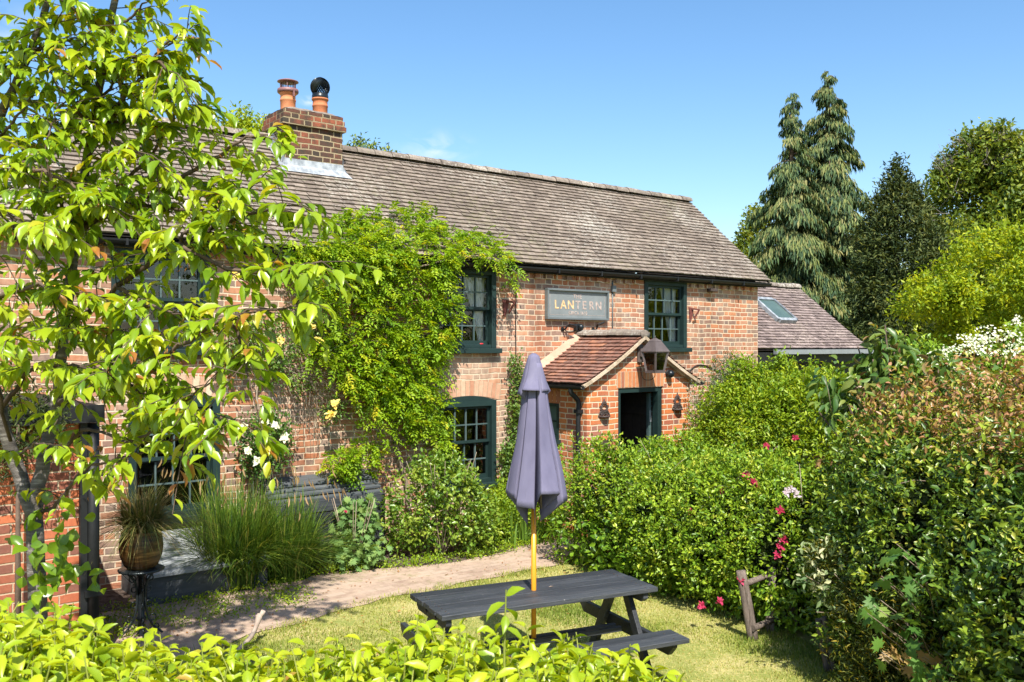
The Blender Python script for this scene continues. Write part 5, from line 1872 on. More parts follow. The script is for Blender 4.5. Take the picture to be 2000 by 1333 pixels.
fork = (66, 1010, 5.5)
stems = [
    ([(80, 1560, 5.5), (74, 1200, 5.5), fork], .060, .050),
    ([fork, (28, 900, 5.5), (0, 800, 5.4), (-40, 600, 5.3), (-20, 300, 5.2), (60, 100, 5.1), (100, -40, 5.0), (90, -250, 5.1), (120, -430, 5.2)], .045, .008),
    ([fork, (84, 900, 5.5), (112, 790, 5.5), (122, 650, 5.4), (150, 450, 5.3), (180, 250, 5.2), (215, 60, 5.1), (250, -100, 5.1), (330, -260, 5.1), (400, -420, 5.2)], .045, .008),
]
limbs = [
    ([(122, 650, 5.4), (230, 560, 5.1), (350, 480, 4.9), (480, 420, 4.7), (585, 400, 4.6)], .020),
    ([(150, 450, 5.3), (260, 400, 5.2), (380, 335, 5.0), (470, 275, 4.9), (525, 262, 4.85)], .018),
    ([(112, 790, 5.5), (230, 740, 5.0), (330, 690, 4.8), (450, 620, 4.6), (575, 600, 4.5)], .020),
    ([(90, 890, 5.5), (140, 862, 5.3), (175, 838, 5.2), (260, 860, 5.0), (340, 800, 4.8), (430, 730, 4.7)], .014),
    ([fork, (110, 985, 5.4), (140, 945, 5.2), (178, 912, 5.1), (290, 880, 4.9), (370, 850, 4.8)], .015),
    ([(180, 250, 5.2), (270, 160, 5.0), (320, 90, 4.9), (365, 62, 4.8)], .013),
    ([(150, 450, 5.3), (250, 350, 5.2), (320, 270, 5.1), (350, 200, 5.0)], .015),
    ([(180, 250, 5.2), (250, 230, 5.1), (320, 205, 5.0)], .012),
    ([(215, 60, 5.1), (260, 30, 5.0), (290, -5, 5.0)], .010),
    ([(0, 800, 5.4), (60, 725, 5.0), (140, 715, 4.8), (215, 725, 4.6)], .016),
    ([(-40, 600, 5.3), (60, 560, 5.0), (150, 575, 4.8)], .016),
    ([(-20, 300, 5.2), (70, 330, 5.0), (150, 365, 4.9), (210, 400, 4.8)], .015),
    ([(-30, 400, 5.3), (40, 430, 4.9), (90, 440, 4.6)], .013),
    ([(60, 100, 5.1), (20, 130, 5.0), (-30, 140, 5.0)], .010),
    ([(60, 100, 5.1), (110, 90, 5.0), (160, 70, 4.9)], .010),
    ([(28, 900, 5.5), (60, 872, 5.1), (90, 868, 4.9)], .011),
    ([(230, 740, 5.0), (310, 790, 4.7), (400, 815, 4.6), (465, 820, 4.5)], .012),
    ([(450, 620, 4.6), (475, 690, 4.5), (490, 760, 4.4)], .010),
    ([(350, 480, 4.9), (430, 520, 4.7), (520, 530, 4.6), (630, 512, 4.5)], .013),
    ([(260, 400, 5.2), (350, 410, 5.0), (440, 400, 4.9), (500, 360, 4.8)], .012),
    ([(230, 560, 5.1), (300, 600, 4.8), (380, 620, 4.7)], .012),
    ([(350, 480, 4.9), (380, 450, 4.8), (480, 470, 4.7)], .011),
    ([(122, 650, 5.4), (200, 640, 5.0), (280, 660, 4.8)], .012),
    ([(150, 450, 5.3), (110, 380, 5.0), (90, 300, 4.9), (110, 220, 4.9)], .013),
    ([(180, 250, 5.2), (130, 190, 5.0), (100, 140, 5.0)], .011),
    ([(-20, 300, 5.2), (30, 230, 5.0), (60, 190, 5.0)], .012),
    ([(20, 860, 5.4), (-20, 700, 4.9), (20, 660, 4.7)], .012),
    ([(185, 230, 5.2), (225, 150, 5.1), (255, 110, 5.0)], .010),
    ([(215, 60, 5.1), (150, 20, 4.9), (95, -20, 4.8)], .011),
    ([(180, 250, 5.2), (250, 290, 4.9), (310, 320, 4.8)], .012),
    ([(200, 150, 5.1), (270, 110, 4.9), (330, 140, 4.8), (360, 170, 4.8)], .012),
    ([(250, -100, 5.1), (350, -140, 5.4), (470, -190, 5.7), (560, -210, 5.9)], .013),
    ([(250, -100, 5.1), (380, -150, 5.3), (500, -190, 5.4), (600, -180, 5.5)], .012),
    ([(350, -140, 5.4), (430, -210, 5.2), (520, -240, 5.2), (640, -230, 5.3)], .011),
    ([(330, -260, 5.1), (450, -300, 5.5), (560, -310, 5.9)], .012),
    ([(330, -260, 5.1), (380, -240, 5.7), (430, -190, 6.2)], .012),
    ([(100, -40, 5.0), (180, -120, 5.5), (240, -150, 6.0)], .012),
    ([(90, -250, 5.1), (190, -280, 5.4), (260, -330, 5.8)], .012),
    ([(90, -250, 5.1), (10, -300, 5.3), (-60, -320, 5.6)], .012),
    ([(400, -420, 5.2), (520, -440, 5.5), (600, -420, 5.9)], .010),
    ([(250, -100, 5.1), (170, -180, 5.6), (100, -200, 6.2)], .012),
]
mb = MB()
for i, (pl, r0, r1) in enumerate(stems):
    c_ = curve_pts([p - co0 for p in A3(pl)], 5)
    if i == 0: c_[0][2] = -.05
    c_ = [p + rng.normal(size=3) * .004 for p in c_]
    mb.tube(c_, list(np.linspace(r0, r1, len(c_))), 10)
mb.build('trunk', mt['bark'], cherry)
mb = MB()
tw_p, tw_a, lens = [], [], []
for pl, r0 in limbs + [(s_[0], .0) for s_ in stems[1:]]:
    c_ = curve_pts(A3(pl), 6)
    if r0: mb.tube([p - co0 + rng.normal(size=3) * .006 for p in c_], list(np.linspace(r0, .004, len(c_))), 6)
    c_ = np.array(c_)
    seg_l = np.linalg.norm(np.diff(c_, axis=0), axis=1)
    cum = np.concatenate([[0], np.cumsum(seg_l)])
    step = .038 if r0 else .05
    s0 = (.12 if r0 else 1.2)
    for s_ in np.arange(s0 * cum[-1] * .25 if r0 else s0, cum[-1], step):
        j = min(np.searchsorted(cum, s_) - 1, len(c_) - 2)
        j = max(j, 0)
        base = c_[j] + (c_[j + 1] - c_[j]) * ((s_ - cum[j]) / max(seg_l[j], 1e-6))
        dr = nrmz((c_[j + 1] - c_[j])[None])[0]
        tw_p.append(base)
        tw_a.append(nrmz((dr * .55 + rng.normal(size=3) * [.95, .95, .38] + np.array([.05, -.12, .06]))[None])[0])
    for _ in range(2 if r0 else 3):
        tw_p.append(c_[-1]); tw_a.append(nrmz((dr + rng.normal(size=3) * .35)[None])[0])
tw_p, tw_a = np.array(tw_p), np.array(tw_a)
lv_p, lv_a, lv_n, lv_t, lv_l, br_p = [], [], [], [], [], []
pu, pv = 1000 + 1800 * tw_p[:, 0] / tw_p[:, 1], 675 - 1800 * (tw_p[:, 2] - 2.7) / tw_p[:, 1]
# little grows low down round the bare stems
keep = ~((pv < 15) & (pv > -75) & (pu > 330)) & ~((pu < 150) & (pv > 735) & (pv < 1020) & (rng.random(len(pu)) < .82)) & ~((pv > 830) & (pu >= 150) & (rng.random(len(pu)) < .55))
tw_p, tw_a = tw_p[keep], tw_a[keep]
for p, a in zip(tw_p, tw_a):
    ln_ = rng.uniform(.10, .42)
    k = int(rng.integers(5, 10))
    tq = rng.normal(.45, .17)
    sag = np.array([0, 0, -1]) * ln_ * .25
    tip_ = p + a * ln_ + sag
    if ln_ > .14: mb.tube([p - co0, p + a * ln_ * .5 + sag * .2 - co0, tip_ - co0], [.0035, .003, .002], 4, False)
    tipred = rng.random() < .16
    for q in range(k):
        f = .35 + .65 * q / (k - 1)
        pos = p + a * ln_ * f + sag * f * f
        rad = rng.normal(size=3)
        rad -= a * rad.dot(a)
        rad /= np.linalg.norm(rad)
        rad[2] *= .45
        ax_ = a * .45 + rad * .85 + np.array([0, 0, -.58]) + rng.normal(size=3) * .14
        lv_p.append(pos)
        lv_a.append(ax_)
        lv_n.append(np.array([0, -.18, 1.0]) + a * .3 + rad * .4 + rng.normal(size=3) * .22)
        lv_t.append(min(tq + rng.normal(0, .10) + (.42 if tipred and q >= k - 2 else 0), 1))
        lv_l.append(rng.uniform(.06, .135) * (.75 if q >= k - 2 else 1))
    if rng.random() < .30:
        for _ in range(5): br_p.append(p + a * ln_ * .3 + rng.normal(size=3) * .025 + [0, 0, -.04])
mb.build('branches', mt['bark_dark'], cherry)
lv_l = np.array(lv_l)
put('crown', T_LEAF, np.array(lv_p), np.array(lv_a), np.array(lv_n), lv_l, lv_l * rng.uniform(.38, .54, len(lv_l)), np.array(lv_t), L['cherry'], cherry, smooth=True)
nb_ = len(br_p)
put('withered_blossom', T_SIMPLE, np.array(br_p), rng.normal(size=(nb_, 3)) + [0, 0, -1.2], rng.normal(size=(nb_, 3)), .03, .008, rng.random(nb_), L['brown'], cherry)
# suckers low on the trunk
k = 70
sp = at(78, 1120, 5.3) + rng.normal(size=(k, 3)) * [.10, .08, .17] + [.10, 0, 0]
put('lower_foliage', T_LEAF, sp, rng.normal(size=(k, 3)) * .7 + [0, -.2, -.4], rng.normal(size=(k, 3)) * .5 + [0, -.8, .5], rng.uniform(.07, .13, k), rng.uniform(.05, .085, k), rng.normal(.12, .12, k), L['cherry'], cherry, smooth=True)

# ------------------------------------------------------------------ bright hedge across the foreground
nh = thing('foreground_hedge', 'bright yellow green hedge of drooping pointed leaves in front of the picnic table', 'hedge', (-.9, 3.0, 0))


def near_top(x):
    u = 1000 + x / 3.0 * 1800
    v = np.interp(u, [-300, 0, 140, 260, 340, 420, 480, 560, 640, 700, 760, 830, 900, 960, 1040, 1120, 1190, 1270, 1300, 1400], [1190, 1205, 1225, 1275, 1292, 1292, 1286, 1308, 1298, 1280, 1275, 1245, 1268, 1262, 1272, 1275, 1295, 1316, 1350, 1420])
    return 2.7 - (v - 675) / 1800 * 3.0


k = 1250
shx = rng.uniform(-2.3, .62, k)
shy = rng.uniform(2.55, 3.5, k)
shh = near_top(shx * 3.0 / shy) - np.abs(rng.normal(0, .07, k)) - (shy - 3.0).clip(0) * .25 - (3.0 - shy).clip(0) * .04
sh_b = np.stack([shx, shy, shh - .12], 1)
sh_a = nrmz(rng.normal(size=(k, 3)) * .33 + [0, -.08, 1.0])
ex = [at(985, 1270, 2.9), at(812, 1290, 2.95), at(1225, 1318, 3.0)]
sh_b = np.concatenate([sh_b, ex])
sh_a = np.concatenate([sh_a, nrmz(np.array([[.03, 0, 1], [.05, 0, 1], [.1, 0, 1.]]))])
sl = np.concatenate([rng.uniform(.10, .2, k), [.19, .14, .10]])
P_, A_, N_, L_, Tn = [], [], [], [], []
mb = MB()
nho = np.array([-.9, 3.0, 0])
for b, a, l in zip(sh_b, sh_a, sl):
    kk = int(rng.integers(8, 13))
    mb.tube([b - nho - [0, 0, .15], b - nho, b - nho + a * l], [.005, .004, .002], 5, False)
    tq = rng.normal(.5, .2)
    ph = rng.uniform(0, 6.28)
    for q in range(kk):
        f = .15 + .85 * q / kk
        an = ph + q * 2.4
        rad = np.array([math.cos(an), math.sin(an), 0])
        P_.append(b + a * l * f)
        A_.append(rad * .9 + a * (.25 + .5 * (f > .85)) + np.array([0, 0, -.85 + .5 * (f > .85)]) + rng.normal(size=3) * .15)
        N_.append(rad * .55 + np.array([0, 0, .8]) + rng.normal(size=3) * .2)
        L_.append(rng.uniform(.042, .098) * (1.15 - .45 * f ** 3))
        Tn.append(1.0 if rng.random() < .012 else min(tq + rng.normal(0, .16) + .15 * (f > .8), .95))
L_ = np.array(L_)
mt['shoot'] = surf_mat('green_shoot', [(0.3, (0.16, 0.20, 0.03)), (0.7, (0.26, 0.28, 0.06))], 6, 0.6, 0.3, 0)
mb.build('shoots', mt['shoot'], nh)
put('foliage', T_LEAF, np.array(P_), np.array(A_), np.array(N_), L_, L_ * rng.uniform(.38, .54, len(L_)), np.array(Tn), L['near'], nh, smooth=True)
cloud('inner_foliage', [(x, 3.0, .78, .42, .50, .72) for x in np.arange(-2.3, .5, .35)], 9000, 8, .07, .5, .05, L['hedge'], nh, T_MID, (.6, .98), tint=(.1, .15))  # darkest leaf tint inside, painting the shade in the gaps

# ------------------------------------------------------------------ climbers on the wall
wis = thing('wisteria', 'bright green wisteria climbing the wall and spilling over the eaves', 'climber', W(-8.2, -.15, 0), HANG)


def in_poly(u, v, poly):
    inside = np.zeros(len(u), bool)
    n_ = len(poly)
    for i in range(n_):
        x1, y1 = poly[i]
        x2, y2 = poly[(i + 1) % n_]
        c = ((y1 > v) != (y2 > v)) & (u < (x2 - x1) * (v - y1) / (y2 - y1 + 1e-9) + x1)
        inside ^= c
    return inside


def wall_pts(n_, regions, ymin=-.38, ymax=-.04):
    """points on the front wall, or on the roof where the sight line clears the eaves; regions = (polygon, weight)"""
    out = []
    wsum = sum(w_ for _, w_ in regions)
    for poly, w_ in regions:
        m_ = int(n_ * w_ / wsum)
        xs, ys = [p[0] for p in poly], [p[1] for p in poly]
        got = []
        while sum(len(g) for g in got) < m_:
            u = rng.uniform(min(xs), max(xs), 4000)
            v = rng.uniform(min(ys), max(ys), 4000)
            k_ = in_poly(u, v, poly)
            got.append(np.stack([u[k_], v[k_]], 1))
        uv = np.concatenate(got)[:m_]
        y = rng.uniform(ymin, ymax, m_)
        a = (uv[:, 0] - 1000) / 1800

        def hit(y_):
            x = -((HX - DY * y_) - a * (HY + DX * y_)) / (DX - a * DY)
            Yw = HY + DY * x + DX * y_
            return x, 2.7 - (uv[:, 1] - 675) / 1800 * Yw
        x, z = hit(y)
        over = z > EAVE_Z - .02
        lo, hi = np.full(m_, -.4), np.full(m_, RIDGE_Y)
        hgt = rng.uniform(.03, .26, m_)
        for _ in range(30):
            mid = (lo + hi) / 2
            xm_, zm_ = hit(mid)
            zr = EAVE_Z + (mid + .2) * (RIDGE_Z - EAVE_Z) / run + hgt
            g = zm_ > zr
            lo, hi = np.where(g, mid, lo), np.where(g, hi, mid)
        xr_, zr_ = hit((lo + hi) / 2)
        out.append(np.stack([np.where(over, xr_, x), np.where(over, (lo + hi) / 2, y), np.where(over, zr_, z)], 1))
    return Wv(np.concatenate(out))


WREG = [
    ([(640, 425), (700, 405), (820, 398), (850, 425), (870, 445), (950, 452), (985, 480), (1000, 512), (985, 522), (905, 498), (890, 530), (640, 535)], 5.2),
    ([(655, 530), (890, 515), (878, 560), (890, 590), (905, 600), (885, 640), (870, 690), (800, 700), (745, 640), (740, 590), (690, 590)], 3.2),
    ([(600, 665), (720, 650), (800, 640), (872, 660), (868, 700), (866, 735), (850, 760), (800, 790), (690, 790), (650, 720), (600, 700)], 4.2),
    ([(765, 780), (860, 755), (872, 790), (880, 840), (870, 890), (845, 900), (850, 850), (800, 850)], 1.2),
    ([(600, 470), (660, 470), (660, 540), (590, 545), (570, 520)], .9),
    ([(560, 465), (600, 455), (600, 540), (540, 560)], .35),
    ([(660, 590), (740, 590), (745, 650), (650, 660), (600, 660), (640, 620)], .55),
    ([(635, 880), (700, 865), (745, 880), (735, 920), (690, 935), (640, 920)], .8),
    ([(990, 500), (1010, 520), (1008, 560), (985, 545)], .06),
    ([(700, 840), (790, 835), (800, 870), (720, 870)], .25),
    ([(590, 560), (660, 545), (660, 600), (600, 620)], .3),
    ([(700, 800), (800, 790), (790, 830), (720, 830)], .22),
]
CP = wall_pts(3900, WREG)
CP = CP[lump(CP, 4.2) + rng.normal(0, .3, len(CP)) > np.where(CP[:, 2] > 3.2, -1.0, -.55)]
k = len(CP)
out_n = np.array([DY, -DX, 0.0])
RA = nrmz(out_n * .7 + rng.normal(size=(k, 3)) * .65 + [0, 0, -.18])
RL = rng.uniform(.12, .24, k)
NL = 11
P_, A_, N_, Ln_, T_ = [], [], [], [], []
side = nrmz(np.cross(RA, np.array([0, 0, 1.0]) + rng.normal(size=(k, 3)) * .3))
upn = nrmz(np.cross(side, RA))
upn = np.where(upn[:, 2:3] < 0, -upn, upn)
tt = rng.normal(.48, .2, k) + .25 * (rng.random(k) < .06)
for q in range(NL):
    f = .2 + .8 * (q // 2 * 2 + 1) / NL if q < NL - 1 else 1.0
    sg = 0 if q == NL - 1 else (1 if q % 2 else -1)
    P_.append(CP + RA * (RL * f)[:, None] + np.array([0, 0, -1]) * (RL * .35 * f * f)[:, None])
    A_.append(side * sg * .85 + RA * (.55 if sg else 1.0) + np.array([0, 0, -.25]) + rng.normal(size=(k, 3)) * .15)
    N_.append(upn + rng.normal(size=(k, 3)) * .25)
    Ln_.append(rng.uniform(.045, .075, k))
    T_.append(tt + rng.normal(0, .07, k))
Ln_ = np.concatenate(Ln_)
put('foliage', T_SIMPLE, np.concatenate(P_), np.concatenate(A_), np.concatenate(N_), Ln_, Ln_ * .42, np.concatenate(T_), L['wisteria'], wis)


def wall_stem(mbx, uvy, r0, r1, n_=5, jit=.01, o=None):
    pts_ = [W(*on_wall(u, v, y)) for u, v, y in uvy]
    c_ = [p + rng.normal(size=3) * jit for p in curve_pts(pts_, n_)]
    mbx.tube(c_, list(np.linspace(r0, r1, len(c_))), 6)


mb = MB()
wall_stem(mb, [(800, 1080, -.12), (795, 950, -.08), (770, 860, -.06), (775, 760, -.08), (760, 640, -.10), (755, 540, -.12), (770, 480, -.22)], .03, .02)
wall_stem(mb, [(760, 640, -.08), (700, 560, -.1), (640, 520, -.16), (560, 520, -.16)], .014, .008)
wall_stem(mb, [(755, 540, -.12), (840, 515, -.2), (940, 500, -.27), (1000, 525, -.27), (1016, 556, -.22)], .014, .004)
wall_stem(mb, [(775, 760, -.06), (830, 800, -.06), (860, 860, -.05)], .012, .005)
for _ in range(26):
    u0, v0 = rng.uniform(660, 860), rng.uniform(440, 880)
    wall_stem(mb, [(u0, v0, -.06), (u0 + rng.uniform(-40, 40), v0 + rng.uniform(-40, 60), -.12), (u0 + rng.uniform(-60, 60), v0 + rng.uniform(-30, 90), -.18)], .005, .002)
wparent(mb.build('stems', mt['twig'], None), wis)


def flower(P, r, mat, parent, name, n_=14, facing=None, sp=.55):
    """an open bloom: overlapping rounded petals round a centre"""
    fc = nrmz(np.array(facing if facing is not None else [0, -.8, .5], float)[None])[0]
    ax_ = rng.normal(size=(n_, 3))
    ax_ = nrmz(ax_ - fc * (ax_ @ fc)[:, None]) + fc * rng.uniform(.1, 1.2, (n_, 1))
    pp_ = np.array(P)[None] + rng.normal(size=(n_, 3)) * r * .12
    return put(name, T_MID, pp_, ax_, np.tile(fc, (n_, 1)) + rng.normal(size=(n_, 3)) * .3, r * rng.uniform(.7, 1.05, n_), r * sp * 1.3, rng.random(n_), mat, parent)


ros = thing('yellow_climbing_rose', 'sprawling climbing rose with pale yellow blooms and bare stems on the wall', 'climbing rose', W(-9.6, -.1, 0), HANG)
RP = wall_pts(420, [([(470, 625), (600, 610), (680, 640), (700, 690), (600, 690), (560, 715), (480, 720)], 3.4), ([(420, 640), (480, 620), (500, 720), (430, 720)], 1.2),
                    ([(560, 740), (610, 735), (620, 770), (565, 770)], .4), ([(625, 785), (665, 780), (675, 815), (630, 820)], .5), ([(515, 700), (560, 705), (555, 745), (510, 740)], .5)], -.3, -.05)
k = len(RP)
P2 = np.repeat(RP, 9, 0) + rng.normal(size=(k * 9, 3)) * .055
put('foliage', T_SIMPLE, P2, rng.normal(size=(k * 9, 3)) + out_n * .6, rng.normal(size=(k * 9, 3)) * .5 + out_n * .5 + [0, 0, .8], rng.uniform(.03, .055, k * 9), .026, np.repeat(rng.normal(.55, .22, k), 9), L['rose'], ros)
mb = MB()
wall_stem(mb, [(500, 1000, -.06), (503, 860, -.05), (505, 760, -.06), (540, 690, -.1), (600, 660, -.14)], .016, .008)
for j in range(34):
    u0, v0 = rng.uniform(540, 640), rng.uniform(690, 740)
    du = rng.uniform(20, 110)
    wall_stem(mb, [(u0, v0, -.10), (u0 + du * .4, v0 + rng.uniform(0, 30), -.20), (u0 + du * .8, v0 + rng.uniform(20, 70), -.22), (u0 + du + rng.uniform(-25, 10), v0 + rng.uniform(30, 105), -.18)], .005, .0025, jit=.012)
for j in range(18):
    u0 = rng.uniform(520, 640)
    wall_stem(mb, [(u0, rng.uniform(720, 760), -.08), (u0 + rng.uniform(-10, 15), rng.uniform(790, 830), -.08), (u0 + rng.uniform(-12, 22), rng.uniform(840, 900), -.06)], .0045, .002)
wparent(mb.build('bare_stems', mt['twig'], None), ros)
for u, v in [(621, 667), (653, 790), (588, 651), (471, 689), (606, 640), (645, 812), (549, 667), (415, 682), (404, 617), (462, 541), (97, 560)]:
    flower(W(*on_wall(u, v, -.34)), .075, L['petal_yellow'], ros, 'yellow_bloom', 18)

wr = thing('white_rose_bush', 'white flowering rose with dark leaves against the wall by the tall grass', 'rose bush', W(-9.35, -.25, 0), HANG)
RP = wall_pts(260, [([(475, 815), (560, 810), (570, 850), (545, 915), (490, 940), (465, 900)], 1)], -.4, -.08)
k = len(RP)
P2 = np.repeat(RP, 7, 0) + rng.normal(size=(k * 7, 3)) * .06
put('foliage', T_SIMPLE, P2, rng.normal(size=(k * 7, 3)) + out_n * .6, rng.normal(size=(k * 7, 3)) * .5 + out_n * .5 + [0, 0, .8], rng.uniform(.04, .06, k * 7), .03, np.repeat(rng.normal(.25, .2, k), 7), L['rose'], wr)
mb = MB()
for j in range(7): wall_stem(mb, [(500 + 3 * j, 1050, -.2), (500 + 6 * j, 950, -.22), (490 + 10 * j, 840, -.2)], .008, .003)
wparent(mb.build('stems', mt['twig'], None), wr)
for u, v in [(486, 882), (503, 903), (519, 826), (538, 832), (556, 856), (474, 836)]:
    flower(W(*on_wall(u, v, -.42)), .07, L['petal_white'], wr, 'white_bloom', 16)

iv = thing('grey_ivy', 'narrow grey green ivy column on brick just left of the porch', 'ivy', W(-5.95, -.05, 0), HANG)
RP = wall_pts(520, [([(996, 700), (1016, 690), (1024, 760), (1030, 860), (1022, 930), (985, 930), (990, 840), (1000, 770)], 1), ([(975, 870), (1030, 860), (1030, 1010), (985, 1010)], .7)], -.22, -.02)
k = len(RP)
P2 = np.repeat(RP, 7, 0) + rng.normal(size=(k * 7, 3)) * .04
put('foliage', T_SIMPLE, P2, rng.normal(size=(k * 7, 3)) + out_n * .4, rng.normal(size=(k * 7, 3)) * .5 + out_n * .5 + [0, 0, .7], rng.uniform(.035, .055, k * 7), .032, np.repeat(rng.normal(.55, .25, k), 7), L['rose'], iv)

# ------------------------------------------------------------------ plants in the bed before the wall


def grass_clump(name, label, c, n_, hgt, rad, mat, width=.012, cat='ornamental grass', heads=0, bend=(.1, 1.15)):
    t = thing(name, label, cat, (c[0], c[1], c[2]))
    an = rng.uniform(0, 2 * math.pi, n_)
    rr = rad * np.sqrt(rng.random(n_)) * .55
    B = np.stack([c[0] + rr * np.cos(an), c[1] + rr * np.sin(an), np.full(n_, c[2])], 1)
    an2 = an + rng.normal(0, .7, n_)
    lean = np.stack([np.cos(an2), np.sin(an2)], 1)
    blades('blades', B, lean, hgt * rng.uniform(.55, 1.15, n_), width * rng.uniform(.6, 1.2, n_), rng.uniform(bend[0], bend[1], n_) ** 1.2, rng.normal(.34, .28, n_), mat, t, 6)
    if heads:
        an = rng.uniform(0, 2 * math.pi, heads)
        rr = rad * np.sqrt(rng.random(heads)) * .5
        B = np.stack([c[0] + rr * np.cos(an), c[1] + rr * np.sin(an), np.full(heads, c[2])], 1)
        lean = np.stack([np.cos(an), np.sin(an)], 1)
        blades('flower_stalks', B, lean, hgt * rng.uniform(1.0, 1.35, heads), .006, rng.uniform(.15, .6, heads), rng.normal(.85, .15, heads), L['blade'], t, 7)
        # nodding seed heads
        hp = B + np.concatenate([lean * (hgt * .40), np.full((heads, 1), hgt * 1.0)], 1) + rng.normal(size=(heads, 3)) * [.1, .1, .12]
        put('seed_heads', T_MID, hp, np.concatenate([lean * .3, np.full((heads, 1), -1.0)], 1), rng.normal(size=(heads, 3)), .13, .014, rng.normal(.9, .1, heads), L['dry'], t, kind='stuff')
    return t


g1 = W(*on_wall(455, 1128, -.62)); g1[2] = 0
g2 = W(*on_wall(555, 1115, -.66)); g2[2] = 0
grass_clump('grass_clump', 'tall dark green arching grass clump with nodding seed heads beside the hatch', g1, 2600, 1.25, .62, L['blade'], .013, heads=45)
grass_clump('grass_clump', 'lighter arching grass clump in front of the slatted timber box', g2, 1900, 1.05, .55, L['blade'], .012, heads=45)
grass_clump('potted_grass', 'brown tipped sedge spilling from the banded pot on the pedestal', np.array([pc[0], pc[1], .94]), 1300, .60, .26, L['dry'], .008, 'potted grass', bend=(.25, 1.75))

bu = W(*on_wall(862, 1100, -.95)); bu[2] = 0
b1 = thing('rose_shrub', 'rounded green shrub with glossy leaves below the arched window', 'shrub', bu)
blb = [(bu[0] - .25, bu[1], .62, .48, .42, .60), (bu[0] + .22, bu[1] + .1, .66, .46, .42, .58), (bu[0], bu[1] - .1, .95, .42, .38, .36), (bu[0] + .38, bu[1] + .15, .40, .35, .32, .40), (bu[0] - .42, bu[1] - .05, .36, .3, .3, .36)]
cloud('foliage', blb, 9500, 7, .062, .55, .05, L['bush'], b1, T_MID, (.5, 1.05), rough=.2, tint=(.5, .25), freq=4)
mb = MB()
for _ in range(26):
    a = rng.uniform(0, 6.28)
    d_ = np.array([math.cos(a) * .45, math.sin(a) * .4, rng.uniform(.7, 1.35)])
    mb.tube(curve_pts([bu + [0, 0, 0], bu + d_ * .5 + rng.normal(size=3) * .05, bu + d_], 3), [.008] * 3 + [.005] * 2 + [.003] * 2, 5)
wparent(mb.build('stems', mt['twig'], None), b1)
b2 = W(*on_wall(965, 1090, -.75)); b2[2] = 0
t = thing('leafy_perennial', 'low loose green perennial at the path edge beside the shrub', 'plant', b2)
cloud('foliage', [(b2[0], b2[1], .30, .34, .30, .42), (b2[0] - .25, b2[1] - .1, .22, .28, .25, .28)], 3400, 6, .055, .4, .05, L['lime'], t, T_SIMPLE, (.35, 1.05), tint=(.35, .2))
mw = W(*on_wall(690, 1118, -.80)); mw[2] = 0
t = thing('mallow_plant', 'mallow with broad pale lobed leaves in front of the slatted box', 'mallow', mw)
cloud('foliage', [(mw[0], mw[1], .20, .42, .32, .28), (mw[0] - .05, mw[1] + .12, .48, .25, .22, .40), (mw[0] + .12, mw[1] + .15, .55, .2, .2, .35)], 1000, 1, .115, 1.15, .05, L['mallow'], t, T_MAPLE, (.4, 1.05), tint=(.5, .25), flat=.3, up=.2)
mb = MB()
for _ in range(12):
    a = rng.uniform(0, 6.28)
    mb.tube([mw, mw + [math.cos(a) * .15, math.sin(a) * .12, .45], mw + [math.cos(a) * .26, math.sin(a) * .2, .85]], [.007, .005, .003], 5)
wparent(mb.build('stems', mt['twig'], None), t)
flower(W(*on_wall(675, 1000, -.8)), .03, L['petal_red'], t, 'pink_bloom', 8)
irp = W(*on_wall(1018, 1058, -.95)); irp[2] = 0
t = thing('iris_clump', 'upright sword leaved iris clump behind the parasol pole', 'iris', irp)
k = 90
an = rng.uniform(0, 6.28, k)
blades('blades', irp + np.stack([rng.normal(0, .14, k), rng.normal(0, .12, k), np.zeros(k)], 1), np.stack([np.cos(an), np.sin(an)], 1), rng.uniform(.4, .75, k), .03, rng.uniform(.05, .5, k), rng.normal(.35, .15, k), L['blade'], t, 5)
for (u, v, y, lab, r_) in [(1060, 1060, -1.0, 'green leafy clump between iris and hedge beside the path', .38), (985, 1010, -.5, 'leafy green clump against the wall below the ivy', .36)]:
    q = W(*on_wall(u, v, y)); q[2] = 0
    t = thing('border_plant', lab, 'plant', q, 0, 'green border plants beside the path')
    cloud('foliage', [(q[0], q[1], .35, r_, r_ * .8, .45)], 2600, 6, .06, .42, .05, L['lime'], t, T_SIMPLE, (.4, 1.05), tint=(.3, .2))
# low ground cover along the bed edge
gp = []
for _ in range(420):
    x = rng.uniform(-10.6, -5.6)
    y = bed_front(x) + rng.normal(.08, .10)
    gp.append(W(x, y, .02))
for _ in range(260): gp.append(W(rng.uniform(-12.2, -10.0), rng.uniform(-1.9, -.9), .02))
gp = np.array(gp)
k = len(gp)
P2 = np.repeat(gp, 9, 0) + rng.normal(size=(k * 9, 3)) * [.06, .06, .025] + [0, 0, .03]
gc = put('weeds', T_SIMPLE, P2, rng.normal(size=(k * 9, 3)) + [0, 0, .5], rng.normal(size=(k * 9, 3)) * .4 + [0, 0, 1], rng.uniform(.02, .05, k * 9), .02, np.repeat(rng.normal(.4, .25, k), 9), L['lime'])
tag(gc, 'low weeds and ground cover along the bed edge', None, None, 'stuff')

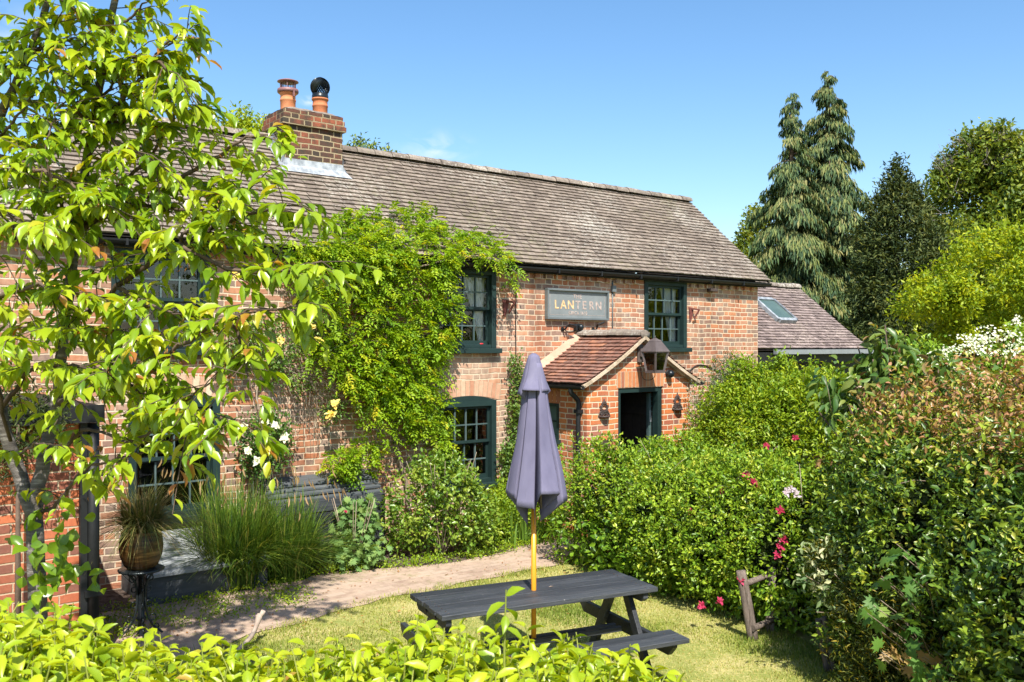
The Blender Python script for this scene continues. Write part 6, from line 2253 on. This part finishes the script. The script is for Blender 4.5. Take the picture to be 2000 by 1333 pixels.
# ------------------------------------------------------------------ hedges and shrubs on the right
hd = thing('leafy_hedge', 'bright leafy mixed hedge with crimson flowers behind the picnic table', 'hedge', (1.6, 10, 0))
ha, hb = np.array([1.22, 11.45]), np.array([2.75, 9.0])
bk = np.array([.86, .51])
hbl = []
for i in range(8):
    t_ = i / 7
    c_ = ha + (hb - ha) * t_
    hbl.append((c_[0], c_[1], .70, .66, .66, .74 + .05 * math.sin(i * 2.1)))
    c2 = c_ + bk * .75
    hbl.append((c2[0], c2[1], .76, .62, .62, .70 + .06 * math.sin(i * 1.3)))
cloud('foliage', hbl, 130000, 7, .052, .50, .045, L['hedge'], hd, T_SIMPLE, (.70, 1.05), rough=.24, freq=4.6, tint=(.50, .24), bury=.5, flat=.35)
cloud('inner_foliage', hbl, 26000, 8, .08, .6, .06, L['yew'], hd, T_SIMPLE, (.4, .70), rough=.1, tint=(.35, .2), bury=.2)  # dark yew colour within the hedge deepens the shade between sprigs
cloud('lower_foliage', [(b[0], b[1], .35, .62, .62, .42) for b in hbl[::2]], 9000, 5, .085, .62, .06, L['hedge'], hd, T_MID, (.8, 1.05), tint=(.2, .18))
mb = MB()
for _ in range(46):
    b = hbl[rng.integers(len(hbl))]
    p0 = np.array([b[0], b[1], 1.25]) + rng.normal(size=3) * [.35, .35, .05]
    d_ = nrmz(rng.normal(size=(1, 3)) * [1, 1, .5] + [0, 0, .7])[0]
    mb.tube([p0, p0 + d_ * .2, p0 + d_ * rng.uniform(.3, .42) + [0, 0, -.04]], [.004, .003, .002], 4)
for _ in range(14):
    b = hbl[rng.integers(len(hbl))]
    mb.tube([np.array([b[0], b[1], 0]), np.array([b[0], b[1], .9])], [.02, .012], 6)
wparent(mb.build('twigs', mt['twig'], None), hd)['kind'] = 'stuff'
for u, v, Y in [(1468, 942, 9.1), (1474, 948, 9.1), (1410, 960, 9.5), (1455, 928, 9.2), (1526, 1054, 8.6), (1521, 1068, 8.6), (1514, 1083, 8.6), (1445, 1131, 8.5), (1403, 1172, 8.7), (1348, 1000, 9.6), (1493, 872, 9.6), (1552, 856, 9.6), (1520, 995, 8.6), (1368, 1182, 8.75)]:
    flower(at(u, v, Y) + [0, -.05, 0], .052, L['petal_red'], hd, 'crimson_bloom', 16, sp=.4)
for u, v, Y in [(1536, 962, 8.5), (1555, 967, 8.5), (1545, 958, 8.5)]:
    flower(at(u, v, Y), .05, L['petal_pink'], hd, 'pale_pink_bloom', 14, sp=.4)

rh = thing('dark_mixed_hedge', 'tall dark glossy hedge with reddish brown new growth on top around the maple', 'hedge', (3.6, 6.5, 0))
rbl = []
for i, y in enumerate(np.arange(4.2, 8.7, .5)):
    xw = 3.42 + .10 * math.sin(i * 1.9) - .05 * (y - 6)
    rbl.append((xw, y, 1.05, .72, .55, 1.20 + .05 * math.sin(i * 2.3)))
    rbl.append((xw + .9, y + .1, 1.15, .75, .6, 1.25))
rbl += [(3.0, 7.75, .55, .42, .40, .62), (3.35, 8.7, 1.0, .6, .5, 1.0)]


def red_top(P, t):
    z = P[:, 2]
    w_ = np.clip((z - 1.80) / .4, 0, 1) * (rng.random(len(P)) < .68)
    return np.where(w_ > rng.random(len(P)), .86 + .14 * rng.random(len(P)), np.minimum(t, .82))


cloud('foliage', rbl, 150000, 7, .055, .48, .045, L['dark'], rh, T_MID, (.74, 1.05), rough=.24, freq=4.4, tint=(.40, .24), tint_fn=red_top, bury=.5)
cloud('inner_foliage', rbl, 40000, 8, .08, .6, .06, L['yew'], rh, T_SIMPLE, (.45, .72), rough=.1, tint=(.35, .2), bury=.2)  # inner leaves coloured dark to stand in for shade in the hollows
mb = MB()
for _ in range(16):
    b = rbl[rng.integers(len(rbl))]
    p0 = np.array([b[0] - .2, b[1], rng.uniform(.9, 2.25)]) + rng.normal(size=3) * [.2, .2, .05]
    d_ = nrmz(rng.normal(size=(1, 3)) + [-.6, -.3, .6])[0]
    mb.tube([p0, p0 + d_ * .2, p0 + d_ * .4 + [0, 0, -.05]], [.004, .003, .0015], 4)
for b in rbl: mb.tube([np.array([b[0] + .3, b[1], 0]), np.array([b[0] + .25, b[1], 1.2])], [.03, .012], 6)
wparent(mb.build('stems', mt['twig'], None), rh)

ms = thing('maple_sapling', 'young maple with broad lobed leaves growing out of the dark hedge', 'maple', (2.75, 6.5, 0))
mP, mT = [], []
for u, v, s_, n_ in [(1750, 1080, 20, 3), (1790, 1120, 18, 3), (1725, 1135, 12, 2), (1720, 1185, 20, 4), (1705, 1195, 16, 2), (1765, 1200, 18, 3), (1770, 1275, 16, 2), (1745, 1280, 18, 3), (1825, 1270, 14, 2), (1800, 1290, 20, 4), (1840, 1300, 20, 4), (1820, 1325, 20, 4), (1690, 1190, 12, 2)]:
    for _ in range(n_ + 1):
        mP.append(at(u + rng.normal(0, s_ * .6), v + rng.normal(0, s_ * .6), rng.uniform(5.75, 6.25)))
        mT.append(1.0 if (u, v) in ((1770, 1275), (1825, 1270)) else rng.normal(.5, .2))
mP = np.array(mP) + [-.02, 0, 0]
k = len(mP)
put('foliage', T_MAPLE, mP, rng.normal(size=(k, 3)) * .6 + [-.2, -.2, -.5], rng.normal(size=(k, 3)) * .45 + [-.3, -.5, .9], rng.uniform(.12, .18, k), rng.uniform(.13, .19, k), np.array(mT), L['maple'], ms)
mb = MB()
base = np.array([3.1, 6.6, 0])
for p in mP[::2]: mb.tube([base + rng.normal(size=3) * .02 * [1, 1, 0], np.array([3.1, 6.7, max(.1, p[2] - .6)]), p + [.16, .12, -.12], p], [.008, .005, .003, .0025], 5)
wparent(mb.build('stems', mt['twig'], None), ms)

vg = thing('variegated_shrub', 'cream edged variegated shrub at the hedge end above the fence post', 'shrub', (2.5, 7.3, 0))
vc = at(1610, 1125, 7.25)
cloud('foliage', [(vc[0], vc[1], vc[2], .22, .16, .26), (vc[0] + .15, vc[1], vc[2] - .12, .18, .15, .18)], 520, 5, .06, .42, .05, L['varieg'], vg, T_MID, (.4, 1.05), tint=(.32, .3))
mb = MB()
for _ in range(5): mb.tube([np.array([2.95, 7.5, .5]), vc + rng.normal(size=3) * .1], [.006, .003], 5)
wparent(mb.build('stems', mt['twig'], None), vg)
gd = thing('golden_yew', 'low golden tipped dark conifer at the foot of the red tipped hedge', 'conifer', (2.75, 6.95, 0))
cloud('foliage', [(2.74, 7.05, .40, .26, .28, .58), (2.82, 6.7, .35, .24, .3, .5), (2.52, 7.4, .95, .14, .14, .2), (2.66, 6.75, .15, .25, .3, .25)], 11000, 8, .05, .2, .05, L['golden'], gd, T_SIMPLE, (.6, 1.05), tint=(.42, .3), rough=.2, freq=5)

dg = thing('big_leaf_shrub', 'shrub with large drooping leaves rising above the red tipped hedge', 'shrub', (3.9, 9.0, 0))
dbl = [(at(1745, 735, 9.2)[0], 9.2, 2.28, .42, .4, .42), (at(1830, 740, 9.0)[0], 9.0, 2.25, .5, .4, .34), (at(1720, 690, 9.3)[0], 9.3, 2.55, .2, .25, .3), (at(1640, 745, 9.3)[0], 9.3, 2.2, .3, .3, .25), (4.0, 9.1, 1.4, .8, .5, .9)]
cloud('foliage', dbl, 2300, 5, .15, .42, .09, L['dogwood'], dg, T_LEAF, (.45, 1.08), tint=(.5, .25), droop=.9, flat=.3, smooth=True)
mb = MB()
for b in dbl[:4]:
    for _ in range(6): mb.tube(curve_pts([np.array([3.9, 9.0, 0]), np.array([(3.9 + b[0]) / 2, 9.05, 1.2]), np.array(b[:3]) + rng.normal(size=3) * .2], 3), .008, 5)
wparent(mb.build('stems', mt['bark_dark'], None), dg)

el = thing('white_flowering_shrub', 'shrub with flat white flower heads behind the big leaf shrub', 'shrub', (5.6, 11.4, 0))
ebl = [(5.3, 11.6, 1.75, .85, .7, 1.05), (6.3, 11.5, 1.7, .9, .7, 1.2), (4.8, 12.0, 1.5, .6, .6, 1.0)]
cloud('foliage', ebl, 12000, 7, .075, .5, .06, L['hedge'], el, T_SIMPLE, (.7, 1.03), tint=(.4, .22))
for q in range(34):
    u, v = rng.uniform(1850, 2010), 0
    v = 690 - (u - 1850) * .25 + rng.normal(0, 16)
    if q > 27: u, v = rng.uniform(1770, 1860), rng.uniform(680, 715)
    c_ = at(u, v, rng.uniform(10.7, 11.1))
    k = 26
    put('white_flower_head', T_SIMPLE, c_ + rng.normal(size=(k, 3)) * [.075, .05, .022], rng.normal(size=(k, 3)) + [0, 0, .4], rng.normal(size=(k, 3)) * .4 + [0, -.4, 1], .032, .03, rng.random(k), L['petal_white'], el, kind='stuff')
mb = MB()
for b in ebl: mb.tube([np.array([b[0], b[1], 0]), np.array([b[0], b[1], b[2]])], [.04, .02], 6)
wparent(mb.build('stems', mt['bark_dark'], None), el)

lm = thing('lime_green_shrub', 'loose light green shrub in front of the outbuilding', 'shrub', (3.9, 12.8, 0))
lbl = [(at(1470, 790, 13)[0], 13.0, 1.15, .7, .6, .95), (at(1560, 790, 12.6)[0], 12.6, 1.15, .75, .6, .9), (at(1640, 800, 12.2)[0], 12.2, 1.1, .7, .6, .9), (at(1460, 730, 13)[0], 13.1, 1.80, .24, .3, .36), (at(1535, 720, 12.8)[0], 12.8, 1.80, .24, .3, .36), (at(1615, 740, 12.4)[0], 12.4, 1.7, .3, .3, .33)]
lbl += [(at(u, v, Y_)[0], Y_, at(u, v, Y_)[2], .5, .45, .42) for u, v, Y_ in ((1420, 855, 13.0), (1480, 840, 12.4), (1550, 815, 12.3), (1610, 805, 12.1), (1660, 810, 12.0), (1460, 800, 12.8), (1590, 800, 12.6))]
lbl += [(at(u, v, 12.6)[0], 12.6 + rng.normal(0, .3), at(u, v, 12.6)[2], .13, .13, .2) for u, v in ((1452, 726), (1476, 742), (1532, 726), (1545, 742), (1585, 765), (1625, 752), (1420, 772))]
cloud('foliage', lbl, 90000, 7, .06, .44, .07, L['lime'], lm, T_SIMPLE, (.5, 1.12), tint=(.44, .28), rough=.30, freq=4.6, bury=.5)
mb = MB()
for b in lbl[:6]: mb.tube([np.array([b[0] + .2, b[1] + .45, 0]), np.array([b[0] + .1, b[1] + .3, b[2]])], [.02, .008], 6)
wparent(mb.build('stems', mt['bark_dark'], None), lm)
ct = thing('grey_leaved_shrub', 'fine grey green shrub with tiny red flowers beside the porch right corner', 'shrub', (3.1, 14.2, 0))
cbl = [(at(1395, 815, 14.0)[0], 14.0, 1.35, .38, .4, .85), (at(1440, 800, 14.2)[0], 14.2, 1.3, .55, .45, .95), (at(1425, 720, 14.6)[0], 14.6, 2.15, .28, .3, .35)]
cloud('foliage', cbl, 34000, 8, .036, .42, .05, L['grey'], ct, T_SIMPLE, (.45, 1.1), tint=(.5, .25), rough=.25, freq=5, bury=.55)
mb = MB()
for b in cbl:
    for _ in range(4): mb.tube([np.array([b[0] + .2, b[1] + .3, 0]), np.array(b[:3]) + [.1, .2, 0]], [.016, .006], 5)
wparent(mb.build('stems', mt['bark_dark'], None), ct)
for u, v in [(1452, 772), (1442, 782), (1470, 774), (1394, 809), (1455, 778), (1380, 816)]:
    flower(at(u, v, 13.55), .035, L['petal_red'], ct, 'red_bloom', 8)
dk = thing('dark_yew_bush', 'dark shaded evergreen bush against the brick wing beside the cherry trunk', 'bush', (-3.9, 7.3, 0))
q = at(35, 830, 7.25)
cloud('foliage', [(q[0], q[1], q[2], .36, .25, .30), (q[0] - .3, q[1], q[2] - .1, .4, .3, .4)], 5000, 8, .05, .25, .05, L['yew'], dk, T_SIMPLE, (.5, 1.05), tint=(.4, .25))
mb = MB()
mb.tube([np.array([q[0], q[1], 0]), q], [.03, .012], 6)
wparent(mb.build('stems', mt['bark_dark'], None), dk)

# ------------------------------------------------------------------ trees


def trunk_of(t, c, h, r, mat='bark_dark', limbs_=6, spread=1.0, hlow=.35):
    m_ = MB()
    c = np.array([c[0], c[1], 0.0])
    m_.tube(curve_pts([c - [0, 0, .1], c + [.05, .05, h * .35], c + [-.03, .05, h * .7], c + [0, 0, h]], 3), list(np.linspace(r, r * .25, 10)), 9)
    for _ in range(limbs_):
        a = rng.uniform(0, 6.28)
        z0 = h * rng.uniform(hlow, .8)
        d_ = np.array([math.cos(a), math.sin(a), .7]) * spread * rng.uniform(.6, 1.0)
        m_.tube(curve_pts([c + [0, 0, z0], c + [0, 0, z0] + d_ * .5 + [0, 0, .1], c + [0, 0, z0] + d_], 3), list(np.linspace(r * .4, r * .1, 7)), 6)
    return wparent(m_.build('trunk', mt[mat], None), t)


def weeping(c, H, prof, nbr, label):
    t = thing('weeping_cypress', label, 'conifer', (c[0], c[1], 0), 0, 'weeping cypresses behind the outbuilding')
    trunk_of(t, c, H * .97, .22, limbs_=0)
    P_, A_, N_, Ln_, T_ = [], [], [], [], []
    m_ = MB()
    for i in range(nbr):
        h = ((i + rng.random()) / nbr) ** .8
        z = H * (1 - h) * .985 + .2
        rmax = np.interp(h, [p[0] for p in prof], [p[1] for p in prof])
        a = rng.uniform(0, 6.28)
        Lb = rmax * rng.choice([.5, .75, 1.0, 1.2]) * rng.uniform(.85, 1.15)
        d_ = np.array([math.cos(a), math.sin(a), 0])
        sd_ = np.array([-d_[1], d_[0], 0])
        tq = rng.normal(.42, .10)
        ns = int(70 + 190 * Lb)
        tt_ = rng.uniform(.10, 1.0, ns) ** .8
        wid = .10 + .26 * min(Lb, 1.3) * np.sin(np.clip(tt_, 0, 1) * 2.6)
        lat = rng.uniform(-1, 1, ns)
        zz = Lb * (.34 * tt_ - .72 * tt_ ** 2) - .22 * wid * lat ** 2
        layer = rng.random(ns)
        pp_ = np.array([c[0], c[1], z]) + d_ * (Lb * tt_)[:, None] + sd_ * (lat * wid)[:, None]
        pp_[:, 2] += zz - .22 * layer * min(1, Lb)
        P_.append(pp_ + rng.normal(size=(ns, 3)) * .03)
        A_.append(d_ * .30 + sd_ * (lat * .25)[:, None] + np.array([0, 0, -1.0]) + rng.normal(size=(ns, 3)) * .16)
        N_.append(d_ * .9 + np.array([0, 0, .6]) + rng.normal(size=(ns, 3)) * .4)
        Ln_.append(rng.uniform(.08, .34, ns) * (.55 + .45 * min(1, Lb)))
        T_.append(tq + rng.normal(0, .15, ns) + .42 * (layer < .30) - .18 * (layer > .6))  # tint paints sunlit branch tops and shaded hanging sprays
        if rng.random() < .3:
            tl = np.linspace(0, 1, 5)
            m_.tube([np.array([c[0], c[1], z]) + d_ * Lb * q_ + [0, 0, Lb * (.34 * q_ - .72 * q_ * q_)] for q_ in tl], [.035, .03, .022, .014, .006], 5)
    Ln_ = np.concatenate(Ln_)
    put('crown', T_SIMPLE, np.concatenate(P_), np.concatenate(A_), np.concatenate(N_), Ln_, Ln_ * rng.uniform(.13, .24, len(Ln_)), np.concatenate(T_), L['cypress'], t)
    wparent(m_.build('branches', mt['bark_dark'], None), t)['kind'] = 'stuff'


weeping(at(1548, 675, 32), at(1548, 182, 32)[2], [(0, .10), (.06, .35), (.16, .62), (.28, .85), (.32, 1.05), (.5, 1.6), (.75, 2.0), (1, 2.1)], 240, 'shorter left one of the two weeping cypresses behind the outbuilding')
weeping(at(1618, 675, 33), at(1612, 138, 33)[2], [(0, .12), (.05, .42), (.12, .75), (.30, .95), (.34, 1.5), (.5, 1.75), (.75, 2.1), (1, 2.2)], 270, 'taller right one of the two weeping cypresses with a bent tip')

yw = at(1752, 675, 26)
t = thing('dark_conifer', 'dark broad conical conifer right of the weeping cypresses', 'conifer', (yw[0], yw[1], 0))
Hy = at(1752, 330, 26)[2]
trunk_of(t, yw, Hy * .97, .2, limbs_=0)
ybl = []
for h, r_ in ((.03, .10), (.07, .28), (.12, .52), (.18, .82), (.26, 1.12), (.35, 1.34), (.46, 1.5), (.62, 1.6), (.78, 1.65), (.92, 1.6)):
    ybl.append((yw[0] + rng.normal(0, .06), yw[1], Hy * (1 - h), r_, r_, max(.4, Hy * .085)))
cloud('crown', ybl, 70000, 7, .15, .30, .15, L['yew'], t, T_SIMPLE, (.72, 1.06), rough=.2, freq=2.2, tint=(.45, .25), up=.25)

rt = at(1945, 675, 30)
t = thing('ivy_clad_tree', 'tall rounded green tree with dead grey twigs behind the dark conifer', 'tree', (rt[0], rt[1], 0))
trunk_of(t, rt, 8.0, .3, limbs_=9, spread=2.0)
rtb = []
for u, v, r_ in ((1930, 300, .8), (1985, 330, 1.1), (1870, 345, .7), (1900, 400, 1.2), (1850, 420, .7), (1990, 430, 1.4), (1930, 480, 1.4), (1870, 520, 1.0), (2040, 500, 1.6), (1960, 580, 1.6), (1890, 590, 1.1), (2060, 380, 1.5)):
    p = at(u, v, 30 + rng.normal(0, .7))
    rtb.append((p[0], p[1], p[2], r_ * 1.15, r_ * 1.15, r_ * .9))
rtb += [(at(u, v, 29.6)[0], 29.6, at(u, v, 29.6)[2], q_, q_, q_ * .8) for u, v, q_ in ((1905, 285, .5), (1950, 275, .55), (1990, 290, .6), (1860, 320, .45), (1835, 365, .4), (1960, 330, .7), (1900, 350, .7), (1840, 460, .5))]
cloud('crown', rtb, 70000, 7, .17, .5, .17, L['oak'], t, T_SIMPLE, (.6, 1.08), rough=.28, freq=1.7, tint=(.5, .25), gap=(1.5, -.75))
mb = MB()
for _ in range(60):
    u, v = rng.uniform(1825, 2010), 0
    v = np.interp(u, [1825, 1870, 1930, 2010], [380, 300, 275, 285]) + rng.uniform(0, 60)
    p = at(u, v, 29.4)
    d_ = nrmz(np.array([[(u - 1935) / 90 + rng.normal(0, .5), rng.normal(0, .3), .9 + rng.normal(0, .3)]]))[0]
    l_ = rng.uniform(.4, 1.05)
    mid = p + d_ * l_ * .5 + rng.normal(size=3) * .08
    mb.tube([p - d_ * .3, mid, p + d_ * l_], [.012, .008, .004], 4)
    for _ in range(4):
        e_ = mid + nrmz((d_ + rng.normal(size=3) * .7)[None])[0] * l_ * .45
        mb.tube([mid, e_], [.006, .003], 4)
wparent(mb.build('dead_twigs', mt['twig_grey'], None), t)

yt = np.array([8.9, 16.6])
t = thing('yellow_green_tree', 'spreading yellow green tree behind the white flowering shrub', 'tree', (yt[0], yt[1], 0))
trunk_of(t, yt, 3.0, .14, limbs_=8, spread=1.6)
ytb = []
ypoly = [(1772, 566), (1800, 545), (1830, 535), (1852, 508), (1872, 520), (1892, 498), (1915, 470), (1935, 490), (1962, 512), (1985, 492), (2030, 500), (2110, 520), (2110, 670), (1960, 680), (1850, 665), (1800, 620)]
while len(ytb) < 58:
    u, v = rng.uniform(1770, 2110), rng.uniform(468, 680)
    if not in_poly(np.array([u]), np.array([v]), ypoly)[0]: continue
    p = at(u, v + 8, rng.uniform(15.3, 17.3))
    q_ = rng.uniform(.16, .42) * (.7 if v < 540 else 1)
    ytb.append((p[0], p[1], p[2], q_, q_, q_ * rng.uniform(.4, .7)))
for u, v, q_ in ((1915, 476, .16), (1938, 462, .15), (1960, 478, .18), (1862, 505, .15), (1880, 492, .13), (1802, 548, .14), (1782, 566, .12), (1835, 528, .14), (1990, 470, .2), (1978, 488, .2), (1900, 500, .16)):
    p = at(u, v, rng.uniform(15.6, 16.8))
    ytb.append((p[0], p[1], p[2], q_ * .8, q_ * .8, q_ * 1.6))
cloud('crown', ytb, 36000, 7, .08, .5, .11, L['yellow'], t, T_SIMPLE, (.2, 1.3), rough=.35, freq=3.2, tint=(.45, .27), bury=.0)
cloud('inner_foliage', [(8.7, 17.4, 2.3, 1.2, .7, 1.1), (9.9, 17.4, 2.5, 1.2, .7, 1.2)], 9000, 7, .11, .5, .12, L['oak'], t, T_SIMPLE, (.3, 1.0), tint=(.25, .2), bury=.1)  # darker leaf colour behind the sprays imitates shaded gaps in the crown

t = thing('pale_green_tree', 'light green tree peeping out left of the weeping cypresses', 'tree', (at(1470, 675, 37)[0], 37, 0))
c_ = at(1475, 675, 37)
trunk_of(t, c_, 6.5, .2, limbs_=5)
cloud('crown', [(at(u, v, 37)[0], 37, at(u, v, 37)[2], r_, r_, r_) for u, v, r_ in ((1475, 430, .55), (1462, 470, .6), (1480, 500, .9), (1470, 540, 1.0))], 5200, 7, .17, .5, .17, L['oak'], t, T_SIMPLE, (.4, 1.1), rough=.35, tint=(.7, .25))
# tree tops showing over the ridge
for u, v, Y, r_, n_, lab, nm in [(478, 262, 22, .62, 3600, 'bright green treetop showing above the ridge left of the chimney', 'tree'), (700, 300, 24, .42, 1500, 'small green treetop peeping over the ridge right of the chimney', 'tree'), (752, 306, 24.5, .18, 420, 'tiny leafy tip above the ridge well right of the chimney', 'tree'), (165, 258, 21, .45, 2000, 'green treetop glimpsed over the ridge behind the cherry crown', 'tree')]:
    c_ = at(u, v, Y)
    t = thing('distant_tree', lab, nm, (c_[0], c_[1], 0), 0, 'treetops behind the pub roof')
    trunk_of(t, c_, c_[2], .14, limbs_=4, spread=.6, hlow=.8)
    cloud('crown', [(c_[0], c_[1], c_[2], r_, r_, r_ * .8), (c_[0] - r_ * .8, c_[1], c_[2] - r_ * .5, r_ * .7, r_ * .7, r_ * .6), (c_[0] + r_ * .7, c_[1], c_[2] - r_ * .3, r_ * .6, r_ * .6, r_ * .6)], n_, 6, .11, .5, .10, L['yellow' if u == 478 else 'oak'], t, T_SIMPLE, (.3, 1.1), rough=.3, tint=(.45, .25))
c_ = at(385, 240, 22)
t = thing('bare_tree', 'nearly bare twiggy tree top above the ridge beside the cherry', 'tree', (c_[0], c_[1], 0))
mb = MB()
b0 = np.array([c_[0], c_[1], 0])
mb.tube([b0, b0 + [0, 0, 5], c_ - [0, 0, .6]], [.14, .1, .04], 7)
for _ in range(34):
    d_ = nrmz((rng.normal(size=3) * [1, .6, .6] + [0, 0, .35])[None])[0]
    p = c_ - [0, 0, .6] + rng.normal(size=3) * .15
    m1 = p + d_ * .45
    e_ = m1 + nrmz((d_ + rng.normal(size=3) * .5)[None])[0] * .5
    mb.tube([p, m1, e_], [.014, .009, .004], 4)
    for _ in range(2): mb.tube([m1, m1 + nrmz((d_ + rng.normal(size=3) * .8)[None])[0] * .35], [.007, .003], 4)
wparent(mb.build('trunk', mt['twig_grey'], None), t)
cloud('crown', [(c_[0] + .15, c_[1], c_[2] + .05, .28, .3, .3)], 300, 5, .09, .5, .1, L['oak'], t, T_SIMPLE, (.3, 1.1), tint=(.7, .2))
# wood beyond the right of the garden (seen mirrored in the panes)
wd_ = cloud('far_wood', [(13.5, 8 + 2.2 * i, 2.6 + (i % 2) * .8, 1.9, 1.9, 2.8) for i in range(5)] + [(9.5, 3.5, 2.4, 1.6, 1.6, 2.6)], 9000, 7, .22, .55, .2, L['oak'], None, T_SIMPLE, (.6, 1.05), tint=(.45, .25))
tag(wd_, 'leafy wood closing the garden beyond the right hedge', None, None, 'stuff')

# ------------------------------------------------------------------ lawn grass
n_ = 120000
gx, gy = rng.uniform(-2.7, 3.1, n_), rng.uniform(6.9, 11.2, n_)
hy = -(-(gx - HX) * DY + (gy - HY) * DX)   # metres in front of the wall
dens = lump(np.stack([gx, gy, 0 * gx], 1), 3.0)
hx_ = (gx - HX) * DX + (gy - HY) * DY
ok = (hy > 2.16 + .20 * (-hx_ - 9.6).clip(0) ** 1.15 + .08 * dens + rng.normal(0, .05, n_)) & (rng.random(n_) < .78 + .25 * dens) & (gx < 2.9 - (gy - 7.5) * .25)
gx, gy, dens = gx[ok], gy[ok], dens[ok]
k = len(gx)
an = rng.uniform(0, 6.28, k)
bo = blades('grass', np.stack([gx, gy, np.zeros(k)], 1), np.stack([np.cos(an), np.sin(an)], 1), rng.uniform(.015, .05, k) * (1 + .5 * dens.clip(-1, 1)), .005, rng.uniform(.2, 1.1, k), np.clip(rng.normal(.55, .25, k) - .32 * dens, 0, 1), L['lawn'], None, 2)
tag(bo, 'short dry yellow green lawn grass around the picnic table', None, None, 'stuff')

# longer tufts along the ragged path edge
k = 2600
tx = rng.uniform(-12.2, -4.5, k)
ty = -2.2 - .20 * (-tx - 9.6).clip(0) ** 1.15 + rng.normal(-.02, .07, k)
tp = Wv(np.stack([tx, ty, np.zeros(k)], 1))
tp = tp[lump(tp, 5.0) + rng.normal(0, .3, k) > .0]
k = len(tp)
an = rng.uniform(0, 6.28, k)
bo = blades('path_edge_grass', tp, np.stack([np.cos(an), np.sin(an)], 1), rng.uniform(.04, .10, k), .006, rng.uniform(.3, 1.2, k), rng.normal(.5, .25, k), L['lawn'], None, 3)
tag(bo, 'longer grass tufts along the edge of the worn path', None, None, 'stuff')

# litter: small dry leaves and petals scattered over path and grass
k = 700
lx, ly = rng.uniform(-12.2, -4.0, k), rng.uniform(-4.2, -.9, k)
lp = Wv(np.stack([lx, ly, np.full(k, .016)], 1))
lt = put('leaf_litter', T_SIMPLE, lp + [0, 0, .004], np.concatenate([rng.normal(size=(k, 2)), np.zeros((k, 1))], 1), rng.normal(size=(k, 3)) * .3 + [0, 0, 1], rng.uniform(.015, .045, k), rng.uniform(.01, .022, k), rng.random(k), L['brown'])
tag(lt, 'small dry leaves scattered over the path and grass', None, None, 'stuff')
